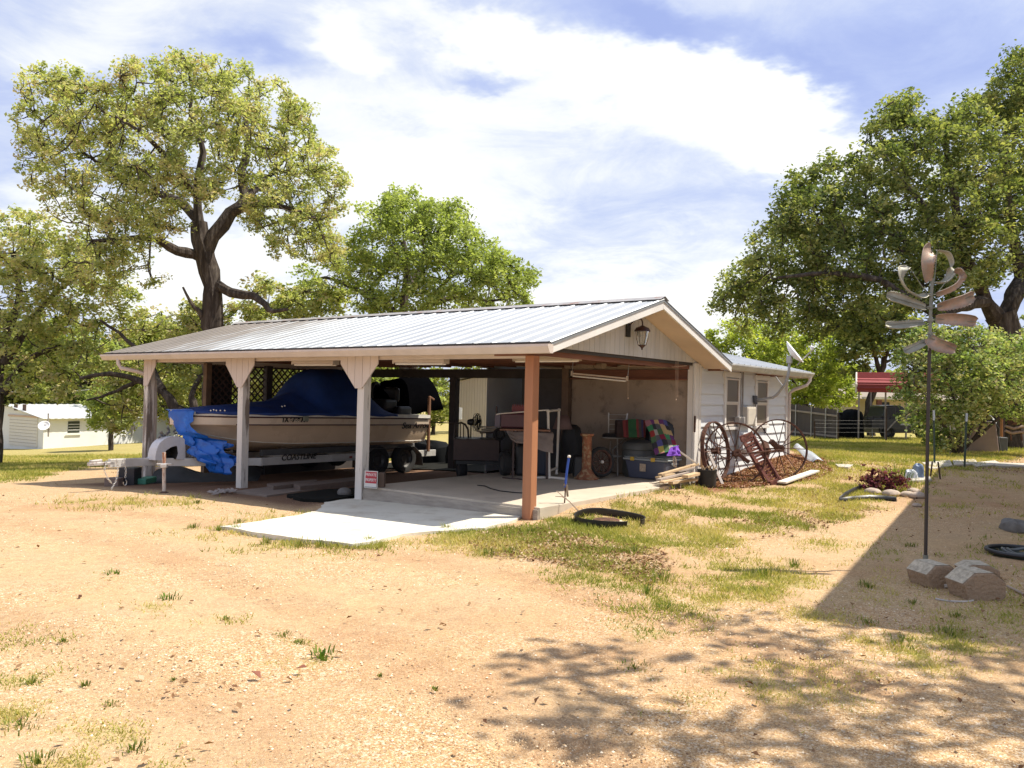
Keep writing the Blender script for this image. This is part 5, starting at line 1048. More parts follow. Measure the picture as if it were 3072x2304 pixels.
# coupler + chains + jack + winch post
part(tr_,'coupler',MB().bar((-1.98,BV,ZT+.02),(-1.55,BV,ZT+.02),.09,.06).bar((-1.95,BV,ZT+.06),(-1.75,BV,ZT+.07),.08,.06),M('coupler_steel',(.55,.52,.50),.5,metal=.5,var=.3,scale=9,col2=(.2,.12,.09),th=.6),frame='uv',bevel=.01)
def chain(pts,lr=.018,wr=.0045):
    P_=[Vector(p) for p in pts]; d=[0]
    for a,b in zip(P_,P_[1:]): d.append(d[-1]+(b-a).length)
    mb=MB(); n=int(d[-1]/.032)
    for i in range(n):
        s_=i*d[-1]/n; k=max(j for j in range(len(d)) if d[j]<=s_); k=min(k,len(P_)-2); c=P_[k]+(P_[k+1]-P_[k])*((s_-d[k])/(d[k+1]-d[k])); ax=(P_[k+1]-P_[k]).normalized(); s2=ax.cross(Vector((0,1,0)) if i%2 else Vector((1,0,.3))).normalized()
        mb.tube([c+ax*math.cos(t)*.024+s2*math.sin(t)*lr*.75 for t in np.linspace(0,2*PI,9)[:-1]],wr,4,closed=True)
    return mb
zinc=M('zinc_chain',(.60,.58,.54),.4,metal=.6,var=.2)
part(tr_,'safety_chain',chain([(-1.70,BV-.07,ZT+.06),(-1.74,BV-.09,ZT-.10),(-1.68,BV-.10,ZT-.24),(-1.60,BV-.10,ZT-.34)]),zinc,frame='uv',smooth=True)
part(tr_,'safety_chain',chain([(-1.52,BV-.08,ZT+.07),(-1.50,BV-.10,ZT-.12),(-1.54,BV-.10,ZT-.30),(-1.62,BV-.10,ZT-.44)]),zinc,frame='uv',smooth=True)
part(tr_,'safety_chain',chain([(-1.38,BV-.07,ZT+.08),(-1.36,BV-.10,ZT-.12),(-1.37,BV-.10,ZT-.26)]),zinc,frame='uv',smooth=True)
hk=[( -1.37+.03*math.cos(t),BV-.10,ZT-.33+.05*math.sin(t)) for t in np.linspace(1.2,-3.4,10)]; part(tr_,'chain_hook',MB().tube(hk,.008,6),zinc,frame='uv',smooth=True)
jk=atV(492,1485,BV-.16); jU=-.87; gj=gsurf(*B(jU,BV-.55,0)[:2]); 
jt=B(*Zp(492,1485,gj)[:0]) if 0 else None
jw=Zp(492,1484,gj+.0); jw2=D(492,1357,jw[1])
jm=M('rusty_white_jack',(.60,.52,.45),.6,var=.2,scale=6,col2=(.30,.12,.06),th=.54,soft=.1,bump=.2,stretch=(1,1,.3))
jj=part(tr_,'tongue_jack',MB().tube([jw+[0,0,.06],jw2],.030,10).tube([jw+[0,0,.05],jw+[0,0,.55]],.022,8),jm,smooth=True)
part(tr_,'jack_foot',MB().lathe([(.09,.0),(.085,.03),(.03,.06),(.001,.06)],jw,12).bar(jw+[.05,-.02,.0],jw+[.12,-.05,-.02],.05,.05),rustM,parent=jj,smooth=True)
part(tr_,'jack_clamp',MB().bar(D(484,1398,jw[1]-.03),D(502,1397,jw[1]-.03),.08,.06).tube([D(470,1392,jw[1]-.05),D(515,1392,jw[1]-.05)],.012,6),alu,parent=jj,bevel=.01)
a=atV(350,1405,BV-.055); 
wp=MB().bar((-.20,BV,ZT+.05),(-.05,BV,.98),.09,.12).bar((-.07,BV,.95),(.22,BV,.95),.10,.05); part(tr_,'winch_post',wp,alu,frame='uv',bevel=.008)
part(tr_,'winch',MB().bar((-.30,BV-.10,.80),(-.1,BV-.08,.86),.12,.12).tube([(-.28,BV-.15,.8),(-.42,BV-.18,.72),(-.42,BV-.26,.72)],.012,6).tube([(-.2,BV-.2,.84),(-.2,BV+.15,.84)],.06,12),M('grey_steel_parts',(.22,.21,.20),.5,metal=.5,var=.4,scale=10),frame='uv',bevel=.005)
# wheels
def trailer_wheel(c,r=.33,w_=.2,mat_r=None):
    rot=Matrix.Rotation(PI/2,3,'X'); mb=MB().lathe([(r*.62,-w_*.42),(r*.80,-w_*.5),(r*.95,-w_*.46),(r,-w_*.25),(r,w_*.25),(r*.95,w_*.46),(r*.80,w_*.5),(r*.62,w_*.42),(r*.60,w_*.3),(r*.60,-w_*.3),(r*.62,-w_*.42)],c,28,M_=rot)
    wh=part(tr_,'wheel',mb,tyreM,frame='uv',smooth=True)
    mb=MB().lathe([(.001,w_*.10),(r*.25,w_*.10),(r*.3,w_*.0),(r*.5,w_*.02),(r*.60,w_*.25),(r*.61,-w_*.3),(r*.2,-w_*.2),(.001,-w_*.2)],c,24,M_=rot); part(tr_,'rim',mb,M('grey_rim',(.07,.067,.065),.5,metal=.3,var=.2),parent=wh,frame='uv',smooth=True)
gw=[gsurf(*B(x_,6.9,0)[:2]) for x_ in (3.75,4.62)]
for x_,g_ in zip((3.75,4.62),gw):
    for V_ in (BV-1.14,BV+1.14): trailer_wheel((x_,V_,g_+.33))
for V_ in (BV-1.14,BV+1.14):
    pth=[(3.22,.12),(3.30,.45),(3.55,.60),(4.85,.60),(5.08,.42),(5.14,.15)]; zz=gw[0]
    mb=MB().grid([[(a,V_-.13,zz+b),(a,V_+.13,zz+b)] for a,b in pth]); part(tr_,'fender',mb,M('fender_dark',(.05,.05,.05),.5,var=.15),frame='uv',smooth=False,solid=.01)
gp=atV(1290,1240,6.95)
part(tr_,'guide_post',MB().bar((gp[0],6.98,.25),(gp[0],6.98,1.58),.06,.06).bar((gp[0],6.98,1.57),(gp[0]+.18,7.0,1.50),.05,.05),M('brown_guide_post',(.20,.095,.05),.7,var=.2),frame='uv',bevel=.01)
# COASTLINE lettering and small plates
q_=atV(843,1381,7.02); t_=text('COASTLINE',.165,.003,shear=.25,bold=.002,sx=1.0); place(t_,(q_[0],7.015-.0,q_[2]-.005),(1,0,0),(0,0,1),(0,-1,0)); part(tr_,'maker_lettering',t_,ink,frame='uv')
for x0,x1,y0,y1 in ((530,550,1385,1396),(553,569,1385,1396)):
    a=atV(x0,y1,BV-.35); 
# decals on the tongue
a=toUV(Zp(530,1390,ZT)); 
part(tr_,'warning_decal',MB().bx(-.58,-.44,BV-.052,BV-.046,ZT-.045,ZT+.045) ,M('dark_decal',(.10,.07,.06),.5,var=.7,scale=40),frame='uv')
part(tr_,'warning_decal',MB().bx(-.41,-.28,BV-.052,BV-.046,ZT-.04,ZT+.04) ,M('pale_decal',(.5,.47,.42),.5,var=.6,scale=40),frame='uv')
a=atV(1005,1377,6.9); part(tr_,'side_marker',MB().bx(a[0],a[0]+.68,6.99,7.01,a[2]-.02,a[2]+.05),alu,frame='uv')
part(tr_,'marker_light',MB().bx(a[0]+.48,a[0]+.55,6.975,6.99,a[2]-.005,a[2]+.03),M('red_marker_lens',(.28,.02,.02),.2),frame='uv')
# ---------------- white moulded fender shell standing on the tongue
def sh(px_,py_,V_): q_=atV(px_,py_,V_); return (q_[0],q_[1],q_[2])
Vs=BV-.30
outer=[(466,1381),(467,1365),(471,1346),(479,1330),(490,1319),(500,1313),(512,1310),(524,1309),(542,1311),(556,1318),(556,1380)]
arch=[(486,1381),(489,1366),(499,1351),(514,1341),(531,1337),(534,1362),(528,1378)]
ou=[sh(x,y,Vs) for x,y in outer]; ar=[sh(x,y,Vs) for x,y in arch]
t=thing('fender_shell','white moulded wheel fender shell with dark arch sitting on the trailer tongue','fender',B(-.7,Vs+.2,ZT+.08),RZ)
mb=MB(); dV=.30
# face as strip between outer and arch
fo=ou; k=len(fo); m_=len(ar)
def resamp(P_,n):
    P_=np.array(P_); d=np.r_[0,np.cumsum(np.linalg.norm(np.diff(P_,axis=0),axis=1))]; s_=np.linspace(0,d[-1],n); return np.stack([np.interp(s_,d,P_[:,j]) for j in range(3)],-1)
o_=resamp(fo,24); i_=resamp(ar,24); mb.grid([[tuple(a) for a in o_],[tuple(a) for a in i_]])
mb.grid([[tuple(a) for a in o_],[tuple(a+np.array([0.01,dV*.5,-.0])) for a in o_],[tuple(a+np.array([.02,dV,-.02])) for a in o_]])
part(t,'shell',mb,M('white_plastic',(.62,.61,.62),.5,var=.08,col2=(.35,.32,.30),th=.66,bump=.03),frame='uv',smooth=False,solid=.004)
mb=MB().grid([[tuple(a) for a in i_],[tuple(a+np.array([0,.25,0])) for a in i_]]); mb.add([tuple(a+np.array([0,.25,0])) for a in i_],[tuple(range(24))]); part(t,'inner_liner',mb,M('black_liner',(.015,.015,.016),.8),frame='uv',smooth=False)
mb=MB()
rr_=np.random.default_rng(8)
for k in range(16):
    x=480+rr_.random()*55; y=1296+rr_.random()*18-(x-480)*.15; a=sh(x,y,Vs+.1+.2*rr_.random()); b=(a[0]+(rr_.random()-.5)*.22,a[1]+(rr_.random()-.5)*.1,a[2]+(rr_.random()-.4)*.14); mb.bar(a,b,.02+.02*rr_.random(),.015+.02*rr_.random())
single('scrap_parts','tangle of grey winch straps and metal scraps on top of the white fender shell','scrap metal',mb,MATS['grey_steel_parts'],B(-.6,Vs+.2,.75),RZ,frame='uv')
# things at the tongue foot
a=Zp(354,1457,gsurf(*Zp(354,1457,-.3)[:2])); bx0=D(352,1412,a[1]); b=Zp(400,1457,a[2])
def boxpx(name,label,cat,x0,x1,y0,y1,yd,depth,mat,bevel=.01,z=None,group=None):
    p0=D(x0,y1,yd);p1=D(x1,y1,yd);p2=D((x0+x1)/2,y0,yd); base=p0[2] if z is None else z
    mb=MB().bx(p0[0],p1[0],yd,yd+depth,base,p2[2]); return single(name,label,cat,mb,mat,((p0[0]+p1[0])/2,yd+depth/2,base),0,group,bevel=bevel)
def gdepth(x,y): return G(x,y)[1]
boxpx('plastic_crate','black box holding up the trailer coupler with chains hanging over it','crate',353,402,1404,1457,gdepth(375,1457),.32,M('black_plastic',(.02,.02,.025),.5,var=.2))
boxpx('concrete_block','brown concrete block on the ground left of the black coupler box','block',312,354,1435,1460,gdepth(330,1460),.22,M('brown_block',(.22,.16,.13),.95,var=.25,scale=9,bump=.5))
yd=gdepth(410,1455); pth=MB().bx(D(402,1456,yd)[0],D(437,1456,yd)[0],yd,yd+.5,G(410,1456)[2],D(415,1436,yd)[2]); single('storage_tote','low green storage tote behind the black coupler box','tote',pth,M('green_plastic',(.06,.25,.17),.5,var=.1),G(418,1455),0,bevel=.02)
yd=gdepth(470,1430)+.6; mb=MB().lathe([(.001,0),(.15,0),(.20,.22),(.21,.26),(.001,.26)],D(485,1436,yd),20); single('bucket','upturned tan bucket under the trailer tongue','bucket',mb,M('tan_bucket',(.42,.30,.22),.6),D(485,1436,yd),0,smooth=True)
mb=MB(); q0=G(460,1455);q1=G(780,1440); 
rows=[]
for i,f in enumerate(np.linspace(0,1,12)):
    x=445+f*330; row=[]
    for j,h_ in enumerate((0,.12,.26,.30)):
        P_=D(x,1436-8*f,16.3); row.append((P_[0],P_[1]+.12*j+(rr_.random()-.5)*.05,P_[2]-.1+h_*(.8+.3*math.sin(i*.9))))
    rows.append(row)
mb.grid(rows); single('ground_sheet','grey ground sheet bunched along the floor under the boat','sheet',mb,M('grey_sheet',(.035,.038,.04),.7,var=.3),D(600,1430,16.3),0,smooth=True,solid=.006)
# ================================================================ THINGS ON AND ROUND THE SLAB
SZ=.169
def slabpt(x,y): return Zp(x,y,SZ)
maroonM=M('maroon_enamel',(.075,.022,.03),.4,var=.2,bump=.03); chromeM=M('dull_chrome',(.60,.57,.53),.4,metal=.45,var=.1,bump=.02); pvcM=M('white_pvc',(.68,.63,.56),.4,var=.06,bump=.02); brownM=M('dark_brown_paint',(.06,.035,.03),.6,var=.2)
# --- sign and its box
a=slabpt(1102,1462); b=slabpt(1137,1466); yd=a[1]
t=thing('property_sign','red and white PRIVATE PROPERTY sign leaning beside the white post','sign',a,0)
w0=D(1094,1463,yd-.02); w1=D(1132,1466,yd-.12); ax=(w1-w0); W_=np.linalg.norm(ax); ax/=W_; up=np.array([.0,.10,1.]);up/=np.linalg.norm(up); nn=np.cross(ax,up); hgt=.265
mb=MB().prism([(-.01,0),(W_,0),(W_,hgt),(-.01,hgt)],w0,ax,up,nn,.006); part(t,'plate',mb,M('sign_white',(.62,.60,.56),.5,var=.06),bevel=.004)
mb=MB().prism([(.012,.075),(W_-.016,.075),(W_-.016,hgt-.014),(.012,hgt-.014)],w0+nn*.006,ax,up,nn,.002); part(t,'red_field',mb,M('sign_red',(.42,.03,.045),.5,var=.08))
mb=MB().prism([(.008,.012),(W_-.01,.012),(W_-.01,.018),(.008,.018)],w0+nn*.006,ax,up,nn,.002).prism([(W_-.014,.012),(W_-.010,.012),(W_-.010,hgt-.01),(W_-.014,hgt-.01)],w0+nn*.006,ax,up,nn,.002); part(t,'border',mb,ink)
pink=M('sign_letter_white',(.66,.58,.56),.5,var=0,bump=0)
for s_,yy_ in (('PRIVATE',.185),('PROPERTY',.105)):
    tx=text(s_,.062,.001,bold=.0012,sx=1.); wmax=max(q[0] for q in tx.v); sc=(W_-.036)/wmax; tx.v=[(q[0]*sc,q[1],q[2]) for q in tx.v]; place(tx,w0+ax*.016+up*yy_+nn*.010,ax,up,nn); part(t,'lettering',tx,pink)
boxpx('cardboard_box','small brown box standing behind the red property sign','box',1133,1152,1419,1462,yd-.0,.16,M('brown_card',(.13,.085,.06),.85,var=.15),z=SZ)
# --- electric cord + pale stain plate
mb=MB().tube([slabpt(1432,1457)+[0,0,.008],slabpt(1455,1459)+[0,0,.008],slabpt(1472,1467)+[0,0,.008],slabpt(1500,1474)+[0,0,.008],slabpt(1545,1479)+[0,0,.008],slabpt(1585,1481)+[0,0,.008]],.009,6); single('cord','thin dark electric cord lying across the bare slab','cord',mb,blackM,slabpt(1480,1468),0,smooth=True)
# --- smoker on a stand
dB=14.45
t=thing('barbecue_smoker','maroon box smoker on a tall pipe stand behind the cedar post','smoker',slabpt(1536,1437),0)
c0=D(1502,1283,dB); c1=D(1602,1240,dB)
part(t,'firebox',MB().bx(c0[0],c1[0],dB-.16,dB+.22,c0[2],c1[2]),maroonM,bevel=.03)
part(t,'side_box',MB().bx(D(1484,1283,dB)[0],c0[0]-.005,dB-.12,dB+.15,c0[2]+.01,c1[2]-.03),M('lilac_grey',(.12,.10,.13),.5,var=.2),bevel=.01)
part(t,'chimney',MB().tube([D(1490,1245,dB),D(1490,1217,dB)],.018,8),brownM,smooth=True)
bs=slabpt(1538,1437)
part(t,'stand_pipe',MB().bar(bs,[bs[0],bs[1],c0[2]],.035,.035,up=(1,0,0)).bar([bs[0]+.06,bs[1],.75],[bs[0]+.06,bs[1],c0[2]],.02,.02,up=(1,0,0)),brownM)
part(t,'stand_pipe',MB().bar(slabpt(1640,1437),[slabpt(1640,1437)[0],slabpt(1640,1437)[1],c0[2]],.04,.04,up=(1,0,0)),brownM)
part(t,'foot',MB().bar(slabpt(1508,1435)+[0,0,.012],slabpt(1568,1440)+[0,0,.012],.03,.02),brownM)
part(t,'table_shelf',MB().bx(D(1500,1290,dB)[0],D(1650,1290,dB)[0],dB-.25,dB+.35,c0[2]-.04,c0[2]-.01),M('rust_shelf',(.22,.11,.07),.8,var=.3),bevel=.005)
part(t,'handle',MB().tube([D(1488,1244,dB-.2),D(1500,1241,dB-.2),D(1640,1230,dB-.2)],.012,6),pvcM,smooth=True)
cr0=D(1535,1240,dB+.05);cr1=D(1585,1216,dB+.05); mb=MB().bx(cr0[0],cr1[0],dB,dB+.2,c1[2]+.002,cr1[2]-.02)
for k in range(7): 
    x_=cr0[0]+(cr1[0]-cr0[0])*(k+.5)/7; mb.prism([(-.018,0),(.018,0),(.0,.05)],(x_,dB,cr1[2]-.022),(1,0,0),(0,0,1),(0,1,0),.2)
single('egg_crate','red slotted crate with pointed dividers standing on the maroon smoker','crate',mb,M('crate_red',(.20,.045,.05),.6,var=.2),((cr0[0]+cr1[0])/2,dB,c1[2]),0)
# blanket/tan cloth over shelf
def cloth(name,label,cat,quadpx,mat,nu=14,nv=14,amp=.03,seed=0,solid=.006,loc=None,group=None):
    """quadpx: four (x,y,depth) corners a,b (top) c,d (bottom)"""
    a,b,c,d=[D(*q) for q in quadpx]; rows=[]
    for i in range(nv):
        f=i/(nv-1); r=[]
        for j in range(nu):
            g_=j/(nu-1); p_=(a*(1-g_)+b*g_)*(1-f)+(c*(1-g_)+d*g_)*f; w_=(fbm(np.array([g_*3.]),np.array([f*2.+seed]),2,3,seed)[0]-.5)*2; w_+=.5*math.sin(g_*11+seed)*(f); p_=p_+np.array([w_*amp*.3,-w_*amp,w_*amp*.4]); r.append(tuple(p_))
        rows.append(r)
    mb=MB().grid(rows); return single(name,label,cat,mb,mat,a if loc is None else loc,0,group,smooth=True,solid=solid)
tanC=M('dusty_cloth',(.27,.215,.185),.85,var=.2)
cloth('drop_cloth','crumpled dusty tan cloth hanging off the shelf beside the cedar post','cloth',[(1520,1292,14.2),(1660,1296,14.3),(1530,1318,14.0),(1656,1362,14.0)],tanC,amp=.05,seed=3)
# dark things under the shelf
boxpx('storage_bin','dark storage bin on the slab under the smoker shelf','bin',1545,1600,1335,1425,14.9,.5,M('bin_black',(.02,.022,.025),.5,var=.2),bevel=.05,z=SZ)
boxpx('storage_bin','dark blue-grey storage bin between the cedar post and the pipe frame','bin',1604,1640,1320,1425,15.0,.5,M('bin_blue',(.02,.028,.05),.5,var=.2),bevel=.05,z=SZ)
# --- utility cart with dark steel box
dC=16.4
t=thing('utility_cart','dark brown steel utility cart behind the slab with two black tyres','cart',D(1430,1400,dC),0)
a=D(1360,1380,dC);b=D(1499,1319,dC)
part(t,'box',MB().bx(a[0],b[0],dC-.05,dC+.9,a[2],b[2]),M('brown_steel',(.065,.04,.035),.5,metal=.2,var=.2),bevel=.01)
part(t,'frame',MB().bx(a[0]+.05,b[0]+.12,dC,dC+.06,a[2]-.08,a[2]-.01),blackM)
def wheel_obj(root,name,c,r,w_,axis,parent=None,mat=tyreM,hub=None):
    ax=Vector(axis).normalized(); q_=Vector((0,0,1)).rotation_difference(ax).to_matrix()
    mb=MB().lathe([(r*.60,-w_*.40),(r*.78,-w_*.5),(r*.95,-w_*.44),(r,-w_*.2),(r,w_*.2),(r*.95,w_*.44),(r*.78,w_*.5),(r*.60,w_*.40),(r*.60,-w_*.4)],c,28,M_=q_); o_=part(root,name,mb,mat,parent=parent,smooth=True)
    mb=MB().lathe([(.001,w_*.3),(r*.15,w_*.3),(r*.18,w_*.05),(r*.5,w_*.1),(r*.61,w_*.35),(r*.61,-w_*.35),(.001,-w_*.1)],c,24,M_=q_); part(root,'hub',mb,hub or MATS['grey_rim'],parent=o_,smooth=True); return o_
c=slabpt(1514,1428); wheel_obj(t,'wheel',(c[0],c[1]+.1,SZ+.225),.225,.16,(.95,.3,0))
c=D(1385,1400,dC+.3); wheel_obj(t,'wheel',(c[0],c[1],gsurf(c[0],c[1])+.22),.22,.16,(.95,.3,0))
t=thing('spare_tyre','small black spare tyre lying propped on the steel cart edge','tyre',D(1497,1320,16.2),0); wheel_obj(t,'tyre',D(1497,1303,16.2),.125,.09,(.45,-.85,.1))
# bedstead
mb=MB(); pts=[D(1362,1318,16.9),D(1366,1272,16.9),D(1384,1268,16.9),D(1396,1274,16.9),D(1404,1288,16.9),D(1406,1318,16.9)]; mb.tube(pts,.022,8)
for x in (1372,1381,1391): mb.tube([D(x,1270,16.9),D(x,1318,16.9)],.012,6)
mb.tube([D(1290,1266,18.),D(1368,1270,17.)],.012,6); single('bed_headboard','arched dark metal bed headboard standing behind the steel cart','headboard',mb,M('bed_metal',(.07,.055,.045),.45,metal=.4),D(1385,1318,16.9),0,smooth=True)
# pedestal fan
dF=17.0; t=thing('pedestal_fan','black pedestal fan in front of the tan workshop wall','fan',D(1413,1318,dF),0)
c=D(1432,1267,dF); ax=Vector((.97,-.25,0)).normalized(); q_=Vector((0,0,1)).rotation_difference(ax).to_matrix()
mb=MB(); R0=.185
for r_,z_ in ((R0,0),(R0*.98,.03),(R0*.7,.05),(R0*.4,.055),(R0*.98,-.05),(R0*.6,-.07)): mb.tube([Vector([float(k) for k in c])+q_@Vector((math.cos(a_)*r_,math.sin(a_)*r_,z_)) for a_ in np.linspace(0,2*PI,29)[:-1]],.005 if r_!=R0 else .01,5,closed=True)
for k in range(20):
    a_=k*2*PI/20; mb.tube([Vector([float(j) for j in c])+q_@Vector((math.cos(a_)*r_,math.sin(a_)*r_,z_)) for r_,z_ in ((.02,.06),(R0*.7,.05),(R0,0),(R0*.6,-.07),(.05,-.08))],.0025,3)
part(t,'guard',mb,blackM)
mb=MB()
for k in range(4):
    a_=k*PI/2; mb.bar(Vector([float(j) for j in c]),Vector([float(j) for j in c])+q_@Vector((math.cos(a_)*R0*.85,math.sin(a_)*R0*.85,.01)),.07,.008,up=q_@Vector((0,0,1)))
part(t,'blade',mb,blackM)
part(t,'motor',MB().lathe([(.001,-.22),(.05,-.21),(.07,-.15),(.07,-.09),(.001,-.08)],c,16,M_=q_),blackM,smooth=True)
p_=D(1413,1275,dF); part(t,'stand',MB().tube([p_,[p_[0],p_[1],SZ+.02]],.014,8),blackM,smooth=True); part(t,'base',MB().lathe([(.17,0),(.16,.03),(.02,.05),(.001,.05)],(p_[0],p_[1],gsurf(p_[0],p_[1])),20),blackM,smooth=True)
# boards on the cart / table behind
rb=np.random.default_rng(4)
for k,(x0,y0,x1,y1,lab) in enumerate(((1440,1281,1520,1280,'topmost pale board lying across the trestle behind the cart'),(1446,1288,1515,1286,'second pale board under the topmost one on the trestle'),(1436,1295,1486,1291,'short pale board lowest in the stack on the trestle'))):
    mb=MB().bar(D(x0,y0,17.2),D(x1,y1,17.4),.14,.028); single('board',lab,'board',mb,M('pale_lumber',(.50,.42,.32),.8,var=.2,scale=4,stretch=(.2,1,1)),D((x0+x1)/2,(y0+y1)/2,17.3),0,'boards on the trestle')
mb=MB(); 
for x in (1446,1500): mb.bar(D(x,1296,17.3),D(x,1375,17.3),.03,.03,up=(1,0,0))
mb.bar(D(1440,1298,17.3),D(1510,1296,17.3),.04,.04); single('trestle','low dark trestle under the pale boards behind the cart','trestle',mb,brownM,D(1470,1375,17.3),0)
# --- white PVC frame
t=thing('pipe_frame','open rectangular frame of white plastic pipe standing on the slab','pipe frame',slabpt(1648,1437),0)
pA=slabpt(1645,1437)[1]; A=D(1648,1432,pA);Bt=D(1644,1233,pA); pB=pA+.55; C=D(1670,1420,pB); Dt=D(1677,1230,pB)
for s_,e_ in ((A,Bt),(Dt,C)): part(t,'upright',MB().tube([s_,e_],.024,10),pvcM,smooth=True)
part(t,'crossbar',MB().tube([Bt,Dt],.022,10),pvcM,smooth=True)
part(t,'crossbar',MB().tube([D(1650,1412,pA),D(1671,1403,pB)],.02,10),pvcM,smooth=True)
part(t,'base_bar',MB().tube([D(1595,1433,pA+.1),A,D(1700,1437,pA-.05)],.022,10),pvcM,smooth=True)
part(t,'fitting',MB().ball(Bt,.034).ball(Dt,.034).ball(A,.034).ball(C,.03),pvcM,smooth=True)
# --- dark covered grill + pink pillow
def lump(name,label,cat,x0,x1,y0,y1,yd,dp,mat,seed=0,zb=SZ,top=.75):
    p0=D(x0,y1,yd);p1=D(x1,y1,yd);pt=D((x0+x1)/2,y0,yd); w_=(p1[0]-p0[0])/2; cx=(p0[0]+p1[0])/2; h_=pt[2]-zb; rows=[]
    prof=[(1.0,0),(1.03,.12),(.98,.35),(.95,.6),(.90,.8),(top,.93),(top*.6,.99),(.01,1.0)]
    for k,(r_,z_) in enumerate(prof):
        row=[]
        for j in range(29):
            a_=j/28*2*PI; ca,sa=math.cos(a_),math.sin(a_); e_=(abs(ca)**3.2+abs(sa)**3.2)**(-1/3.2); n_=1+(vn(math.cos(a_)*2+seed,math.sin(a_)*2+z_*1.5,1.3,seed)-.5)*.22+.03*math.sin(a_*9+seed)*(1-z_)
            row.append((cx+ca*e_*w_*r_*float(n_),yd+dp/2+sa*e_*dp/2*r_*float(n_),zb+h_*z_+(.02*math.sin(a_*3+seed) if k>3 else 0)))
        rows.append(row)
    mb=MB().grid(rows); return single(name,label,cat,mb,mat,(cx,yd+dp/2,zb),0,smooth=True)
lump('covered_grill','large dark fabric-covered grill standing against the dark rear wall','covered grill',1683,1750,1278,1428,15.6,.7,M('charcoal_cover',(.030,.031,.034),.7,var=.3,bump=.3),1)
lump('covered_bundle','smaller dark bundle of bags piled beside the covered grill','bundle',1718,1765,1258,1300,16.6,.5,M('charcoal_bag',(.035,.033,.033),.55,var=.4,bump=.5),2,zb=1.0)
mb=MB(); c=D(1688,1268,15.5); mb.lathe([(.10,.14),(.19,-.12)],c,20); single('lamp_shade','dusty pink lamp shade resting on the dark covered grill','lamp shade',mb,M('dusty_pink',(.20,.13,.12),.8,var=.15),c-[0,0,.12],0,smooth=True,solid=.006)
boxpx('storage_bin','black bin at the back wall left of the rusty pedestal','bin',1722,1752,1370,1422,14.6,.4,MATS['bin_black'],bevel=.04,z=SZ)
# --- rusty cast pedestal
rustP=M('peeling_rust_paint',(.28,.105,.05),.85,var=.35,scale=7,col2=(.36,.24,.13),th=.54,soft=.08,bump=.5,bscale=30)
b=slabpt(1762,1441); hh=D(1762,1303,b[1])[2]-SZ; mb=MB(); 
sec=[(.205,0),(.205,.03),(.17,.05),(.115,.12),(.088,.17),(.080,.20),(.080,hh-.09),(.080,hh-.055),(.112,hh-.035),(.118,hh),(.001,hh)]
mb.lathe([(r_*1.08,z_) for r_,z_ in sec],(0,0,0),8); mb.v=[tuple(Vector(p_)+Vector((b[0],b[1]+.2,SZ))) for p_ in mb.v]
single('pedestal','rusty orange eight-sided cast pedestal with flared foot standing on the slab','pedestal',mb,rustP,(b[0],b[1]+.2,SZ),0,bevel=.004)
# --- old spoked wheel with tyre
c=D(1803,1386,14.75); ax=Vector((.50,-.86,.12)); R0=.275
t=thing('spoked_wheel','antique wheel with black tyre and rusty spokes leaning beside the pedestal','wheel',c-[0,0,R0],0)
ax.normalize(); q_=Vector((0,0,1)).rotation_difference(ax).to_matrix(); cV=Vector([float(k) for k in c])
part(t,'tyre',MB().lathe([(R0*.80,-.035),(R0*.92,-.05),(R0,-.025),(R0*1.02,0),(R0,.025),(R0*.92,.05),(R0*.80,.035),(R0*.78,0),(R0*.80,-.035)],c,36,M_=q_),tyreM,smooth=True)
part(t,'rim',MB().lathe([(R0*.72,-.03),(R0*.80,-.04),(R0*.80,.04),(R0*.72,.03),(R0*.70,0),(R0*.72,-.03)],c,36,M_=q_),rustM,smooth=True)
mb=MB()
for k in range(14):
    a_=k*2*PI/14; mb.tube([cV+q_@Vector((math.cos(a_)*.03,math.sin(a_)*.03,.02*(-1)**k)),cV+q_@Vector((math.cos(a_)*R0*.74,math.sin(a_)*R0*.74,0))],.007,5)
part(t,'spokes',mb,rustM); part(t,'hub',MB().lathe([(.001,-.05),(.03,-.05),(.035,0),(.03,.05),(.001,.05)],c,14,M_=q_),chromeM,smooth=True)
# --- bar stool with ladder back
sb=slabpt(1850,1425); yd=sb[1]; t=thing('bar_stool','chrome bar stool with black seat, ladder back and curved legs','bar stool',sb,0)
s0=D(1800,1310,yd);s1=D(1880,1310,yd); sc_=D(1842,1308,yd+.15)
part(t,'seat',MB().lathe([(.001,.05),(.17,.05),(.22,.03),(.235,.0),(.22,-.025),(.001,-.03)],sc_,26),blackv,smooth=True)
part(t,'seat_ring',MB().tube([Vector([float(k) for k in sc_])+Vector((math.cos(a_)*.24,math.sin(a_)*.24,-.03)) for a_ in np.linspace(0,2*PI,29)[:-1]],.012,6,closed=True),chromeM,smooth=True)
ub=D(1826,1238,yd+.35);lb=D(1826,1300,yd+.35);ub2=D(1882,1240,yd+.2);lb2=D(1875,1300,yd+.2)
mb=MB().tube([lb,ub],.014,8).tube([sc_+[.1,0,-.03],lb2,ub2],.016,8)
for f in (.08,.32,.56,.8): mb.tube([ub+(lb-ub)*f,ub2+(lb2-ub2)*f],.007,6)
part(t,'backrest',mb,chromeM,smooth=True)
for k,(x,y) in enumerate(((1853,1427),(1822,1405),(1878,1412),(1836,1395))):
    ft_=slabpt(x,y); a_=k*PI/2+.6; tp=np.array(sc_)+np.array([math.cos(a_)*.10,math.sin(a_)*.10,-.04]); dirv=ft_-tp
    part(t,'leg',MB().tube([tp+np.array([dirv[0]*.9,dirv[1]*.5,0]),tp+np.array([dirv[0]*.15,dirv[1]*.1,-.22]),tp+np.array([dirv[0]*.25,dirv[1]*.3,-.42]),ft_],.013,7),chromeM,smooth=True)
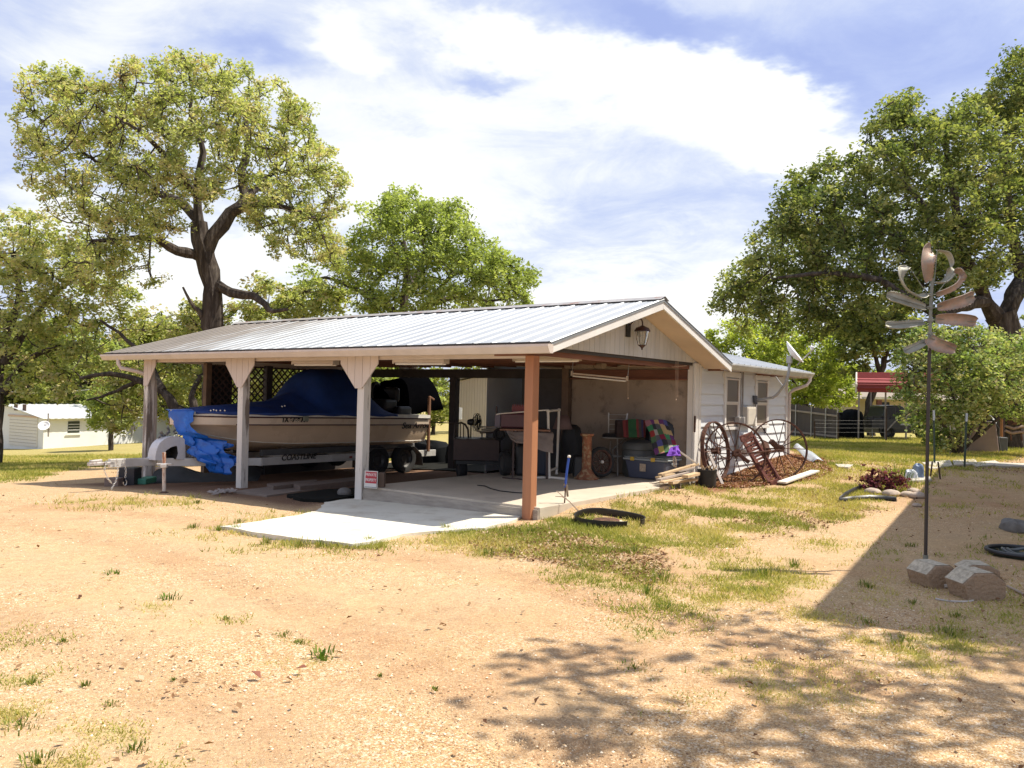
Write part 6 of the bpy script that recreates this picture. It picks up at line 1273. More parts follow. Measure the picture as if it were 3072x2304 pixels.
part(t,'foot_ring',MB().tube([Vector((sb[0],sb[1]+.12,.52))+Vector((math.cos(a_)*.12,math.sin(a_)*.12,0)) for a_ in np.linspace(0,2*PI,21)[:-1]],.009,6,closed=True),chromeM,smooth=True)
# --- drum, tote, quilt pile
dd=15.35; c=D(1915,1430,dd); c[2]=SZ
mb=MB().lathe([(.001,0),(.27,0),(.30,.05),(.315,.45),(.30,.50),(.32,.52),(.32,.58),(.28,.64),(.15,.69),(.001,.70)],c,30); single('plastic_drum','dark grey plastic drum with lid behind the blue-grey tote','drum',mb,M('drum_grey',(.10,.105,.10),.5,var=.15),c,0,smooth=True)
# tote in building frame near front
tb=toUV(slabpt(1960,1436)); tU,tV=4.78,.62
t=thing('storage_tote','blue-grey storage tote with pale lid and yellow latches at the sunny slab edge','tote',B(tU,tV,SZ),RZ)
def taper(x0,x1,y0,y1,z0,z1,k): 
    return [(x0+k,y0+k,z0),(x1-k,y0+k,z0),(x1-k,y1-k,z0),(x0+k,y1-k,z0),(x0,y0,z1),(x1,y0,z1),(x1,y1,z1),(x0,y1,z1)],[(3,2,1,0),(4,5,6,7),(0,1,5,4),(1,2,6,5),(2,3,7,6),(3,0,4,7)]
tf=MB().add(*taper(-.30,.30,-.42,.42,0,.34,.06)); part(t,'tub',tf,M('tote_blue_grey',(.085,.095,.14),.45,var=.08,bump=.03),frame='l',bevel=.03)
lid=part(t,'lid',MB().bx(-.325,.325,-.445,.445,.34,.375).add(*taper(-.29,.29,-.41,.41,.405,.376,-.03)),M('tote_lid',(.33,.36,.37),.3,var=.06,bump=.02),frame='l',bevel=.012)
yel=M('yellow_latch',(.65,.42,.05),.4)
part(t,'latch',MB().bx(-.345,-.325,.20,.28,.33,.40),yel,frame='l',bevel=.004); part(t,'latch',MB().bx(-.345,-.325,-.22,-.14,.33,.40),yel,frame='l',bevel=.004)
part(t,'label_sticker',MB().bx(-.302,-.298,-.02,.10,.14,.28),M('sticker',(.55,.42,.30),.6,var=.5,scale=30),frame='l'); part(t,'handle',MB().bx(-.1,.1,-.455,-.43,.27,.31),MATS['tote_lid'],frame='l',bevel=.006)
# quilt: patch colours from a cell pattern
def patchmat(name,cols,sx,sy,seed=0):
    m=bpy.data.materials.new(name); m.use_nodes=True; t_=m.node_tree; p=t_.nodes['Principled BSDF']; p.inputs['Roughness'].default_value=.9
    a=N(t_,'ShaderNodeAttribute'); a.attribute_name='pc'; r=N(t_,'ShaderNodeValToRGB'); r.color_ramp.interpolation='CONSTANT'; L(t_,a.outputs['Fac'],r.inputs[0]); e=r.color_ramp.elements
    e[0].color=lin(cols[0]); e[1].position=1-1/len(cols); e[1].color=lin(cols[-1])
    for i,c_ in enumerate(cols[1:-1]): k=r.color_ramp.elements.new((i+1)/len(cols)); k.color=lin(c_)
    tc=N(t_,'ShaderNodeTexCoord'); nz=N(t_,'ShaderNodeTexNoise'); nz.inputs['Scale'].default_value=60; L(t_,tc.outputs['Object'],nz.inputs[0]); mx=N(t_,'ShaderNodeMix'); mx.data_type='RGBA'; mx.blend_type='MULTIPLY'; mx.inputs[0].default_value=.5; L(t_,r.outputs[0],mx.inputs[6]); L(t_,nz.outputs['Color'],mx.inputs[7]); L(t_,mx.outputs[2],p.inputs['Base Color']); return m
QC=[(.60,.42,.20),(.08,.16,.07),(.30,.02,.06),(.03,.03,.04),(.46,.42,.36),(.10,.10,.32),(.35,.03,.03),(.05,.28,.12),(.50,.22,.24),(.16,.04,.18),(.55,.45,.10),(.12,.12,.13)]
def quilt(name,label,cat,quadpx,cols,cu,cv,seed,amp=.035,stripes=False,nu=40,nv=40):
    a,b,c_,d=[D(*q) for q in quadpx]; r_=np.random.default_rng(seed); V_=[];F_=[];A=[]
    tabc=r_.integers(0,len(cols),(cv+1,cu+1))
    idx=0
    for i in range(nv):
        for j in range(nu):
            f0,f1,g0,g1=i/nv,(i+1)/nv,j/nu,(j+1)/nu
            for f,g_ in ((f0,g0),(f0,g1),(f1,g1),(f1,g0)):
                p_=(a*(1-g_)+b*g_)*(1-f)+(c_*(1-g_)+d*g_)*f; w_=(float(vn(g_*3+seed,f*3,1.2,seed))-.5)*2+.3*math.sin(g_*9+f*3); p_=p_+np.array([w_*amp*.3,-w_*amp-.07*math.sin(PI*g_),w_*amp*.3+.03*math.sin(PI*g_)*(1-f)]); V_.append(p_)
            cc=tabc[0 if stripes else int(f0*cv+.3*math.sin(j*.1)),int(g0*cu)]; A+=[(cc+.5)/len(cols)]*4; F_.append((idx,idx+1,idx+2,idx+3)); idx+=4
    V_=np.array(V_); me_=npmesh(name,V_-a[None],np.array(F_),patchmat(name+'_patches',cols,1,1),dict(pc=np.array(A)),smooth=False); o=bpy.data.objects.new(name,me_); COL.objects.link(o); o.location=a; o['label']=label; o['category']=cat
    md=o.modifiers.new('solid','SOLIDIFY'); md.thickness=.01; return o
quilt('patchwork_quilt','colourful patchwork quilt draped over stacked things against the inner wall','quilt',[(1934,1264,14.75),(1998,1262,14.9),(1966,1364,14.3),(2036,1345,14.55)],QC,5,6,5)
lump('blanket_stack','pile of dark folded blankets under the patchwork quilt','blankets',1940,2035,1262,1440,15.25,.5,M('slate_blanket',(.05,.06,.075),.9,var=.3),6,top=.85)
quilt('striped_blanket','red green and brown striped blanket folded on top of the dark drum','blanket',[(1868,1262,15.15),(1934,1262,15.15),(1872,1312,15.0),(1936,1312,15.0)],[(.16,.02,.025),(.03,.13,.05),(.20,.13,.09),(.05,.05,.14),(.26,.05,.05),(.10,.08,.07)],9,1,3,amp=.01,stripes=True)
boxpx('folded_textiles','stack of dark folded textiles under the striped blanket','textiles',1850,1936,1262,1312,15.3,.35,M('dark_textile',(.05,.03,.03),.9,var=.3),bevel=.03)
cloth('purple_cloth','bright purple cloth hanging from the end of the quilt','cloth',[(2012,1342,14.3),(2036,1336,14.3),(1998,1368,14.2),(2042,1368,14.2)],M('purple_cloth',(.20,.06,.50),.8,var=.2),amp=.03,seed=8)
mb=MB(); c=Vector([float(k) for k in D(2024,1385,14.2)])
for k in range(7): mb.tube([c+Vector((.03*math.sin(k+t_*5),.02*math.cos(k*2+t_*4),.11*math.cos(t_*2*PI+k)*.9)) for t_ in np.linspace(0,1,9)],.004,4)
single('wire_coil','tangled coil of pale wire hanging below the purple cloth','wire',mb,M('pale_wire',(.5,.42,.36),.5,metal=.3),c,0,smooth=True)
# --- pile of offcuts, boards, bucket at the right slab corner
woodA=M('raw_pine',(.55,.40,.24),.8,var=.2,scale=5,bump=.2,stretch=(1,1,.3),col2=(.36,.24,.14),th=.62); woodB=M('grey_weathered_board',(.36,.30,.26),.9,var=.3,scale=5,bump=.3); 
pile=[(1975,1440,2062,1418,13.9,.10,.035,'longest pale plank at the front of the offcut pile'),(1980,1424,2092,1392,14.1,.09,.035,'sunlit plank slanting up across the offcut pile'),(1985,1447,2050,1431,13.8,.09,.03,'short plank at the bottom front of the offcut pile'),(2000,1438,2080,1425,14.2,.12,.03,'wide offcut in the middle of the pile'),(2012,1450,2088,1438,14.0,.10,.04,'lowest right plank of the offcut pile'),(1972,1432,2020,1422,14.3,.08,.03,'small dark-ended offcut at the left of the pile'),(2030,1415,2090,1402,14.5,.07,.03,'narrow strip near the top of the offcut pile'),(2055,1430,2092,1421,14.0,.11,.05,'thick block at the right end of the pile')]
for i,(x0,y0,x1,y1,yd,w_,h_,lab) in enumerate(pile):
    a=D(x0,y0,yd-.2);b=D(x1,y1,yd+.35); single('wood_offcut',lab,'plank',MB().bar(a,b,w_,h_,up=(.1*math.sin(i),.1,1)),woodA if i%3 else woodB,(a+b)/2,0,'offcuts piled at the slab corner',bevel=.003)
for x0,y0,x1,y1,yd,w_,h_,m_,nm,lab in ((2088,1440,2090,1390,14.6,.045,.03,pvcM,'board','short upright white board behind the black bucket'),(2098,1402,2100,1345,15.2,.17,.02,M('bare_plywood',(.50,.31,.16),.8,var=.1),'board','orange plywood offcut standing against the post behind the bucket'),(2094,1345,2090,1300,15.4,.10,.02,woodB,'board','brown board standing behind the plywood offcut'),(2110,1343,2098,1290,15.6,.05,.02,woodB,'board','narrow brown slat leaning right of the plywood offcut'),(2035,1352,2092,1392,14.3,.03,.02,pvcM,'board','thin white lath slanting from the purple cloth to the pile')):
    a=D(x0,y0,yd);b=D(x1,y1,yd); single(nm,lab,'board',MB().bar(a,b,w_,h_,up=(0,1,0)),m_,a,0,bevel=.003)
a=D(2168,1455,14.7);b=D(2079,1250,16.2); single('timber_pole','long grey square timber leaning up against the corner post','pole',MB().bar(a,b,.05,.05,up=(0,1,0)),M('grey_timber',(.42,.37,.34),.85,var=.25,stretch=(1,1,.2)),a,0,bevel=.004)
a=D(2100,1455,15.1);b=D(2074,1300,16.1); single('timber_pole','brown thin timber leaning on the corner post behind the long grey one','pole',MB().bar(a,b,.035,.02,up=(0,1,0)),woodB,a,0)
c=G(2121,1458); yd=c[1]; hh=D(2121,1408,yd)[2]-c[2]; rr0=29/F*yd
t=thing('bucket','black bucket of wire and pale scraps standing at the slab corner','bucket',c,0)
part(t,'pail',MB().lathe([(.001,0),(rr0*.86,0),(rr0*.88,.02),(rr0*.97,hh*.9),(rr0*1.02,hh*.92),(rr0*1.02,hh),(rr0*.94,hh),(rr0*.90,hh*.8),(.001,hh*.78)],c,26),M('bucket_black',(.018,.018,.02),.55,var=.25,col2=(.2,.19,.18),th=.7),smooth=True)
mb=MB(); rr_=np.random.default_rng(6)
for k in range(9):
    a_=rr_.random()*6.28; p_=c+np.array([math.cos(a_)*rr0*.5,math.sin(a_)*rr0*.5,hh*.8]); mb.bar(p_,p_+np.array([(rr_.random()-.5)*.2,(rr_.random()-.5)*.1,.08+.06*rr_.random()]),.02,.012)
part(t,'scraps',mb,woodA)
# boards on the ground along the slab edge
a=G(1805,1492);b=G(2088,1450); single('landscape_timber','long pale board lying in the dirt along the sunny slab edge','board',MB().bar(a+[0,0,.03],b+[0,0,.05],.12,.05),M('pale_weathered',(.56,.50,.44),.85,var=.25,scale=3,col2=(.33,.25,.2),th=.6),(a+b)/2,0,bevel=.005)
a=G(2068,1448);b=G(2150,1441)
a=G(2345,1457);b=G(2446,1423); mb=MB().bar(a+[0,0,.06],b+[0,0,.07],.17,.035); single('board','flat whitewashed board lying on the grass right of the rusty frame','board',mb,M('whitewashed',(.66,.62,.55),.8,var=.15,scale=4),(a+b)/2,0,bevel=.004)
# --- three iron wheels
def wdep(x,y): return float(G(x,y)[1])
def iron_wheel(label,cx,cy,yd,R0,nrm,rimw,nsp=14,hubl=.16):
    c=Vector([float(k) for k in D(cx,cy,yd)]); n_=Vector(nrm).normalized(); q_=Vector((0,0,1)).rotation_difference(n_).to_matrix(); t=thing('spoked_wheel',label,'wheel',c-Vector((0,0,R0)),0,'rusty implement wheels at the wing wall')
    part(t,'rim',MB().lathe([(R0,-rimw/2),(R0,rimw/2),(R0-.022,rimw/2),(R0-.022,-rimw/2),(R0,-rimw/2)],c,56,M_=q_),rustM,smooth=True)
    for k in range(nsp):
        a_=k*2*PI/nsp+.1; part(t,'spoke',MB().tube([c+q_@Vector((math.cos(a_+.05)*.04,math.sin(a_+.05)*.04,hubl*.35*(-1)**k)),c+q_@Vector((math.cos(a_)*(R0-.01),math.sin(a_)*(R0-.01),0))],.009,5),rustM)
    h_=part(t,'hub',MB().lathe([(.001,-hubl/2),(.055,-hubl/2),(.06,-hubl*.3),(.045,-hubl*.2),(.045,hubl*.2),(.065,hubl*.3),(.075,hubl/2),(.03,hubl/2),(.001,hubl/2-.02)],c,18,M_=q_),rustM,smooth=True); return t,c,q_
iron_wheel('iron wheel with wide flat rim seen nearly edge-on at the left of the three',2147,1352,15.45,88/F*15.45,(.77,-.64,.12),.075,16)
t,c,q_=iron_wheel('middle rusty iron spoked wheel leaning on the siding below the meter',2207,1360,wdep(2207,1452)+.10,94/F*wdep(2207,1452),(.08,-1,.16),.055,14,.2)
part(t,'hub_arm',MB().bar(c+Vector((.02,-.1,0)),c+Vector((.22,-.12,-.16)),.09,.07).bar(c+Vector((.1,-.05,.0)),c+Vector((.85,.0,.08)),.03,.03),rustM,bevel=.01)
t,c,q_=iron_wheel('rightmost thin rusty iron wheel standing at the house corner',2337,1346,wdep(2339,1432)+.08,89/F*wdep(2339,1432),(.10,-1,.12),.055,14,.2)
part(t,'hub_arm',MB().bar(c+Vector((-.05,-.08,.02)),c+Vector((-.2,-.1,.16)),.12,.09).bar(c,c+Vector((-.5,.05,-.02)),.03,.03),rustM,bevel=.01)
t=thing('iron_disc','dark solid iron disc standing between the middle and right iron wheels','disc',D(2298,1380,17.1),0); c=D(2298,1351,17.1); q_=Vector((0,0,1)).rotation_difference(Vector((.7,-.7,.1)).normalized()).to_matrix(); part(t,'plate',MB().lathe([(.001,.04),(.08,.03),(.20,-.01),(.205,-.02),(.001,-.0)],c,28,M_=q_),rustM,smooth=True); part(t,'hub',MB().lathe([(.001,.09),(.05,.09),(.055,.03),(.001,.03)],c,16,M_=q_),rustM,smooth=True)
# --- leaning rusty channel frame
t=thing('channel_frame','rusty perforated channel frame leaning among the iron wheels','metal frame',G(2325,1452),0)
redrust=M('red_rust',(.15,.045,.035),.85,metal=.2,var=.4,scale=8,col2=(.27,.12,.08),th=.56,bump=.4)
gd_=wdep(2325,1455); q0=gd_-15.75
A0=D(2225,1314,gd_+.75);A1=D(2312,1452,gd_);B0=D(2252,1304,gd_+.85);B1=D(2336,1440,gd_+.1)
for a,b,w_ in ((A0,A1,.05),(B0,B1,.035),(D(2262,1308,gd_+.8),D(2340,1436,gd_+.05),.03)): part(t,'rail',MB().bar(a,b,w_,.035,up=(0,1,0)),redrust)
part(t,'rail',MB().bar(D(2229,1325,gd_+.95),D(2298,1450,gd_+.2),.03,.06,up=(0,1,0)),redrust)
mb=MB()
for k in range(15):
    f=(k+.5)/15; mb.bar(A0+(A1-A0)*f,B0+(B1-B0)*f,.045,.006,up=(0,1,0))
part(t,'lacing',mb,redrust); part(t,'end_plate',MB().bar(D(2222,1318,gd_+.75),D(2258,1303,gd_+.85),.12,.05,up=(0,1,0)).bar(D(2310,1452,gd_),D(2342,1440,gd_+.1),.10,.05,up=(0,1,0)),redrust)
# --- crumpled sheet metal
P_=[(2378,1341),(2398,1336),(2430,1352),(2470,1380),(2455,1392),(2432,1389)]; a=[G(x,y) for x,y in P_]
yd=G(2440,1392)[1]; rows=[]
for i,f in enumerate(np.linspace(0,1,9)):
    p_=D(2380,1342,yd+.9)*(1-f)+D(2436,1390,yd)*f; q_=D(2402,1336,yd+.9)*(1-f)+D(2471,1381,yd)*f; rows.append([tuple(p_*(1-g_)+q_*g_+np.array([0,0,.05*math.sin(PI*g_)+.02*math.sin(f*7+g_*4)])) for g_ in np.linspace(0,1,9)])
single('sheet_metal','pale curved sheet of roofing metal lying on the leaf bed at the house corner','sheet metal',MB().grid(rows),M('sheet_white',(.62,.66,.70),.3,metal=.4,var=.08),G(2430,1392),0,smooth=True,solid=.006)
# pale stones / bones at the mulch
for x,y,s_,lab in ((2190,1420,.09,'white stone in the leaves under the middle wheel'),(2250,1398,.10,'pale slab fragment in the leaves behind the channel frame'),(1760*1.3888/1.3888,1540,.05,'small pale stone in the grass near the blue spigot')):
    p_=G(x,y); mb=MB().ball((p_[0],p_[1],p_[2]+s_*.3),s_,10,7,(1.2,1,.6)); single('stone',lab,'stone',mb,M('pale_stone',(.50,.45,.40),.9,var=.2,bump=.5),p_,.3*x,smooth=True)
# --- blue wrapped standpipe
p0=G(1691,1532); yd=p0[1]; t=thing('water_standpipe','water standpipe wrapped in blue foam at the slab edge','standpipe',p0,0)
part(t,'pipe',MB().tube([p0-[0,0,.1],D(1695,1490,yd),D(1697,1450,yd)],.010,8),rustM,smooth=True)
part(t,'foam_sleeve',MB().tube([D(1696,1462,yd),D(1699,1425,yd),D(1703,1395,yd),D(1707,1372,yd)],.017,10),M('blue_foam',(.03,.09,.42),.6,var=.1),smooth=True)
part(t,'cap',MB().lathe([(.001,0),(.022,0),(.025,.02),(.016,.035),(.001,.035)],D(1707,1373,yd),12),pvcM,smooth=True)
part(t,'valve',MB().bar(D(1690,1453,yd),D(1703,1456,yd),.03,.03).tube([D(1700,1456,yd-.02),D(1703,1490,yd-.02)],.016,8),M('brass_valve',(.30,.24,.18),.4,metal=.5,var=.4,scale=20),bevel=.004)
for (x0,y0,x1,y1,lab) in ((1670,1473,1745,1543,'long bare stick leaning across the foot of the blue standpipe'),(1666,1489,1700,1495,'short stick lying against the blue standpipe')):
    a=D(x0,y0,yd-.1); b=G(x1,y1) if y1>1500 else D(x1,y1,yd-.05); m_=(a+b)/2+np.array([.01,0,.01]); single('stick',lab,'stick',MB().tube([a,m_,b],[.006,.008,.009],6),M('bare_wood_stick',(.40,.31,.24),.8,var=.3),b,0,smooth=True)
# --- black metal ring with sand
cR=G(1828,1570); Rr=104/F*cR[1]; t=thing('fire_ring','low open black steel ring with sand inside lying on the grass','fire ring',cR,0)
rows=[]; 
for a_ in np.linspace(math.radians(-38),math.radians(292),60)+math.radians(0):
    p_=np.array([cR[0]+math.cos(a_)*Rr*1.0,cR[1]+math.sin(a_)*Rr*1.05,0.]); 
    g_=gsurf(p_[0],p_[1]); rows.append([(p_[0],p_[1],g_-.03),(p_[0],p_[1],g_+.095),(p_[0]+math.cos(a_)*.012,p_[1]+math.sin(a_)*.012,g_+.10)])
rows=[[r[k] for r in rows] for k in range(3)]
part(t,'band',MB().grid(rows),M('black_steel_band',(.016,.016,.018),.55,var=.3,bump=.1),smooth=True,solid=.006)
mb=MB().lathe([(.001,.03),(Rr*.45,.025),(Rr*.62,.0),(Rr*.7,-.02)],(cR[0]-.03,cR[1]-.02,cR[2]+.01),30); part(t,'sand_bed',mb,M('pale_sand',(.62,.53,.40),.95,var=.15,scale=20,bump=.6),smooth=True)
part(t,'iron_disc',MB().lathe([(.001,.05),(.10,.048),(.17,.04),(.175,.03),(.001,.03)],(cR[0]-.04,cR[1]+.0,cR[2]+.012),28),rustM,smooth=True)
# --- boards lying between the front posts
for k,(pts,h_,m_,nm,lab) in enumerate(((((700,1478),(1085,1432),(1085,1452),(800,1492)),.03,M('dusty_plywood',(.20,.155,.125),.85,var=.2,scale=3),'plywood_sheet','dusty plywood sheet lying on the dirt between the two front posts'),
   (((800,1466),(950,1452),(950,1458),(820,1474)),.09,M('dusty_beam',(.17,.125,.10),.85,var=.25),'timber_beam','short timber lying on the plywood sheet under the boat'),
   (((880,1468),(1085,1448),(1085,1456),(900,1476)),.10,MATS['dusty_beam'],'timber_beam','longer timber lying toward the slab post'),
   (((860,1492),(975,1476),(1090,1470),(1080,1492),(985,1509),(900,1504)),.05,M('black_mat',(.014,.014,.012),.95,var=.3,spec=.1),'rubber_mat','crumpled dark mat and tarp on the dirt left of the slab post'))):
    P_=[G(x,y) for x,y in pts]; c=sum(P_)/len(P_); mb=MB(); n=len(P_); mb.add([tuple(q-np.array([0,0,.02])) for q in P_]+[tuple(q+np.array([0,0,h_])) for q in P_],[tuple(range(n)),tuple(range(n,2*n))[::-1]]+[(i,i+n,(i+1)%n+n,(i+1)%n) for i in range(n)]); single(nm,lab,nm.replace('_',' '),mb,m_,c,0,bevel=.004)
c=G(1033,1492); mb=MB().ball((c[0],c[1],c[2]+.08),.12,14,9,(1,1,.7)); single('sack','grey lumpy sack on the dark mat at the foot of the slab post','sack',mb,M('grey_sack',(.16,.15,.14),.9,var=.3,bump=.4),c,0,smooth=True)
mb=MB(); rr_=np.random.default_rng(3)
for k in range(26):
    x=636+rr_.random()*66; y=1480-(x-636)*.12+rr_.random()*9; p_=G(x,y)+[0,0,.03]; a_=rr_.random()*3.1; mb.bar(p_,p_+np.array([math.cos(a_)*.12,math.sin(a_)*.08,.03*rr_.random()]),.03+.03*rr_.random(),.012)
single('rubble_heap','small heap of broken pale plaster strips on the dirt by the second post','rubble',mb,M('broken_plaster',(.34,.29,.26),.9,var=.4,scale=12),G(668,1484),0)
# rolled shade, wall odds
a=D(1700,1098,16.3);b=D(1812,1096,15.2); t=thing('rolled_shade','rolled up tan bamboo shade tied above the inner wall','rolled shade',a,0); part(t,'roll',MB().tube([a,b],.062,14),M('tan_shade',(.33,.25,.18),.8,var=.2,stretch=(6,1,1)),smooth=True)
for f in (.18,.80): p_=a+(b-a)*f; part(t,'strap',MB().tube([p_-(b-a)*.006,p_+(b-a)*.006],.066,14),blackM,smooth=True)
mb=MB().tube([D(1860,1103,15.2),D(1900,1098,15.0),D(1960,1102,14.7),D(2010,1101,14.4),D(2060,1097,14.1)],.008,5); single('rope','slack tan rope strung along the inner wall plate','rope',mb,M('tan_rope',(.42,.30,.22),.8),D(1960,1100,14.7),0,smooth=True)
for x,yd,y1,lab in ((2028,14.0,1205,'pair of thin cords hanging near the corner post'),(1884,14.3,1200,'thin cord with a weight hanging from the shop light')):
    mb=MB().tube([D(x,1085 if x>2000 else 1140,yd),D(x,y1-10,yd)],.004,4).ball(D(x,y1-6,yd),.016,8,6); 
    if x>2000: mb.tube([D(x+6,1085,yd),D(x+5,y1-14,yd)],.004,4)
    single('hanging_cord',lab,'cord',mb,MATS['tan_rope'],D(x,1140,yd),0)
mb=MB().bar(B(5.05,-.09,1.35),B(5.05,-.09,1.05),.05,.03); single('post_handle','dark iron handle fixed on the corner post','handle',mb,rustM,B(5.05,-.09,1.2),0,bevel=.01)
# ================================================================ WIND SCULPTURE
b0=G(2775,1706); yd=b0[1]; t=thing('wind_sculpture','tall kinetic wind sculpture with copper scoop blades on a dark pole','wind sculpture',b0,0)
copper=M('aged_copper',(.40,.29,.235),.5,metal=.35,var=.3,scale=10,col2=(.30,.29,.25),th=.58,soft=.2,bump=.15,bscale=40); coppin=M('dull_verdigris',(.34,.335,.28),.6,metal=.3,var=.25,scale=12)
poleM=M('dark_pole',(.055,.045,.04),.5,metal=.4,var=.2); poleG=M('grey_green_pole',(.22,.23,.20),.5,metal=.4,var=.25,scale=8)
part(t,'pole',MB().tube([D(2776,1704,yd),D(2784,1250,yd),D(2789,1030,yd)],.017,10),poleM,smooth=True)
part(t,'sleeve',MB().tube([D(2775,1708,yd),D(2777,1665,yd)],.025,10),poleG,smooth=True)
part(t,'shaft',MB().tube([D(2788,1052,yd),D(2793,905,yd),D(2797,835,yd)],.016,10),poleG,smooth=True)
def blade(pts,w0,w1,cupdir,mat=copper,dd=None,rod=True,scoop=.5):
    """scoop blade: strip along pts (x,y,depth offset), curved across, one serrated edge"""
    P_=[np.array(D(x,y,yd+d)) for x,y,d in pts]; n=26; s_=np.linspace(0,len(P_)-1,n); Q=[2*P_[0]-P_[1]]+P_+[2*P_[-1]-P_[-2]]; C=[]
    for q in s_:
        i=min(int(q),len(P_)-2); f=q-i; a,b,c,d=Q[i],Q[i+1],Q[i+2],Q[i+3]; C.append(.5*((2*b)+(-a+c)*f+(2*a-5*b+4*c-d)*f*f+(-a+3*b-3*c+d)*f**3))
    rows=[]; cd_=np.array(cupdir,float); cd_/=np.linalg.norm(cd_)
    for i,c in enumerate(C):
        tg=C[min(i+1,n-1)]-C[max(i-1,0)]; tg/=np.linalg.norm(tg); side=np.cross(tg,cd_); side/=np.linalg.norm(side)+1e-9; nn_=np.cross(side,tg); w_=w0+(w1-w0)*i/(n-1); w_*=1.35*(.85+.15*math.sin(PI*i/(n-1)))*(1-.45*max(0,(i/(n-1)-.86)/.14)**2)*(1-.35*max(0,(.1-i/(n-1))/.1)**2); row=[]
        for k in range(9):
            a=(k/8-.5)*PI*1.1; ser=1.0
            if k==8: ser=1.0+(.12 if i%2 else -.06)
            row.append(tuple(c+side*math.sin(a)*w_*.5*ser-nn_*math.cos(a)*w_*scoop*.5))
        rows.append(row)
    o_=part(t,'blade',MB().grid(rows),mat,solid=.004)
    if rod: part(t,'blade_rod',MB().tube([C[0],C[-1]],.004,5),poleG,parent=o_)
    return o_
blade([(2787,846,-.02),(2785,820,-.08),(2784,785,-.12),(2790,752,-.08),(2797,748,0)],.07,.125,(0,-1,0),rod=True,scoop=.35)
blade([(2803,846,.03),(2835,843,.05),(2855,815,.06),(2856,785,.06),(2842,758,.05),(2812,749,.02)],.075,.07,(.2,-.1,1),coppin,scoop=.4)
blade([(2782,882,-.03),(2760,888,-.05),(2725,868,-.07),(2706,835,-.07),(2708,808,-.05),(2726,799,-.03)],.06,.075,(.5,-.5,1),coppin,scoop=.4)
blade([(2808,884,-.03),(2835,876,-.06),(2870,858,-.08),(2886,834,-.06),(2880,815,-.02),(2863,812,0)],.06,.07,(-.3,-.6,-1),copper,scoop=.4)
blade([(2779,922,-.03),(2745,911,-.05),(2700,895,-.06),(2662,885,-.05)],.07,.10,(0,-1,.5),coppin)
blade([(2812,923,-.03),(2845,915,-.07),(2890,903,-.08),(2926,886,-.05)],.07,.11,(0,-1,-.45),copper)
blade([(2774,966,-.03),(2740,970,-.06),(2695,975,-.07),(2658,973,-.05)],.06,.085,(0,-.8,.7),coppin)
blade([(2807,957,-.02),(2850,957,-.07),(2895,960,-.08),(2932,966,-.05)],.08,.095,(0,-1,-.3),copper)
blade([(2782,1021,-.02),(2760,1034,-.05),(2735,1046,-.06),(2712,1053,-.04)],.05,.075,(0,-.8,.7),coppin)
blade([(2787,1012,-.05),(2805,1030,-.08),(2835,1041,-.08),(2869,1049,-.06)],.10,.085,(0,-1,-.2),copper)
for x0,y0,x1,y1 in ((2779,882,2812,884),(2778,922,2814,923),(2772,964,2808,960),(2778,1004,2806,998)): part(t,'hub_rod',MB().tube([D(x0,y0,yd-.02),D(x1,y1,yd-.02)],.006,6),poleG)
for y in (884,923,962,1001): part(t,'hub',MB().lathe([(.001,-.015),(.026,-.015),(.026,.015),(.001,.015)],D(2791,y,yd),12),poleG,smooth=True)
# ---------------------------------------------------------------- concrete blocks
blk=M('tan_concrete',(.34,.235,.15),.92,var=.22,scale=5,col2=(.24,.17,.115),th=.6,soft=.2,bump=.9,bdist=.03,bscale=35); blktop=M('rough_concrete_face',(.47,.41,.31),.95,var=.4,scale=25,bump=1.0,bscale=60)
def hexblock(label,x0,x1,y0,y1,rot,depth=.30,seed=0):
    c=G((x0+x1)/2,y1-4); yd=c[1]; a=D(x0,y1,yd);b=D(x1,y1,yd);tp=D(x0,y0,yd+.10); W_=(b[0]-a[0])*.93; h_=tp[2]-c[2]; t=thing('concrete_block',label,'concrete block',c,rot,'cast concrete blocks beside the sculpture pole')
    poly=[(-W_*.36,-.02),(W_*.40,-.02),(W_*.50,h_*.14),(W_*.50,h_*.66),(W_*.22,h_),(-W_*.22,h_*1.0),(-W_*.50,h_*.60)]
    mb=MB().prism(poly,(0,0,0),(1,0,0),(0,0,1),(0,1,0),depth); part(t,'block',mb,blk,frame='l',bevel=.012)
    mb=MB()
    for p_,q_ in ((3,4),(4,5),(5,6)):
        x_,z_=poly[p_];X_,Z_=poly[q_]; n_=Vector((Z_-z_,0,-(X_-x_))); n_=Vector((-(Z_-z_),0,(X_-x_)));n_=-n_ if n_.z<0 else n_; n_.normalize(); e_=.004
        mb.add([(x_+n_.x*e_,.012,z_+n_.z*e_),(X_+n_.x*e_,.012,Z_+n_.z*e_),(X_+n_.x*e_,depth-.012,Z_+n_.z*e_),(x_+n_.x*e_,depth-.012,z_+n_.z*e_)],[(0,1,2,3)])
    part(t,'rough_face',mb,blktop,frame='l'); return t
hexblock('left cast concrete block with clipped corners touching the sculpture pole',2772,2888,1690,1770,math.radians(10))
hexblock('rear cast concrete block half hidden behind the other two',2890,3000,1690,1742,math.radians(-12),.28)
hexblock('largest front cast concrete block with clipped corners',2882,3028,1712,1806,math.radians(5),.27)
c=G(2860,1797); single('buried_pipe_rim','pale rim of a buried pipe flush with the dirt in front of the concrete blocks','pipe rim',MB().tube([c+[math.cos(a)*.16,math.sin(a)*.10,.004] for a in np.linspace(3.3,6.2,16)],.008,6),M('pale_rim',(.5,.46,.42),.7),c,0,smooth=True)
c=G(2848,1766); single('stone','small bone-coloured stone between the two front concrete blocks','stone',MB().tube([c+[-.05,0,.02],c+[0,.0,.025],c+[.06,.01,.02]],[.02,.014,.018],8),MATS['pale_stone'],c,0,smooth=True)
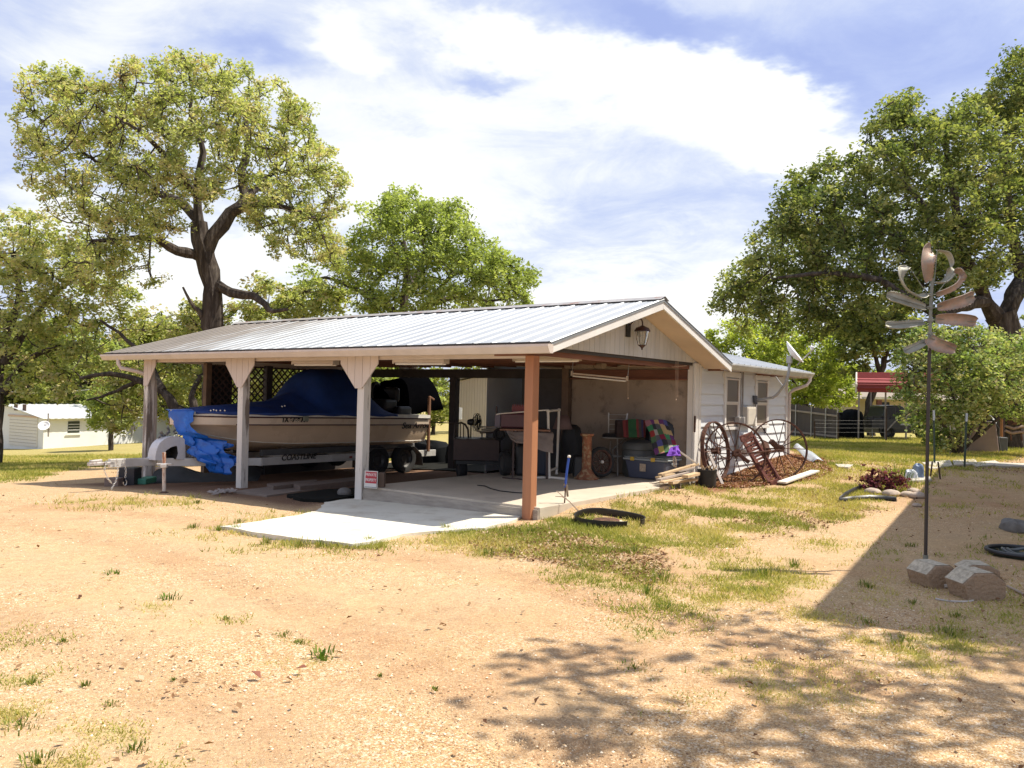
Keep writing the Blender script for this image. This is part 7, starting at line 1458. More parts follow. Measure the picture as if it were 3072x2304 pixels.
# hose ring at right edge
c=G(3065,1668); t=thing('hose_basin','black round basin with coiled hose lying in the shade at the right edge','basin',c,0); R0=.34
part(t,'rim',MB().tube([c+[math.cos(a)*R0,math.sin(a)*R0,.05] for a in np.linspace(0,2*PI,41)[:-1]],.022,8,closed=True),blackv,smooth=True)
part(t,'base',MB().lathe([(.001,.01),(R0*.95,.01),(R0,.05)],c,36),M('dark_green_basin',(.02,.035,.025),.5,var=.3),smooth=True)
part(t,'hose',MB().tube([c+[math.cos(a)*(.20-.008*a),math.sin(a)*(.22-.008*a),.05+.015*math.sin(a*3)] for a in np.linspace(0,13,70)],.014,6),M('grey_hose',(.10,.11,.11),.4),smooth=True)
c=G(3070,1600); lump('stone_planter','grey ribbed stone planter at the right edge of the shade','planter',3040,3100,1568,1612,c[1],.4,M('grey_stone',(.17,.16,.145),.9,var=.3,bump=.5),9,zb=c[2])
for (x0,y0,x1,y1) in ((3022,1768,3072,1790),): a=G(x0,y0);b=G(x1,y1); single('stick','bare stick on the ground at the right of the front concrete block','stick',MB().tube([a+[0,0,.03],b+[0,0,.02]],.011,6),MATS['bare_wood_stick'],a,0,smooth=True)
# ---------------------------------------------------------------- flower bed
c=G(2615,1490)
t=thing('flower_bed_edging','black plastic edging strip curving round the small flower bed','edging',c,0)
E_=[(2518,1510),(2535,1494),(2560,1480),(2590,1470)]; P_=[G(x,y) for x,y in E_]; rows=[[(p[0],p[1],p[2]-.02) for p in P_],[(p[0],p[1],p[2]+.10) for p in P_]]; part(t,'strip',MB().grid(rows),blackv,solid=.008,smooth=True)
E_=[(2518,1510),(2560,1504),(2610,1500),(2660,1502),(2690,1506)]; P_=[G(x,y) for x,y in E_]; rows=[[(p[0],p[1],p[2]-.02) for p in P_],[(p[0],p[1]+.01,p[2]+.085) for p in P_]]; part(t,'strip',MB().grid(rows),blackv,solid=.008,smooth=True)
rockM=M('bed_rock',(.42,.34,.27),.9,var=.3,scale=8,bump=.6)
for i,(x,y,r_,lab) in enumerate(((2618,1482,.11,'rounded tan rock left in the flower bed'),(2672,1488,.12,'pale pinkish rock in the middle of the flower bed'),(2722,1490,.10,'grey rock at the shaded right of the flower bed'),(2752,1494,.11,'flat grey rock next to the sculpture pole'),(2740,1478,.09,'small rear rock of the flower bed'),(2750,1520,.06,'small stone in front of the flower bed'),(2440,1415,.0,''))):
    if not r_: continue
    p_=G(x,y); mb=MB().ball((0,0,0),r_,12,8,(1.25,1,.62)); r2=np.random.default_rng(i); mb.v=[tuple(np.array(q)*(1+.16*(vn(q[0]*9+i,q[1]*9+q[2]*7,2,i)-.5))+p_+np.array([0,0,r_*.35])) for q in mb.v]; single('rock',lab,'rock',mb,rockM,p_,i*.8,'rocks in the flower bed',smooth=True)
def tuft(name,label,px_,py_,n,h,spr,mat,seed,wd=.02,cat='plant',leaf=False):
    r_=np.random.default_rng(seed); p0=G(px_,py_); V_=[];F_=[];k=0; lv=[]
    if leaf:
        C=p0+np.c_[r_.normal(0,spr,n),r_.normal(0,spr*.7,n),np.abs(r_.normal(.5,.28,n))*h]
        T_=Tree(seed); 
        for c in C[:max(8,n//6)]: T_.mb.tube([p0+(c-p0)*[.2,.2,0],c],.004,4)
        V_,F_,lv=T_.leaves(C,7,.06,wd); o=thing(name,label,cat,p0); part(o,'stems',T_.mb,bark_dark); me_=npmesh('foliage',V_-p0[None],F_,mat,dict(lv=lv)); q=bpy.data.objects.new('foliage',me_); COL.objects.link(q); q.parent=o; return o
    for i in range(n):
        a=r_.random()*6.28; rr=r_.random()*spr*.5; b_=np.array([math.cos(a)*rr,math.sin(a)*rr,0]); ln=h*(.5+.6*r_.random()); ou=np.array([math.cos(a),math.sin(a),0])*ln*(.15+.6*r_.random()); s_=np.array([-math.sin(a),math.cos(a),0])*wd*.5
        tip=b_+ou+np.array([0,0,ln*.85]); mid=b_+ou*.35+np.array([0,0,ln*.55]); V_+=[b_-s_,b_+s_,mid+s_*.8,mid-s_*.8,tip]; F_+=[(k,k+1,k+2),(k,k+2,k+3),(k+3,k+2,k+4)]; lv+=[r_.random()]*5; k+=5
    me_=npmesh(name,np.array(V_),np.array(F_),mat,dict(lv=np.array(lv))); o=bpy.data.objects.new(name,me_); COL.objects.link(o); o.location=p0; o['label']=label; o['category']=cat; return o
PURP=leafmat('purple_leaves',[(.05,.015,.03),(.12,.03,.05),(.22,.08,.09),(.14,.13,.08)],.2,gloss=.4); GR=leafmat('weed_leaves',[(.05,.10,.02),(.10,.17,.03),(.20,.24,.06)],.3)
tuft('purple_plant','dark purple leafed plant at the left of the flower bed',2615,1470,70,.34,.14,PURP,1,.07,leaf=True)
tuft('purple_plant','reddish leafed plant at the right of the flower bed',2670,1476,80,.32,.15,PURP,2,.07,leaf=True)
tuft('ornamental_grass','tall thin dry grass clump behind the purple bed plants',2690,1455,160,.5,.7,GR,3,.010)
tuft('weed','low green clump on the pebbly drive left of the tyre tracks',345,1722,22,.05,.18,GR,4,.010); tuft('weed','spiky green clump on the sunny drive',510,1795,36,.055,.2,GR,5,.010); tuft('weed','small dark weed on the drive by the two fallen leaves',1375-410,1970,40,.06,.2,GR,6,.014)
weeds=[(680,1858,.05,.2,'flat green weed in the middle of the drive'),(100,2050,.08,.2,'leafy weed near the lower left edge'),(255,2058,.08,.12,'tuft with a long stalk at the lower left'),(60,2180,.10,.5,'broad green clump at the left edge foreground'),(400,2250,.09,.3,'leafy clump on the bottom edge left of centre'),(110,2290,.10,.4,'green clump in the bottom left corner'),(330,2120,.05,.3,'thin creeping weed in the left foreground'),(190,1925,.06,.15,'dark little weed on the left drive'),(900,1930,.05,.2,'pale creeping weed right of the tracks'),(850,1905,.05,.3,'flat weed by the pebble patch'),(1305,2070,.06,.1,'tiny weed at the shadow edge'),(1140,2030,.05,.1,'thin weed between the pebbles'),(520,2040,.03,.1,'tiny weed stalk on the drive'),
 (800,1630,.12,.3,'grass tuft at the front edge of the pale concrete apron'),(900,1640,.14,.6,'long grass tuft along the apron front'),(960,1638,.13,.5,'grass tuft at the apron front middle'),(1110,1625,.11,.2,'grass tuft at the right of the apron'),(710,1590,.12,.25,'grass tuft at the left tip of the apron'),(655,1592,.1,.3,'grass tuft left of the apron tip'),(580,1585,.1,.3,'second grass tuft left of the apron'),(930,1545,.08,.2,'small tuft at the rear left of the apron'),(715,1568,.08,.3,'small tuft behind the apron tip'),(590,1510,.10,.2,'tuft on the shadow line by the second post'),
 (1340,1590,.16,.2,'upright tuft beside the apron right side'),(1590,1600,.12,.4,'grass clump at the foot of the cedar post'),(1460,1665,.14,.5,'bright grass clump in front of the apron'),(1530,1660,.12,.4,'grass clump in the leaf litter'),(1750,1700,.12,.5,'green clump in the leaf litter centre'),(1900,1660,.12,.4,'clump in the leaves right of the ring'),(1980,1740,.12,.5,'clump below the leaf litter'),(2290,1730,.14,.7,'broad clump on the bare gravel'),(2380,1700,.12,.4,'clump at the shadow line'),(2000,1830,.12,.5,'clump on the sunny gravel slope'),(1940,1780,.1,.4,'thin clump on the gravel'),(1900,2000,.06,.5,'sparse clump at the dappled edge'),(2700,1930,.10,.6,'clump below the house shadow'),(2840,1900,.10,.5,'clump right of the house shadow foot'),(2600,1870,.08,.4,'clump at the corner of the house shadow'),(2730,1640,.08,.3,'dark clump in the house shadow'),(2420,1590,.08,.5,'clump near the lawn edge'),(2600,1760,.08,.3,'shaded clump left of the concrete blocks'),(2740,1810,.08,.3,'shaded clump before the concrete blocks'),(2870,1850,.08,.3,'shaded clump below the front block')]
for i,(x,y,h_,sp_,lab) in enumerate(weeds): tuft('grass_tuft',lab,x,y,int(30+80*sp_),h_*(.45 if y>1800 else .8),sp_*(.5 if y>1800 else .6),MATS.setdefault('GT',leafmat('tuft_blades',[(.06,.11,.02),(.12,.17,.035),(.22,.23,.07),(.36,.29,.13)],.3,gloss=.1)),40+i,.007,'grass tuft')
for x,y,lab in ((905,2018,'curled brown oak leaf on the pale gravel'),(768,2040,'second brown leaf left of the curled one on the gravel')):
    p_=G(x,y); V_,F_=quads(np.array([p_[0]]),np.array([p_[1]]),np.array([p_[2]+.03]),.075,.05,.3,.4,np.random.default_rng(x)); mb=MB().add(V_,F_); single('fallen_leaf',lab,'leaf',mb,M('red_brown_leaf',(.26,.09,.05),.7,var=.3),p_,0,solid=.002)
# bags at the pole (blue-white)
lump('blue_bag','blue plastic bag slumped on a flat stone left of the sculpture pole','bag',2750,2776,1394,1436,G(2760,1440)[1],.25,M('blue_grey_bag',(.16,.22,.34),.5,var=.2),11,zb=G(2760,1440)[2]); lump('white_bag','white plastic bag lying against the blue bag','bag',2722,2758,1412,1434,G(2740,1440)[1]-.1,.2,M('white_bag',(.62,.65,.72),.5,var=.1),12,zb=G(2740,1440)[2])
flagM=M('limestone_flag',(.46,.42,.36),.9,var=.25,scale=3,bump=.5,world=True)
flags=[((2700,1441),(2790,1436),(2795,1446),(2705,1450),'flat pale stone under the two bags'),((2765,1393),(2850,1385),(2858,1402),(2790,1412),'sunlit flagstone at the foot of the white-topped fence post'),((2858,1386),(2925,1382),(2935,1396),(2862,1400),'shaded flagstone right of the sunlit one'),((2910,1394),(2985,1386),(3010,1398),(2930,1404),'long grey flagstone in the shade'),((2965,1392),(3090,1396),(3090,1405),(2990,1403),'low pale stone curb running out of the right edge'),((2505,1398),(2560,1400),(2545,1408),(2515,1406),'pale flat stone in the lawn')]
for a_,b_,c_,d_,lab in flags:
    P_=[G(*q) for q in (a_,b_,c_,d_)]; n=4; mb=MB().add([tuple(q-np.array([0,0,.03])) for q in P_]+[tuple(q+np.array([0,0,.05])) for q in P_],[tuple(range(n)),tuple(range(n,2*n))[::-1]]+[(i,i+n,(i+1)%n+n,(i+1)%n) for i in range(n)]); single('flagstone',lab,'flagstone',mb,flagM,sum(P_)/4,0,'flat limestone slabs by the shrub',bevel=.01)
# posts
greenP=M('green_post',(.06,.09,.075),.6,var=.3); whiteT=M('post_tip_white',(.62,.66,.70),.5,var=.1)
def tpost(label,x,ytop,ybase,tip=.22,mat=greenP,w_=.045,x2=None):
    c=G(x,ybase); top=D(x if x2 is None else x2,ytop,c[1]); t=thing('fence_post',label,'fence post',c,0,'steel fence posts'); part(t,'stem',MB().bar(c-[0,0,.1],top,w_,.02,up=(1,0,0)).bar(c-[0,0,.1],top,.012,w_,up=(1,0,0)),mat)
    if tip: a=top; b=top+(c-top)*tip; part(t,'painted_tip',MB().bar(a+[0,0,.004],b,w_+.01,.03,up=(1,0,0)),whiteT)
    return t
tpost('green steel fence post with white top in front of the shrub left side',2804,1392-160,1393,.18,x2=2801); tpost('green steel fence post with grey top in front of the shrub trunk',2893,1240,1404,.15,x2=2900)
tpost('short rusty stake leaning left beside the sculpture pole',2790,1384,1430,0,MATS['dark_brown_paint'],.03,x2=2797); tpost('short rusty stake right of the leaning one',2823,1386,1438,0,MATS['dark_brown_paint'],.03,x2=2814)
tpost('dark fence post nearest to the house corner in the lawn',2444,1262,1320,0,MATS['dark_brown_paint'],.07); tpost('dark fence post at the end of the plank fence',2514,1238,1322,0,MATS['dark_brown_paint'],.07); tpost('dark fence post under the red carport edge',2659,1225,1326,0,MATS['dark_brown_paint'],.07)
tpost('thin pale stake in front of the dark bin',2546,1258,1312,.3,whiteT,.05)
mb=MB()
for y_ in (1262,1272,1284,1297):
    mb.tube([D(2444,y_-2,36.),D(2514,y_,36.),D(2659,y_,36.),D(2790,y_+4,34.)],.0035,4)
single('fence_wire','thin strands of wire strung between the dark steel posts','wire',mb,blackM,D(2600,1300,36),0)
# ---------------------------------------------------------------- plank fence
fenceM=M('grey_cedar',(.055,.045,.04),.9,var=.35,scale=2,bump=.3,stretch=(3,3,.3),world=True)
fa=D(2352,1303,44.);fb=D(2515,1311,37.); ha=D(2352,1209,44.)[2];hb=D(2515,1230,37.)[2]
t=thing('plank_fence','weathered grey upright plank fence with steel posts at the lawn end','fence',(fa+fb)/2,0); L_=np.linalg.norm((fb-fa)[:2]); n=int(L_/.15); d_=(fb-fa)/L_; rr_=np.random.default_rng(9)
for i in range(n):
    f=i/n; p_=fa+(fb-fa)*f; q_=fa+(fb-fa)*((i+.94)/n); z1=ha+(hb-ha)*f+.03*rr_.normal(); zz=gsurf(p_[0],p_[1]); part(t,'plank',MB().add([(p_[0],p_[1],zz-.05),(q_[0],q_[1],zz-.05),(q_[0],q_[1],z1),(p_[0],p_[1],z1),(p_[0],p_[1]+.02,zz-.05),(q_[0],q_[1]+.02,zz-.05),(q_[0],q_[1]+.02,z1),(p_[0],p_[1]+.02,z1)],[(0,1,2,3),(7,6,5,4),(3,2,6,7),(0,3,7,4),(1,5,6,2)]),fenceM)
off=np.array([-.04,-.06,0]); railF=M('pale_rail',(.22,.19,.16),.85,var=.2)
for fz in (.12,.80):
    a=fa.copy();b=fb.copy(); a[2]=gsurf(fa[0],fa[1])+(ha-gsurf(fa[0],fa[1]))*fz; b[2]=gsurf(fb[0],fb[1])+(hb-gsurf(fb[0],fb[1]))*fz; part(t,'rail',MB().bar(a+off,b+off,.04,.09),railF)
for f in (.25,.55,.8,.99): p_=fa+(fb-fa)*f+off*1.6; z1=ha+(hb-ha)*f; part(t,'steel_post',MB().tube([(p_[0],p_[1],gsurf(p_[0],p_[1])),(p_[0],p_[1],z1)],.03,8),galv,smooth=True)
# ---------------------------------------------------------------- red carport, truck, boat, pale house
redM=M('red_roof_metal',(.27,.04,.04),.5,metal=.1,var=.12,scale=2,bump=.03,world=True); dR=38.
t=thing('red_carport','red ribbed metal carport roof on thin posts in the right background','carport',D(2620,1311,dR),0)
x0=D(2569,1150,dR)[0]; x1=D(2800,1150,dR)[0]
prof=[(-.0,D(2575,1176,dR)[2]),(.0,D(2575,1153,dR)[2]),(.15,D(2575,1144,dR)[2]),(.5,D(2575,1134,dR)[2]),(1.6,D(2575,1122,dR)[2]+.1),(2.8,D(2575,1122,dR)[2]+.12),(4.0,D(2575,1134,dR)[2]+.0),(4.6,D(2575,1150,dR)[2]),(4.6,D(2575,1176,dR)[2])]
pp=[]
for (ya,za),(yb,zb_) in zip(prof,prof[1:]):
    L_=math.hypot(yb-ya,zb_-za); n=max(1,int(L_/.2)); ny_,nz_=(zb_-za)/L_,-(yb-ya)/L_
    for k in range(n):
        for f,h_ in ((0,0),(.35,0),(.45,.035),(.6,.035),(.7,0)): q=(k+f)/n; pp.append((ya+(yb-ya)*q-ny_*h_*0-(ny_)*h_,za+(zb_-za)*q-nz_*h_))
def RC(a,b,z): return (x0+a*.92+b*.392,dR-a*.392+b*.92,z)
rows=[[RC(x,a,b) for a,b in pp] for x in (0,(x1-x0)/.92)]; part(t,'roof',MB().grid(rows),redM,solid=.01)
part(t,'roof_trim',MB().tube([RC(0,a,b) for a,b in prof],.05,6),M('pale_trim_metal',(.6,.55,.5),.5))
for x,dd in ((2577,.1),(2657,.1),(2613,4.5),(2720,.1)): 
    p_=D(x,1176,dR+dd); part(t,'post',MB().bar([p_[0],p_[1],gsurf(p_[0],p_[1])-.1],p_,.06,.06,up=(1,0,0)),MATS['grey_pipe'])
part(t,'brace',MB().bar(D(2657,1295,dR+.1),D(2688,1262,dR+.1),.05,.05),MATS['grey_pipe'])
# dark truck under it
t=thing('pickup_truck','dark pickup truck parked under the red carport','truck',D(2690,1308,41.),0); dT=40.5; tk=M('black_car_paint',(.008,.009,.012),.4,var=.1,coat=.15,bump=0); 
def TX(x,y): q=D(x,y,dT); return q[0],q[2]
body=[TX(2638,1300),TX(2636,1268),TX(2640,1252),TX(2648,1250),TX(2656,1222),TX(2662,1217),TX(2700,1216),TX(2712,1222),TX(2722,1250),TX(2790,1253),TX(2796,1262),TX(2796,1298)]
part(t,'body',MB().prism(body,(0,dT,0),(1,0,0),(0,0,1),(0,1,0),1.8),tk,bevel=.05)
for P_ in ([TX(2658,1248),TX(2664,1223),TX(2685,1222),TX(2685,1248)],[TX(2689,1248),TX(2689,1222),TX(2702,1222),TX(2714,1248)]): part(t,'window',MB().prism(P_,(0,dT-.012,0),(1,0,0),(0,0,1),(0,1,0),.01),M('car_glass',(.012,.016,.024),.25,bump=0,spec=.3))
for x in (2665,2770):
    c=D(x,1297,dT); wheel_obj(t,'wheel',(c[0],c[1]+.1,c[2]),.36,.25,(0,1,0))
part(t,'side_trim',MB().bx(TX(2640,1270)[0],TX(2794,1270)[0],dT-.03,dT-.005,TX(2640,1274)[1],TX(2640,1269)[1]),galv)
# small pale boat/trailer frame in front
t=thing('utility_trailer','low grey metal trailer with rails in front of the dark pickup','trailer',D(2640,1300,38.9),0); 
mb=MB()
for y_ in (1249,1254,1262): mb.bar(D(2600,y_,38.8),D(2690,y_,38.8),.04,.05)
for x in (2601,2620,2648,2670,2689): mb.bar(D(x,1248,38.8),D(x,1282,38.8),.04,.04,up=(1,0,0))
part(t,'rail_cage',mb,M('dark_rail',(.06,.06,.065),.7)); part(t,'deck',MB().bar(D(2604,1270,38.9),D(2688,1270,38.9),.9,.42),M('dark_trailer_bed',(.05,.05,.055),.5,var=.2))
part(t,'leg',MB().bar(D(2615,1280,38.8),D(2617,1311,38.8),.05,.05,up=(1,0,0)),galv); c=D(2662,1296,38.8); wheel_obj(t,'wheel',c,.25,.18,(0,1,0))
# dark bin and tarp covered thing left of it
lump('covered_machine','black tarp covered machine with a wheel beside the red carport post','covered machine',2545,2604,1229,1310,38.5,1.4,M('black_tarp',(.008,.009,.010),.9,var=.3,bump=.4,spec=.1),13,zb=gsurf(16.5,38.5))
t=thing('trash_bin','dark lidded bin left of the tarp covered machine','bin',D(2528,1311,39.5),0); a=D(2518,1311,39.5);b=D(2544,1236,39.5); part(t,'body',MB().bx(a[0],b[0],39.5,40.3,gsurf(a[0],39.5)-.05,b[2]-.12),MATS['bin_black'],bevel=.05); part(t,'lid',MB().bx(a[0]-.04,b[0]+.04,39.46,40.35,b[2]-.12,b[2]-.03),MATS['bin_black'],bevel=.03)
dh=52.; creamW=M('cream_stucco',(.50,.42,.31),.85,var=.12,scale=1,world=True)
t=thing('cream_house','low cream house partly hidden behind the red carport','house',D(2700,1300,dh),0); a=D(2555,1190,dh);b=D(2900,1190,dh)
part(t,'wall',MB().bx(a[0],b[0],dh,dh+6,gsurf(a[0],dh)-.4,D(2600,1196,dh)[2]),creamW); part(t,'roof',MB().prism([(-.5,0),(6.5,0),(3,1.1)],(a[0]-.4,dh,D(2600,1196,dh)[2]),(0,1,0),(0,0,1),(1,0,0),b[0]-a[0]+.8),M('tan_roof',(.26,.22,.18),.9,var=.2))
p0=D(2612,1196,dh-1.5);p1=D(2760,1196,dh-1.5); pr=part(t,'porch_roof',MB().bx(p0[0],p1[0],dh-1.7,dh,p0[2]-.02,p0[2]+.12),M('pale_porch',(.62,.58,.5),.6))
part(t,'porch_post',MB().bar(D(2637,1200,dh-1.6),D(2637,1300,dh-1.6),.25,.25,up=(1,0,0)),M('red_brown_post',(.14,.05,.04),.8)); q0=D(2645,1240,dh-.02);q1=D(2668,1207,dh-.02); part(t,'window',MB().bx(q0[0],q1[0],dh-.05,dh-.01,q0[2],q1[2]),MATS['car_glass'])
# leaning wedge-shaped block with hose coils behind shrub
c=G(2950,1358); yd=c[1]; P_=[(2900,1358),(3000,1362),(2988,1270),(2976,1264),(2918,1283)]; pp=[D(x,y,yd) for x,y in P_]; 
t=thing('covered_box','pinkish brown wedge-shaped cover standing in the shade right of the shrub','cover',c,0)
poly=[(p[0]-c[0],p[2]-c[2]) for p in pp]; poly[0]=(poly[0][0],-.05);poly[1]=(poly[1][0],-.05); part(t,'cover',MB().prism(poly,c,(1,0,0),(0,0,1),(.3,1,0),.9),M('mauve_cover',(.27,.205,.19),.8,var=.1,bump=.1),bevel=.03)
mb=MB(); cc=D(2950,1262,yd+.3)
for k in range(5): mb.tube([cc+np.array([(.42-.03*k)*math.cos(a_),.25*math.sin(a_),.16*math.sin(a_)+.03*k]) for a_ in np.linspace(0,2*PI,25)[:-1]],.015,6,closed=True)
mb.tube([D(2985,1268,yd),D(2998,1285,yd-.1),D(2996,1310,yd-.1),D(3002,1350,yd-.1)],.015,6); single('garden_hose','coiled grey garden hose lying on the wedge-shaped cover','hose',mb,MATS['grey_hose'],cc,0,smooth=True)
boxpx('grey_bin','small dark grey bin right of the wedge-shaped cover','bin',3000,3024,1312,1358,yd+.2,.4,M('grey_plastic',(.07,.075,.08),.6,var=.2),bevel=.03)
tp=thing('timber_post','orange-brown round timber post standing behind the wedge-shaped cover','post',D(3004,1318,yd+1),0); part(tp,'stem',MB().tube([D(3005,1325,yd+1),D(3005,1232,yd+1)],.055,10),M('orange_timber',(.40,.19,.08),.8,var=.25,stretch=(1,1,.2)),smooth=True); part(tp,'white_band',MB().tube([D(3005,1252,yd+1),D(3005,1249,yd+1)],.06,10),whiteT)
single('steel_post','thin dark steel post beside the timber post','post',MB().tube([D(3011,1320,yd+.8),D(3011,1238,yd+.8)],.022,8),brownM,D(3011,1320,yd+.8),0,smooth=True)
# rusty tractor-like sculpture at the right margin
t=thing('farm_relic','rusty farm implement with drum and curved beams at the right margin','farm implement',G(3060,1330),0); yq=yd+2
part(t,'drum',MB().tube([D(3030,1262,yq),D(3085,1258,yq+.3)],.16,16),rustM,smooth=True); part(t,'tank',MB().bar(D(3045,1258,yq+.4),D(3110,1255,yq+.4),.5,.26),MATS['maroon_enamel'],bevel=.04)
for pts in (((3016,1278),(3040,1286),(3065,1280),(3090,1284)),((3016,1292),(3035,1300),(3060,1296),(3090,1300)),((3050,1240),(3060,1215),(3070,1190))): part(t,'beam',MB().tube([D(x,y,yq) for x,y in pts],.05,8),M('tan_bone_wood',(.25,.17,.12),.8,var=.3),smooth=True)
for x in (3030,3062): part(t,'leg',MB().tube([D(x,1290,yq),D(x+4,1322,yq)],.03,8),rustM)
mb=MB().bx(D(3018,1320,yq+2)[0],D(3100,1320,yq+2)[0],yq+2,yq+2.3,gsurf(19,yq+2)-.1,D(3018,1296,yq+2)[2]); single('low_wall','low pale block wall behind the rusty farm implement','wall',mb,creamW,D(3050,1320,yq+2),0)
# ---------------------------------------------------------------- tan workshop behind the carport opening
dw=34.; tanW=M('tan_metal_wall',(.53,.46,.385),.6,var=.06,scale=1,world=True)
wl=D(1376,1150,dw);wr=D(1700,1150,dw); zb0=gsurf(wl[0],dw)-.4; ev=D(1376,1143,dw)[2]; pk=D(1459,1122,dw)[2]; xpk=D(1475,1122,dw)[0]; xr=2*xpk-wl[0]+1.5
t=thing('workshop','tan ribbed metal workshop with low gable seen through the carport','workshop',((wl[0]+xr)/2,dw+4,zb0+.3),0)
mb=MB(); n=int((xr-wl[0])/.11); xs_=np.linspace(wl[0],xr,n+1)
def wtop(x): return ev+(pk-ev)*min(1,(x-wl[0])/(xpk-wl[0])) if x<xpk else pk-(x-xpk)*.06
for i in range(n): mb.add([(xs_[i]+.012,dw,zb0),(xs_[i+1]-.0,dw,zb0),(xs_[i+1]-.0,dw,wtop(xs_[i+1])),(xs_[i]+.012,dw,wtop(xs_[i])),(xs_[i]-.0,dw+.02,zb0),(xs_[i]-.0,dw+.02,wtop(xs_[i]))],[(0,1,2,3),(4,0,3,5)])
mb.bx(wl[0],xr,dw+.03,dw+9,zb0,ev-.05); part(t,'wall',mb,tanW)
part(t,'roof',MB().add([(wl[0]-.3,dw-.3,ev+.02),(xpk,dw-.3,pk+.08),(xpk,dw+9.3,pk+.08),(wl[0]-.3,dw+9.3,ev+.02),(xr+.3,dw-.3,wtop(xr)+.02),(xr+.3,dw+9.3,wtop(xr)+.02)],[(0,1,2,3),(1,4,5,2)]),M('brown_grey_roof',(.30,.27,.24),.6,var=.2),solid=.06)
part(t,'corner_trim',MB().bx(wl[0]-.05,wl[0]+.07,dw-.03,dw+.02,zb0,ev),M('workshop_white_trim',(.62,.58,.52),.6,var=.05))
p_=D(1373,1225,30.); t=thing('power_pedestal','white electric box with a red riser pipe standing left of the workshop','electric box',(p_[0],30.,gsurf(p_[0],30.)),0)
a=D(1367,1258,30.);b=D(1386,1223,30.); part(t,'box',MB().bx(a[0],b[0],30.,30.2,a[2],b[2]),M('box_white',(.75,.76,.76),.4,var=.05),bevel=.01); part(t,'riser',MB().tube([D(1374,1222,30.05),D(1376,1135,30.05)],.045,8),M('red_pipe',(.24,.06,.05),.6,var=.2),smooth=True); part(t,'stand',MB().tube([D(1374,1258,30.1),[p_[0],30.1,gsurf(p_[0],30.)]],.04,8),galv,smooth=True); part(t,'white_conduit',MB().tube([D(1367,1203,30.),D(1367,1330,30.)],.04,8),whiteT,smooth=True)
mb=MB().tube([D(1478,1310,28.),D(1477,1170,28.),D(1620,1163,28.)],.02,6); 
for k in range(9): mb.tube([D(1560+k*5,1165,28.),D(1560+k*5-30,1230,28.)],.008,4).tube([D(1560+k*5-34,1165,28.),D(1560+k*5,1235,28.)],.008,4)
single('mesh_gate','leaning mesh gate panel in front of the workshop wall','mesh panel',mb,MATS['grey_pipe'],D(1500,1310,28.),0)
# ---------------------------------------------------------------- white garage at left
wh=M('white_block_wall',(.74,.75,.74),.8,var=.08,scale=.6,bump=.08,world=True); whr=M('white_metal_roof',(.66,.67,.66),.38,metal=.3,var=.06,scale=.8,bump=.04,world=True)
Nn=np.array([-33.5,58.]); g=np.array([-.85,.53]);g/=np.linalg.norm(g); l=np.array([.53,.85]);l/=np.linalg.norm(l); Wd=10.2; Ln=11.; ze_=D(118,1253,58.)[2]; zr_=D(25,1215,60.7)[2]
def WP(a,b,z): q=Nn+g*a+l*b; return (q[0],q[1],z)
zbs=lambda a,b: gsurf(*(Nn+g*a+l*b))-.25
t=thing('white_garage','long white garage with white metal roof at the far left','garage',WP(Wd/2,Ln/2,-2.9),0)
mb=MB().add([WP(0,0,zbs(0,0)-.3),WP(Wd,0,zbs(Wd,0)-.6),WP(Wd,0,ze_),WP(Wd/2,0,zr_-.05),WP(0,0,ze_)],[(0,1,2,3,4)]).add([WP(0,0,-4),WP(0,Ln,-4),WP(0,Ln,ze_),WP(0,0,ze_)],[(0,3,2,1)]).add([WP(0,Ln,-4),WP(Wd,Ln,-4),WP(Wd,Ln,ze_),WP(Wd/2,Ln,zr_-.05),WP(0,Ln,ze_)],[(4,3,2,1,0)]); part(t,'wall',mb,wh)
for s_ in (0,1):
    rows=[]; n=24
    for i in range(n*3+1):
        b_=-.35+(Ln+.7)*i/(n*3); h_=.03 if i%3==0 else 0
        e0=-.45 if s_==0 else Wd+.45; z_e=ze_-(zr_-ze_)*.45/(Wd/2); rows.append([WP(e0,b_,z_e+h_),WP(Wd/2,b_,zr_+.05+h_)])
    part(t,'roof_panel',MB().grid(rows),whr,solid=.03)
def wrect(a0,a1,z0,z1,off,name,mat,long=False,parent=None,th=.05):
    mb=MB(); 
    P_=[(WP(a,-off,z) if not long else WP(-off,a,z)) for a,z in ((a0,z0),(a1,z0),(a1,z1),(a0,z1))]; P2=[(WP(a,-off+th,z) if not long else WP(-off+th,a,z)) for a,z in ((a0,z0),(a1,z0),(a1,z1),(a0,z1))]
    mb.add(P_+P2,[(0,1,2,3),(7,6,5,4),(0,4,5,1),(1,5,6,2),(2,6,7,3),(3,7,4,0)]); return part(t,name,mb,mat,parent=parent)
zg=ze_-.05; fl=zbs(2,0)
gd=wrect(.75,4.6,-2.85,-.75,.06,'garage_door',M('garage_door_white',(.68,.66,.62),.5,var=.05,world=True))
for k in range(1,9): z=-2.85+2.1*k/9; wrect(.78,4.57,z-.012,z+.012,.075,'panel_joint',M('joint_grey',(.34,.31,.28),.7),parent=gd,th=.014)
wrect(.55,4.8,-.75,-.62,.1,'door_header',M('peach_trim',(.58,.42,.32),.7,var=.1))
for a0,a1,z0,z1 in ((7.2,7.95,-2.0,-.75),): w_=wrect(a0,a1,z0,z1,.05,'window',MATS['car_glass']); wrect(a0-.08,a1+.08,z0-.08,z0,.08,'window_sill',wh,parent=w_)
for a0,a1 in ((3.3,3.75),(4.5,4.95)): wrect(a0-.9,a1-.9,-.30,.18,.05,'gable_vent',M('dark_vent',(.12,.07,.05),.8))
w_=wrect(1.75,2.6,-1.85,-1.0,.05,'window',M('dark_green_glass',(.05,.06,.05),.2),long=True); wrect(1.6,2.75,-1.97,-1.87,.12,'window_sill',wh,long=True,parent=w_)
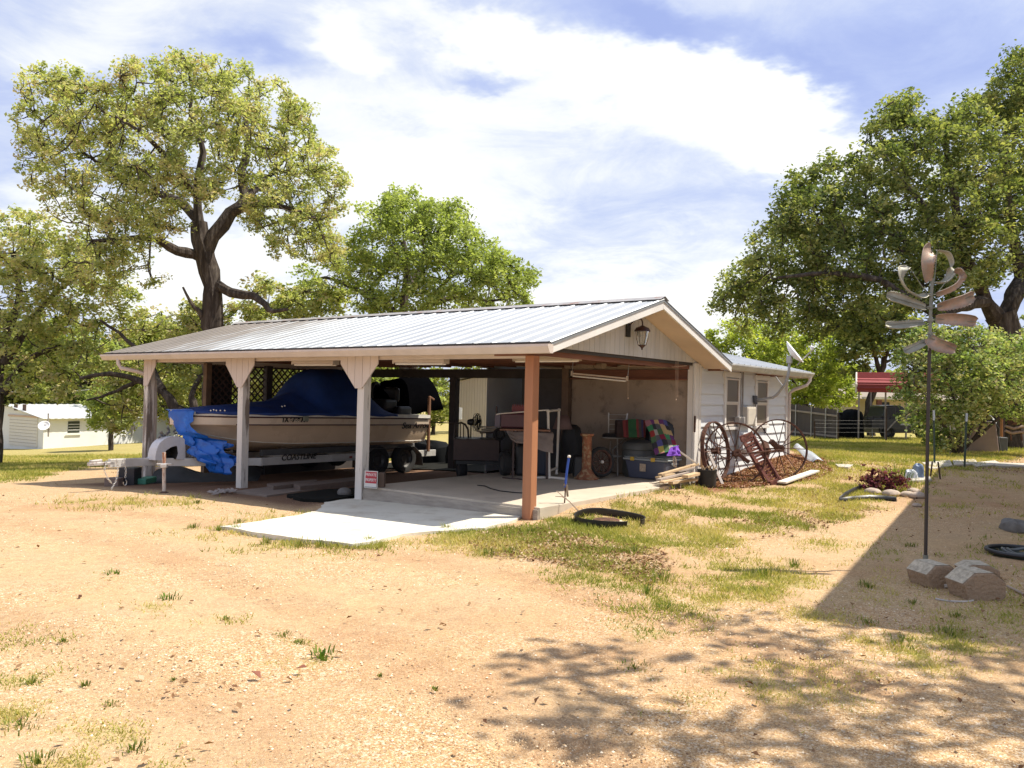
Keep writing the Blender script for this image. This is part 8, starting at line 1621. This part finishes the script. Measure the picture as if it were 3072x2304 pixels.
for k in (1,2,3): wrect(1.75,2.6,-1.85+.21*k-.02,-1.85+.21*k+.02,.07,'window_bar',wh,long=True,parent=w_,th=.015)
p_=WP(-.2,.75,-1.2); tt=thing('satellite_dish','small white satellite dish on the corner of the white garage','satellite dish',p_,0)
c=D(132,1277,57.); q_=Vector((0,0,1)).rotation_difference(Vector((.2,-.8,.55)).normalized()).to_matrix(); part(tt,'reflector',MB().lathe([(.001,-.08),(.2,-.06),(.32,-.01),(.38,.04)],c,24,M_=q_),dishM,smooth=True,solid=.02); part(tt,'mast',MB().tube([c+[.2,.3,-.2],D(145,1310,57.3),D(145,1240,57.4)],.05,8),MATS['grey_pipe'],smooth=True)
tt=thing('service_pipe','dark service pipe on the long wall of the white garage right of the yard tree','service pipe',WP(-.1,8.2,-2.5),0); part(tt,'pipe',MB().tube([WP(-.08,6.8,-.6),WP(-.08,6.8,-2.2)],.05,6),MATS['grey_pipe']); part(tt,'box',MB().box(WP(-.1,6.8,-1.6),(.3,.3,.35)),MATS['grey_pipe'])
# overhead wire
single('power_line','thin pale cable sagging in front of the woods at the far left','cable',MB().tube([D(-60,1172,52),D(40,1176,52),D(110,1179,52),D(200,1175,52),D(300,1166,52)],.012,4),M('cable_white',(.6,.6,.6),.5),D(100,1178,52),0)
# fence rails between garage and post (dark rails seen behind first post)
# ---------------------------------------------------------------- the neighbouring house whose roof shades the right foreground (outside the frame)
sv=np.array([SUN.x/SUN.z,SUN.y/SUN.z]); hh_=5.2
tip=G(2412,1856)[:2]; e1=G(2708,1528)[:2]-tip; e1/=np.linalg.norm(e1); e2=G(3072,1932)[:2]-tip; e2/=np.linalg.norm(e2); c0=tip+sv*hh_
def HP(a,b,z): q=c0+e1*a+e2*b; return (q[0],q[1],z)
t=thing('white_house','white sided house with grey roof outside the frame whose eave shades the right foreground','house',HP(4,3.5,0),0)
LA,LB=17.2,9.
mb=MB().add([HP(0,0,hh_-.12),HP(LA,0,hh_-.12),HP(LA,LB,hh_-.12),HP(0,LB,hh_-.12),HP(0,0,hh_),HP(LA,0,hh_),HP(LA,LB,hh_),HP(0,LB,hh_),HP(LA*.35,LB/2,hh_+.9),HP(LA*.65,LB/2,hh_+.9)],[(3,2,1,0),(0,1,5,4),(1,2,6,5),(2,3,7,6),(3,0,4,7),(4,5,9,8),(5,6,9),(6,7,8,9),(7,4,8)]); part(t,'roof',mb,MATS['brown_grey_roof'])
i_=.75; mb=MB(); q=[HP(i_,i_,-.3),HP(LA-i_,i_,-.3),HP(LA-i_,LB-i_,-.3),HP(i_,LB-i_,-.3)]; q2=[(a,b,hh_-.13) for a,b,c in q]; mb.add(q+q2,[(0,1,5,4),(1,2,6,5),(2,3,7,6),(3,0,4,7)]); part(t,'wall',mb,sideM)
for a0 in (2.0,5.0):
    mb=MB().add([HP(a0,i_-.03,1.1),HP(a0+.9,i_-.03,1.1),HP(a0+.9,i_-.03,2.3),HP(a0,i_-.03,2.3)],[(0,1,2,3)]); part(t,'window',mb,glassM,solid=.03)

# unseen dark sheet and piles, added to darken the ground behind the boat
P_=[B(5.35,3.2,0),B(7.6,3.0,0),B(8.2,6.5,0),B(7.8,10.0,0),B(5.6,9.9,0),B(5.35,6.4,0)]; rows=[]
mb=MB(); n=len(P_); top=[(p[0],p[1],gsurf(p[0],p[1])+.035) for p in P_]; cc=np.mean(np.array(top),0); cc[2]=gsurf(cc[0],cc[1])+.05
mb.add([(p[0],p[1],p[2]-.06) for p in top]+top+[tuple(cc)],[(i,(i+1)%n,(i+1)%n+n,i+n) for i in range(n)]+[(i+n,(i+1)%n+n,2*n) for i in range(n)]); single('ground_tarp','black weed cloth spread on the ground behind the boat and slab','tarp',mb,MATS['black_mat'],cc,0)
for i,(U_,V_,L_,h_,lab) in enumerate(((7.7,9.0,1.5,.62,'low black covered woodpile behind the boat wheels'),(7.6,7.2,1.6,.55,'second black covered woodpile behind the boat stern'))):
    c=B(U_,V_,0); mb=MB(); rows=[]
    for k,(r_,z_) in enumerate(((1.,0),(1.02,.3),(.97,.75),(.8,.95),(.4,1.0),(.01,1.))):
        rows.append([(math.copysign(abs(math.cos(a))**.5,math.cos(a))*.4*r_,math.copysign(abs(math.sin(a))**.5,math.sin(a))*L_/2*r_,z_*h_*(1+.08*math.sin(a*3+i))) for a in np.linspace(0,2*PI,33)])
    mb.grid(rows); o=single('covered_woodpile',lab,'woodpile',mb,MATS['black_tarp'],(c[0],c[1],gsurf(c[0],c[1])-.02),RZ,frame='l',smooth=True)
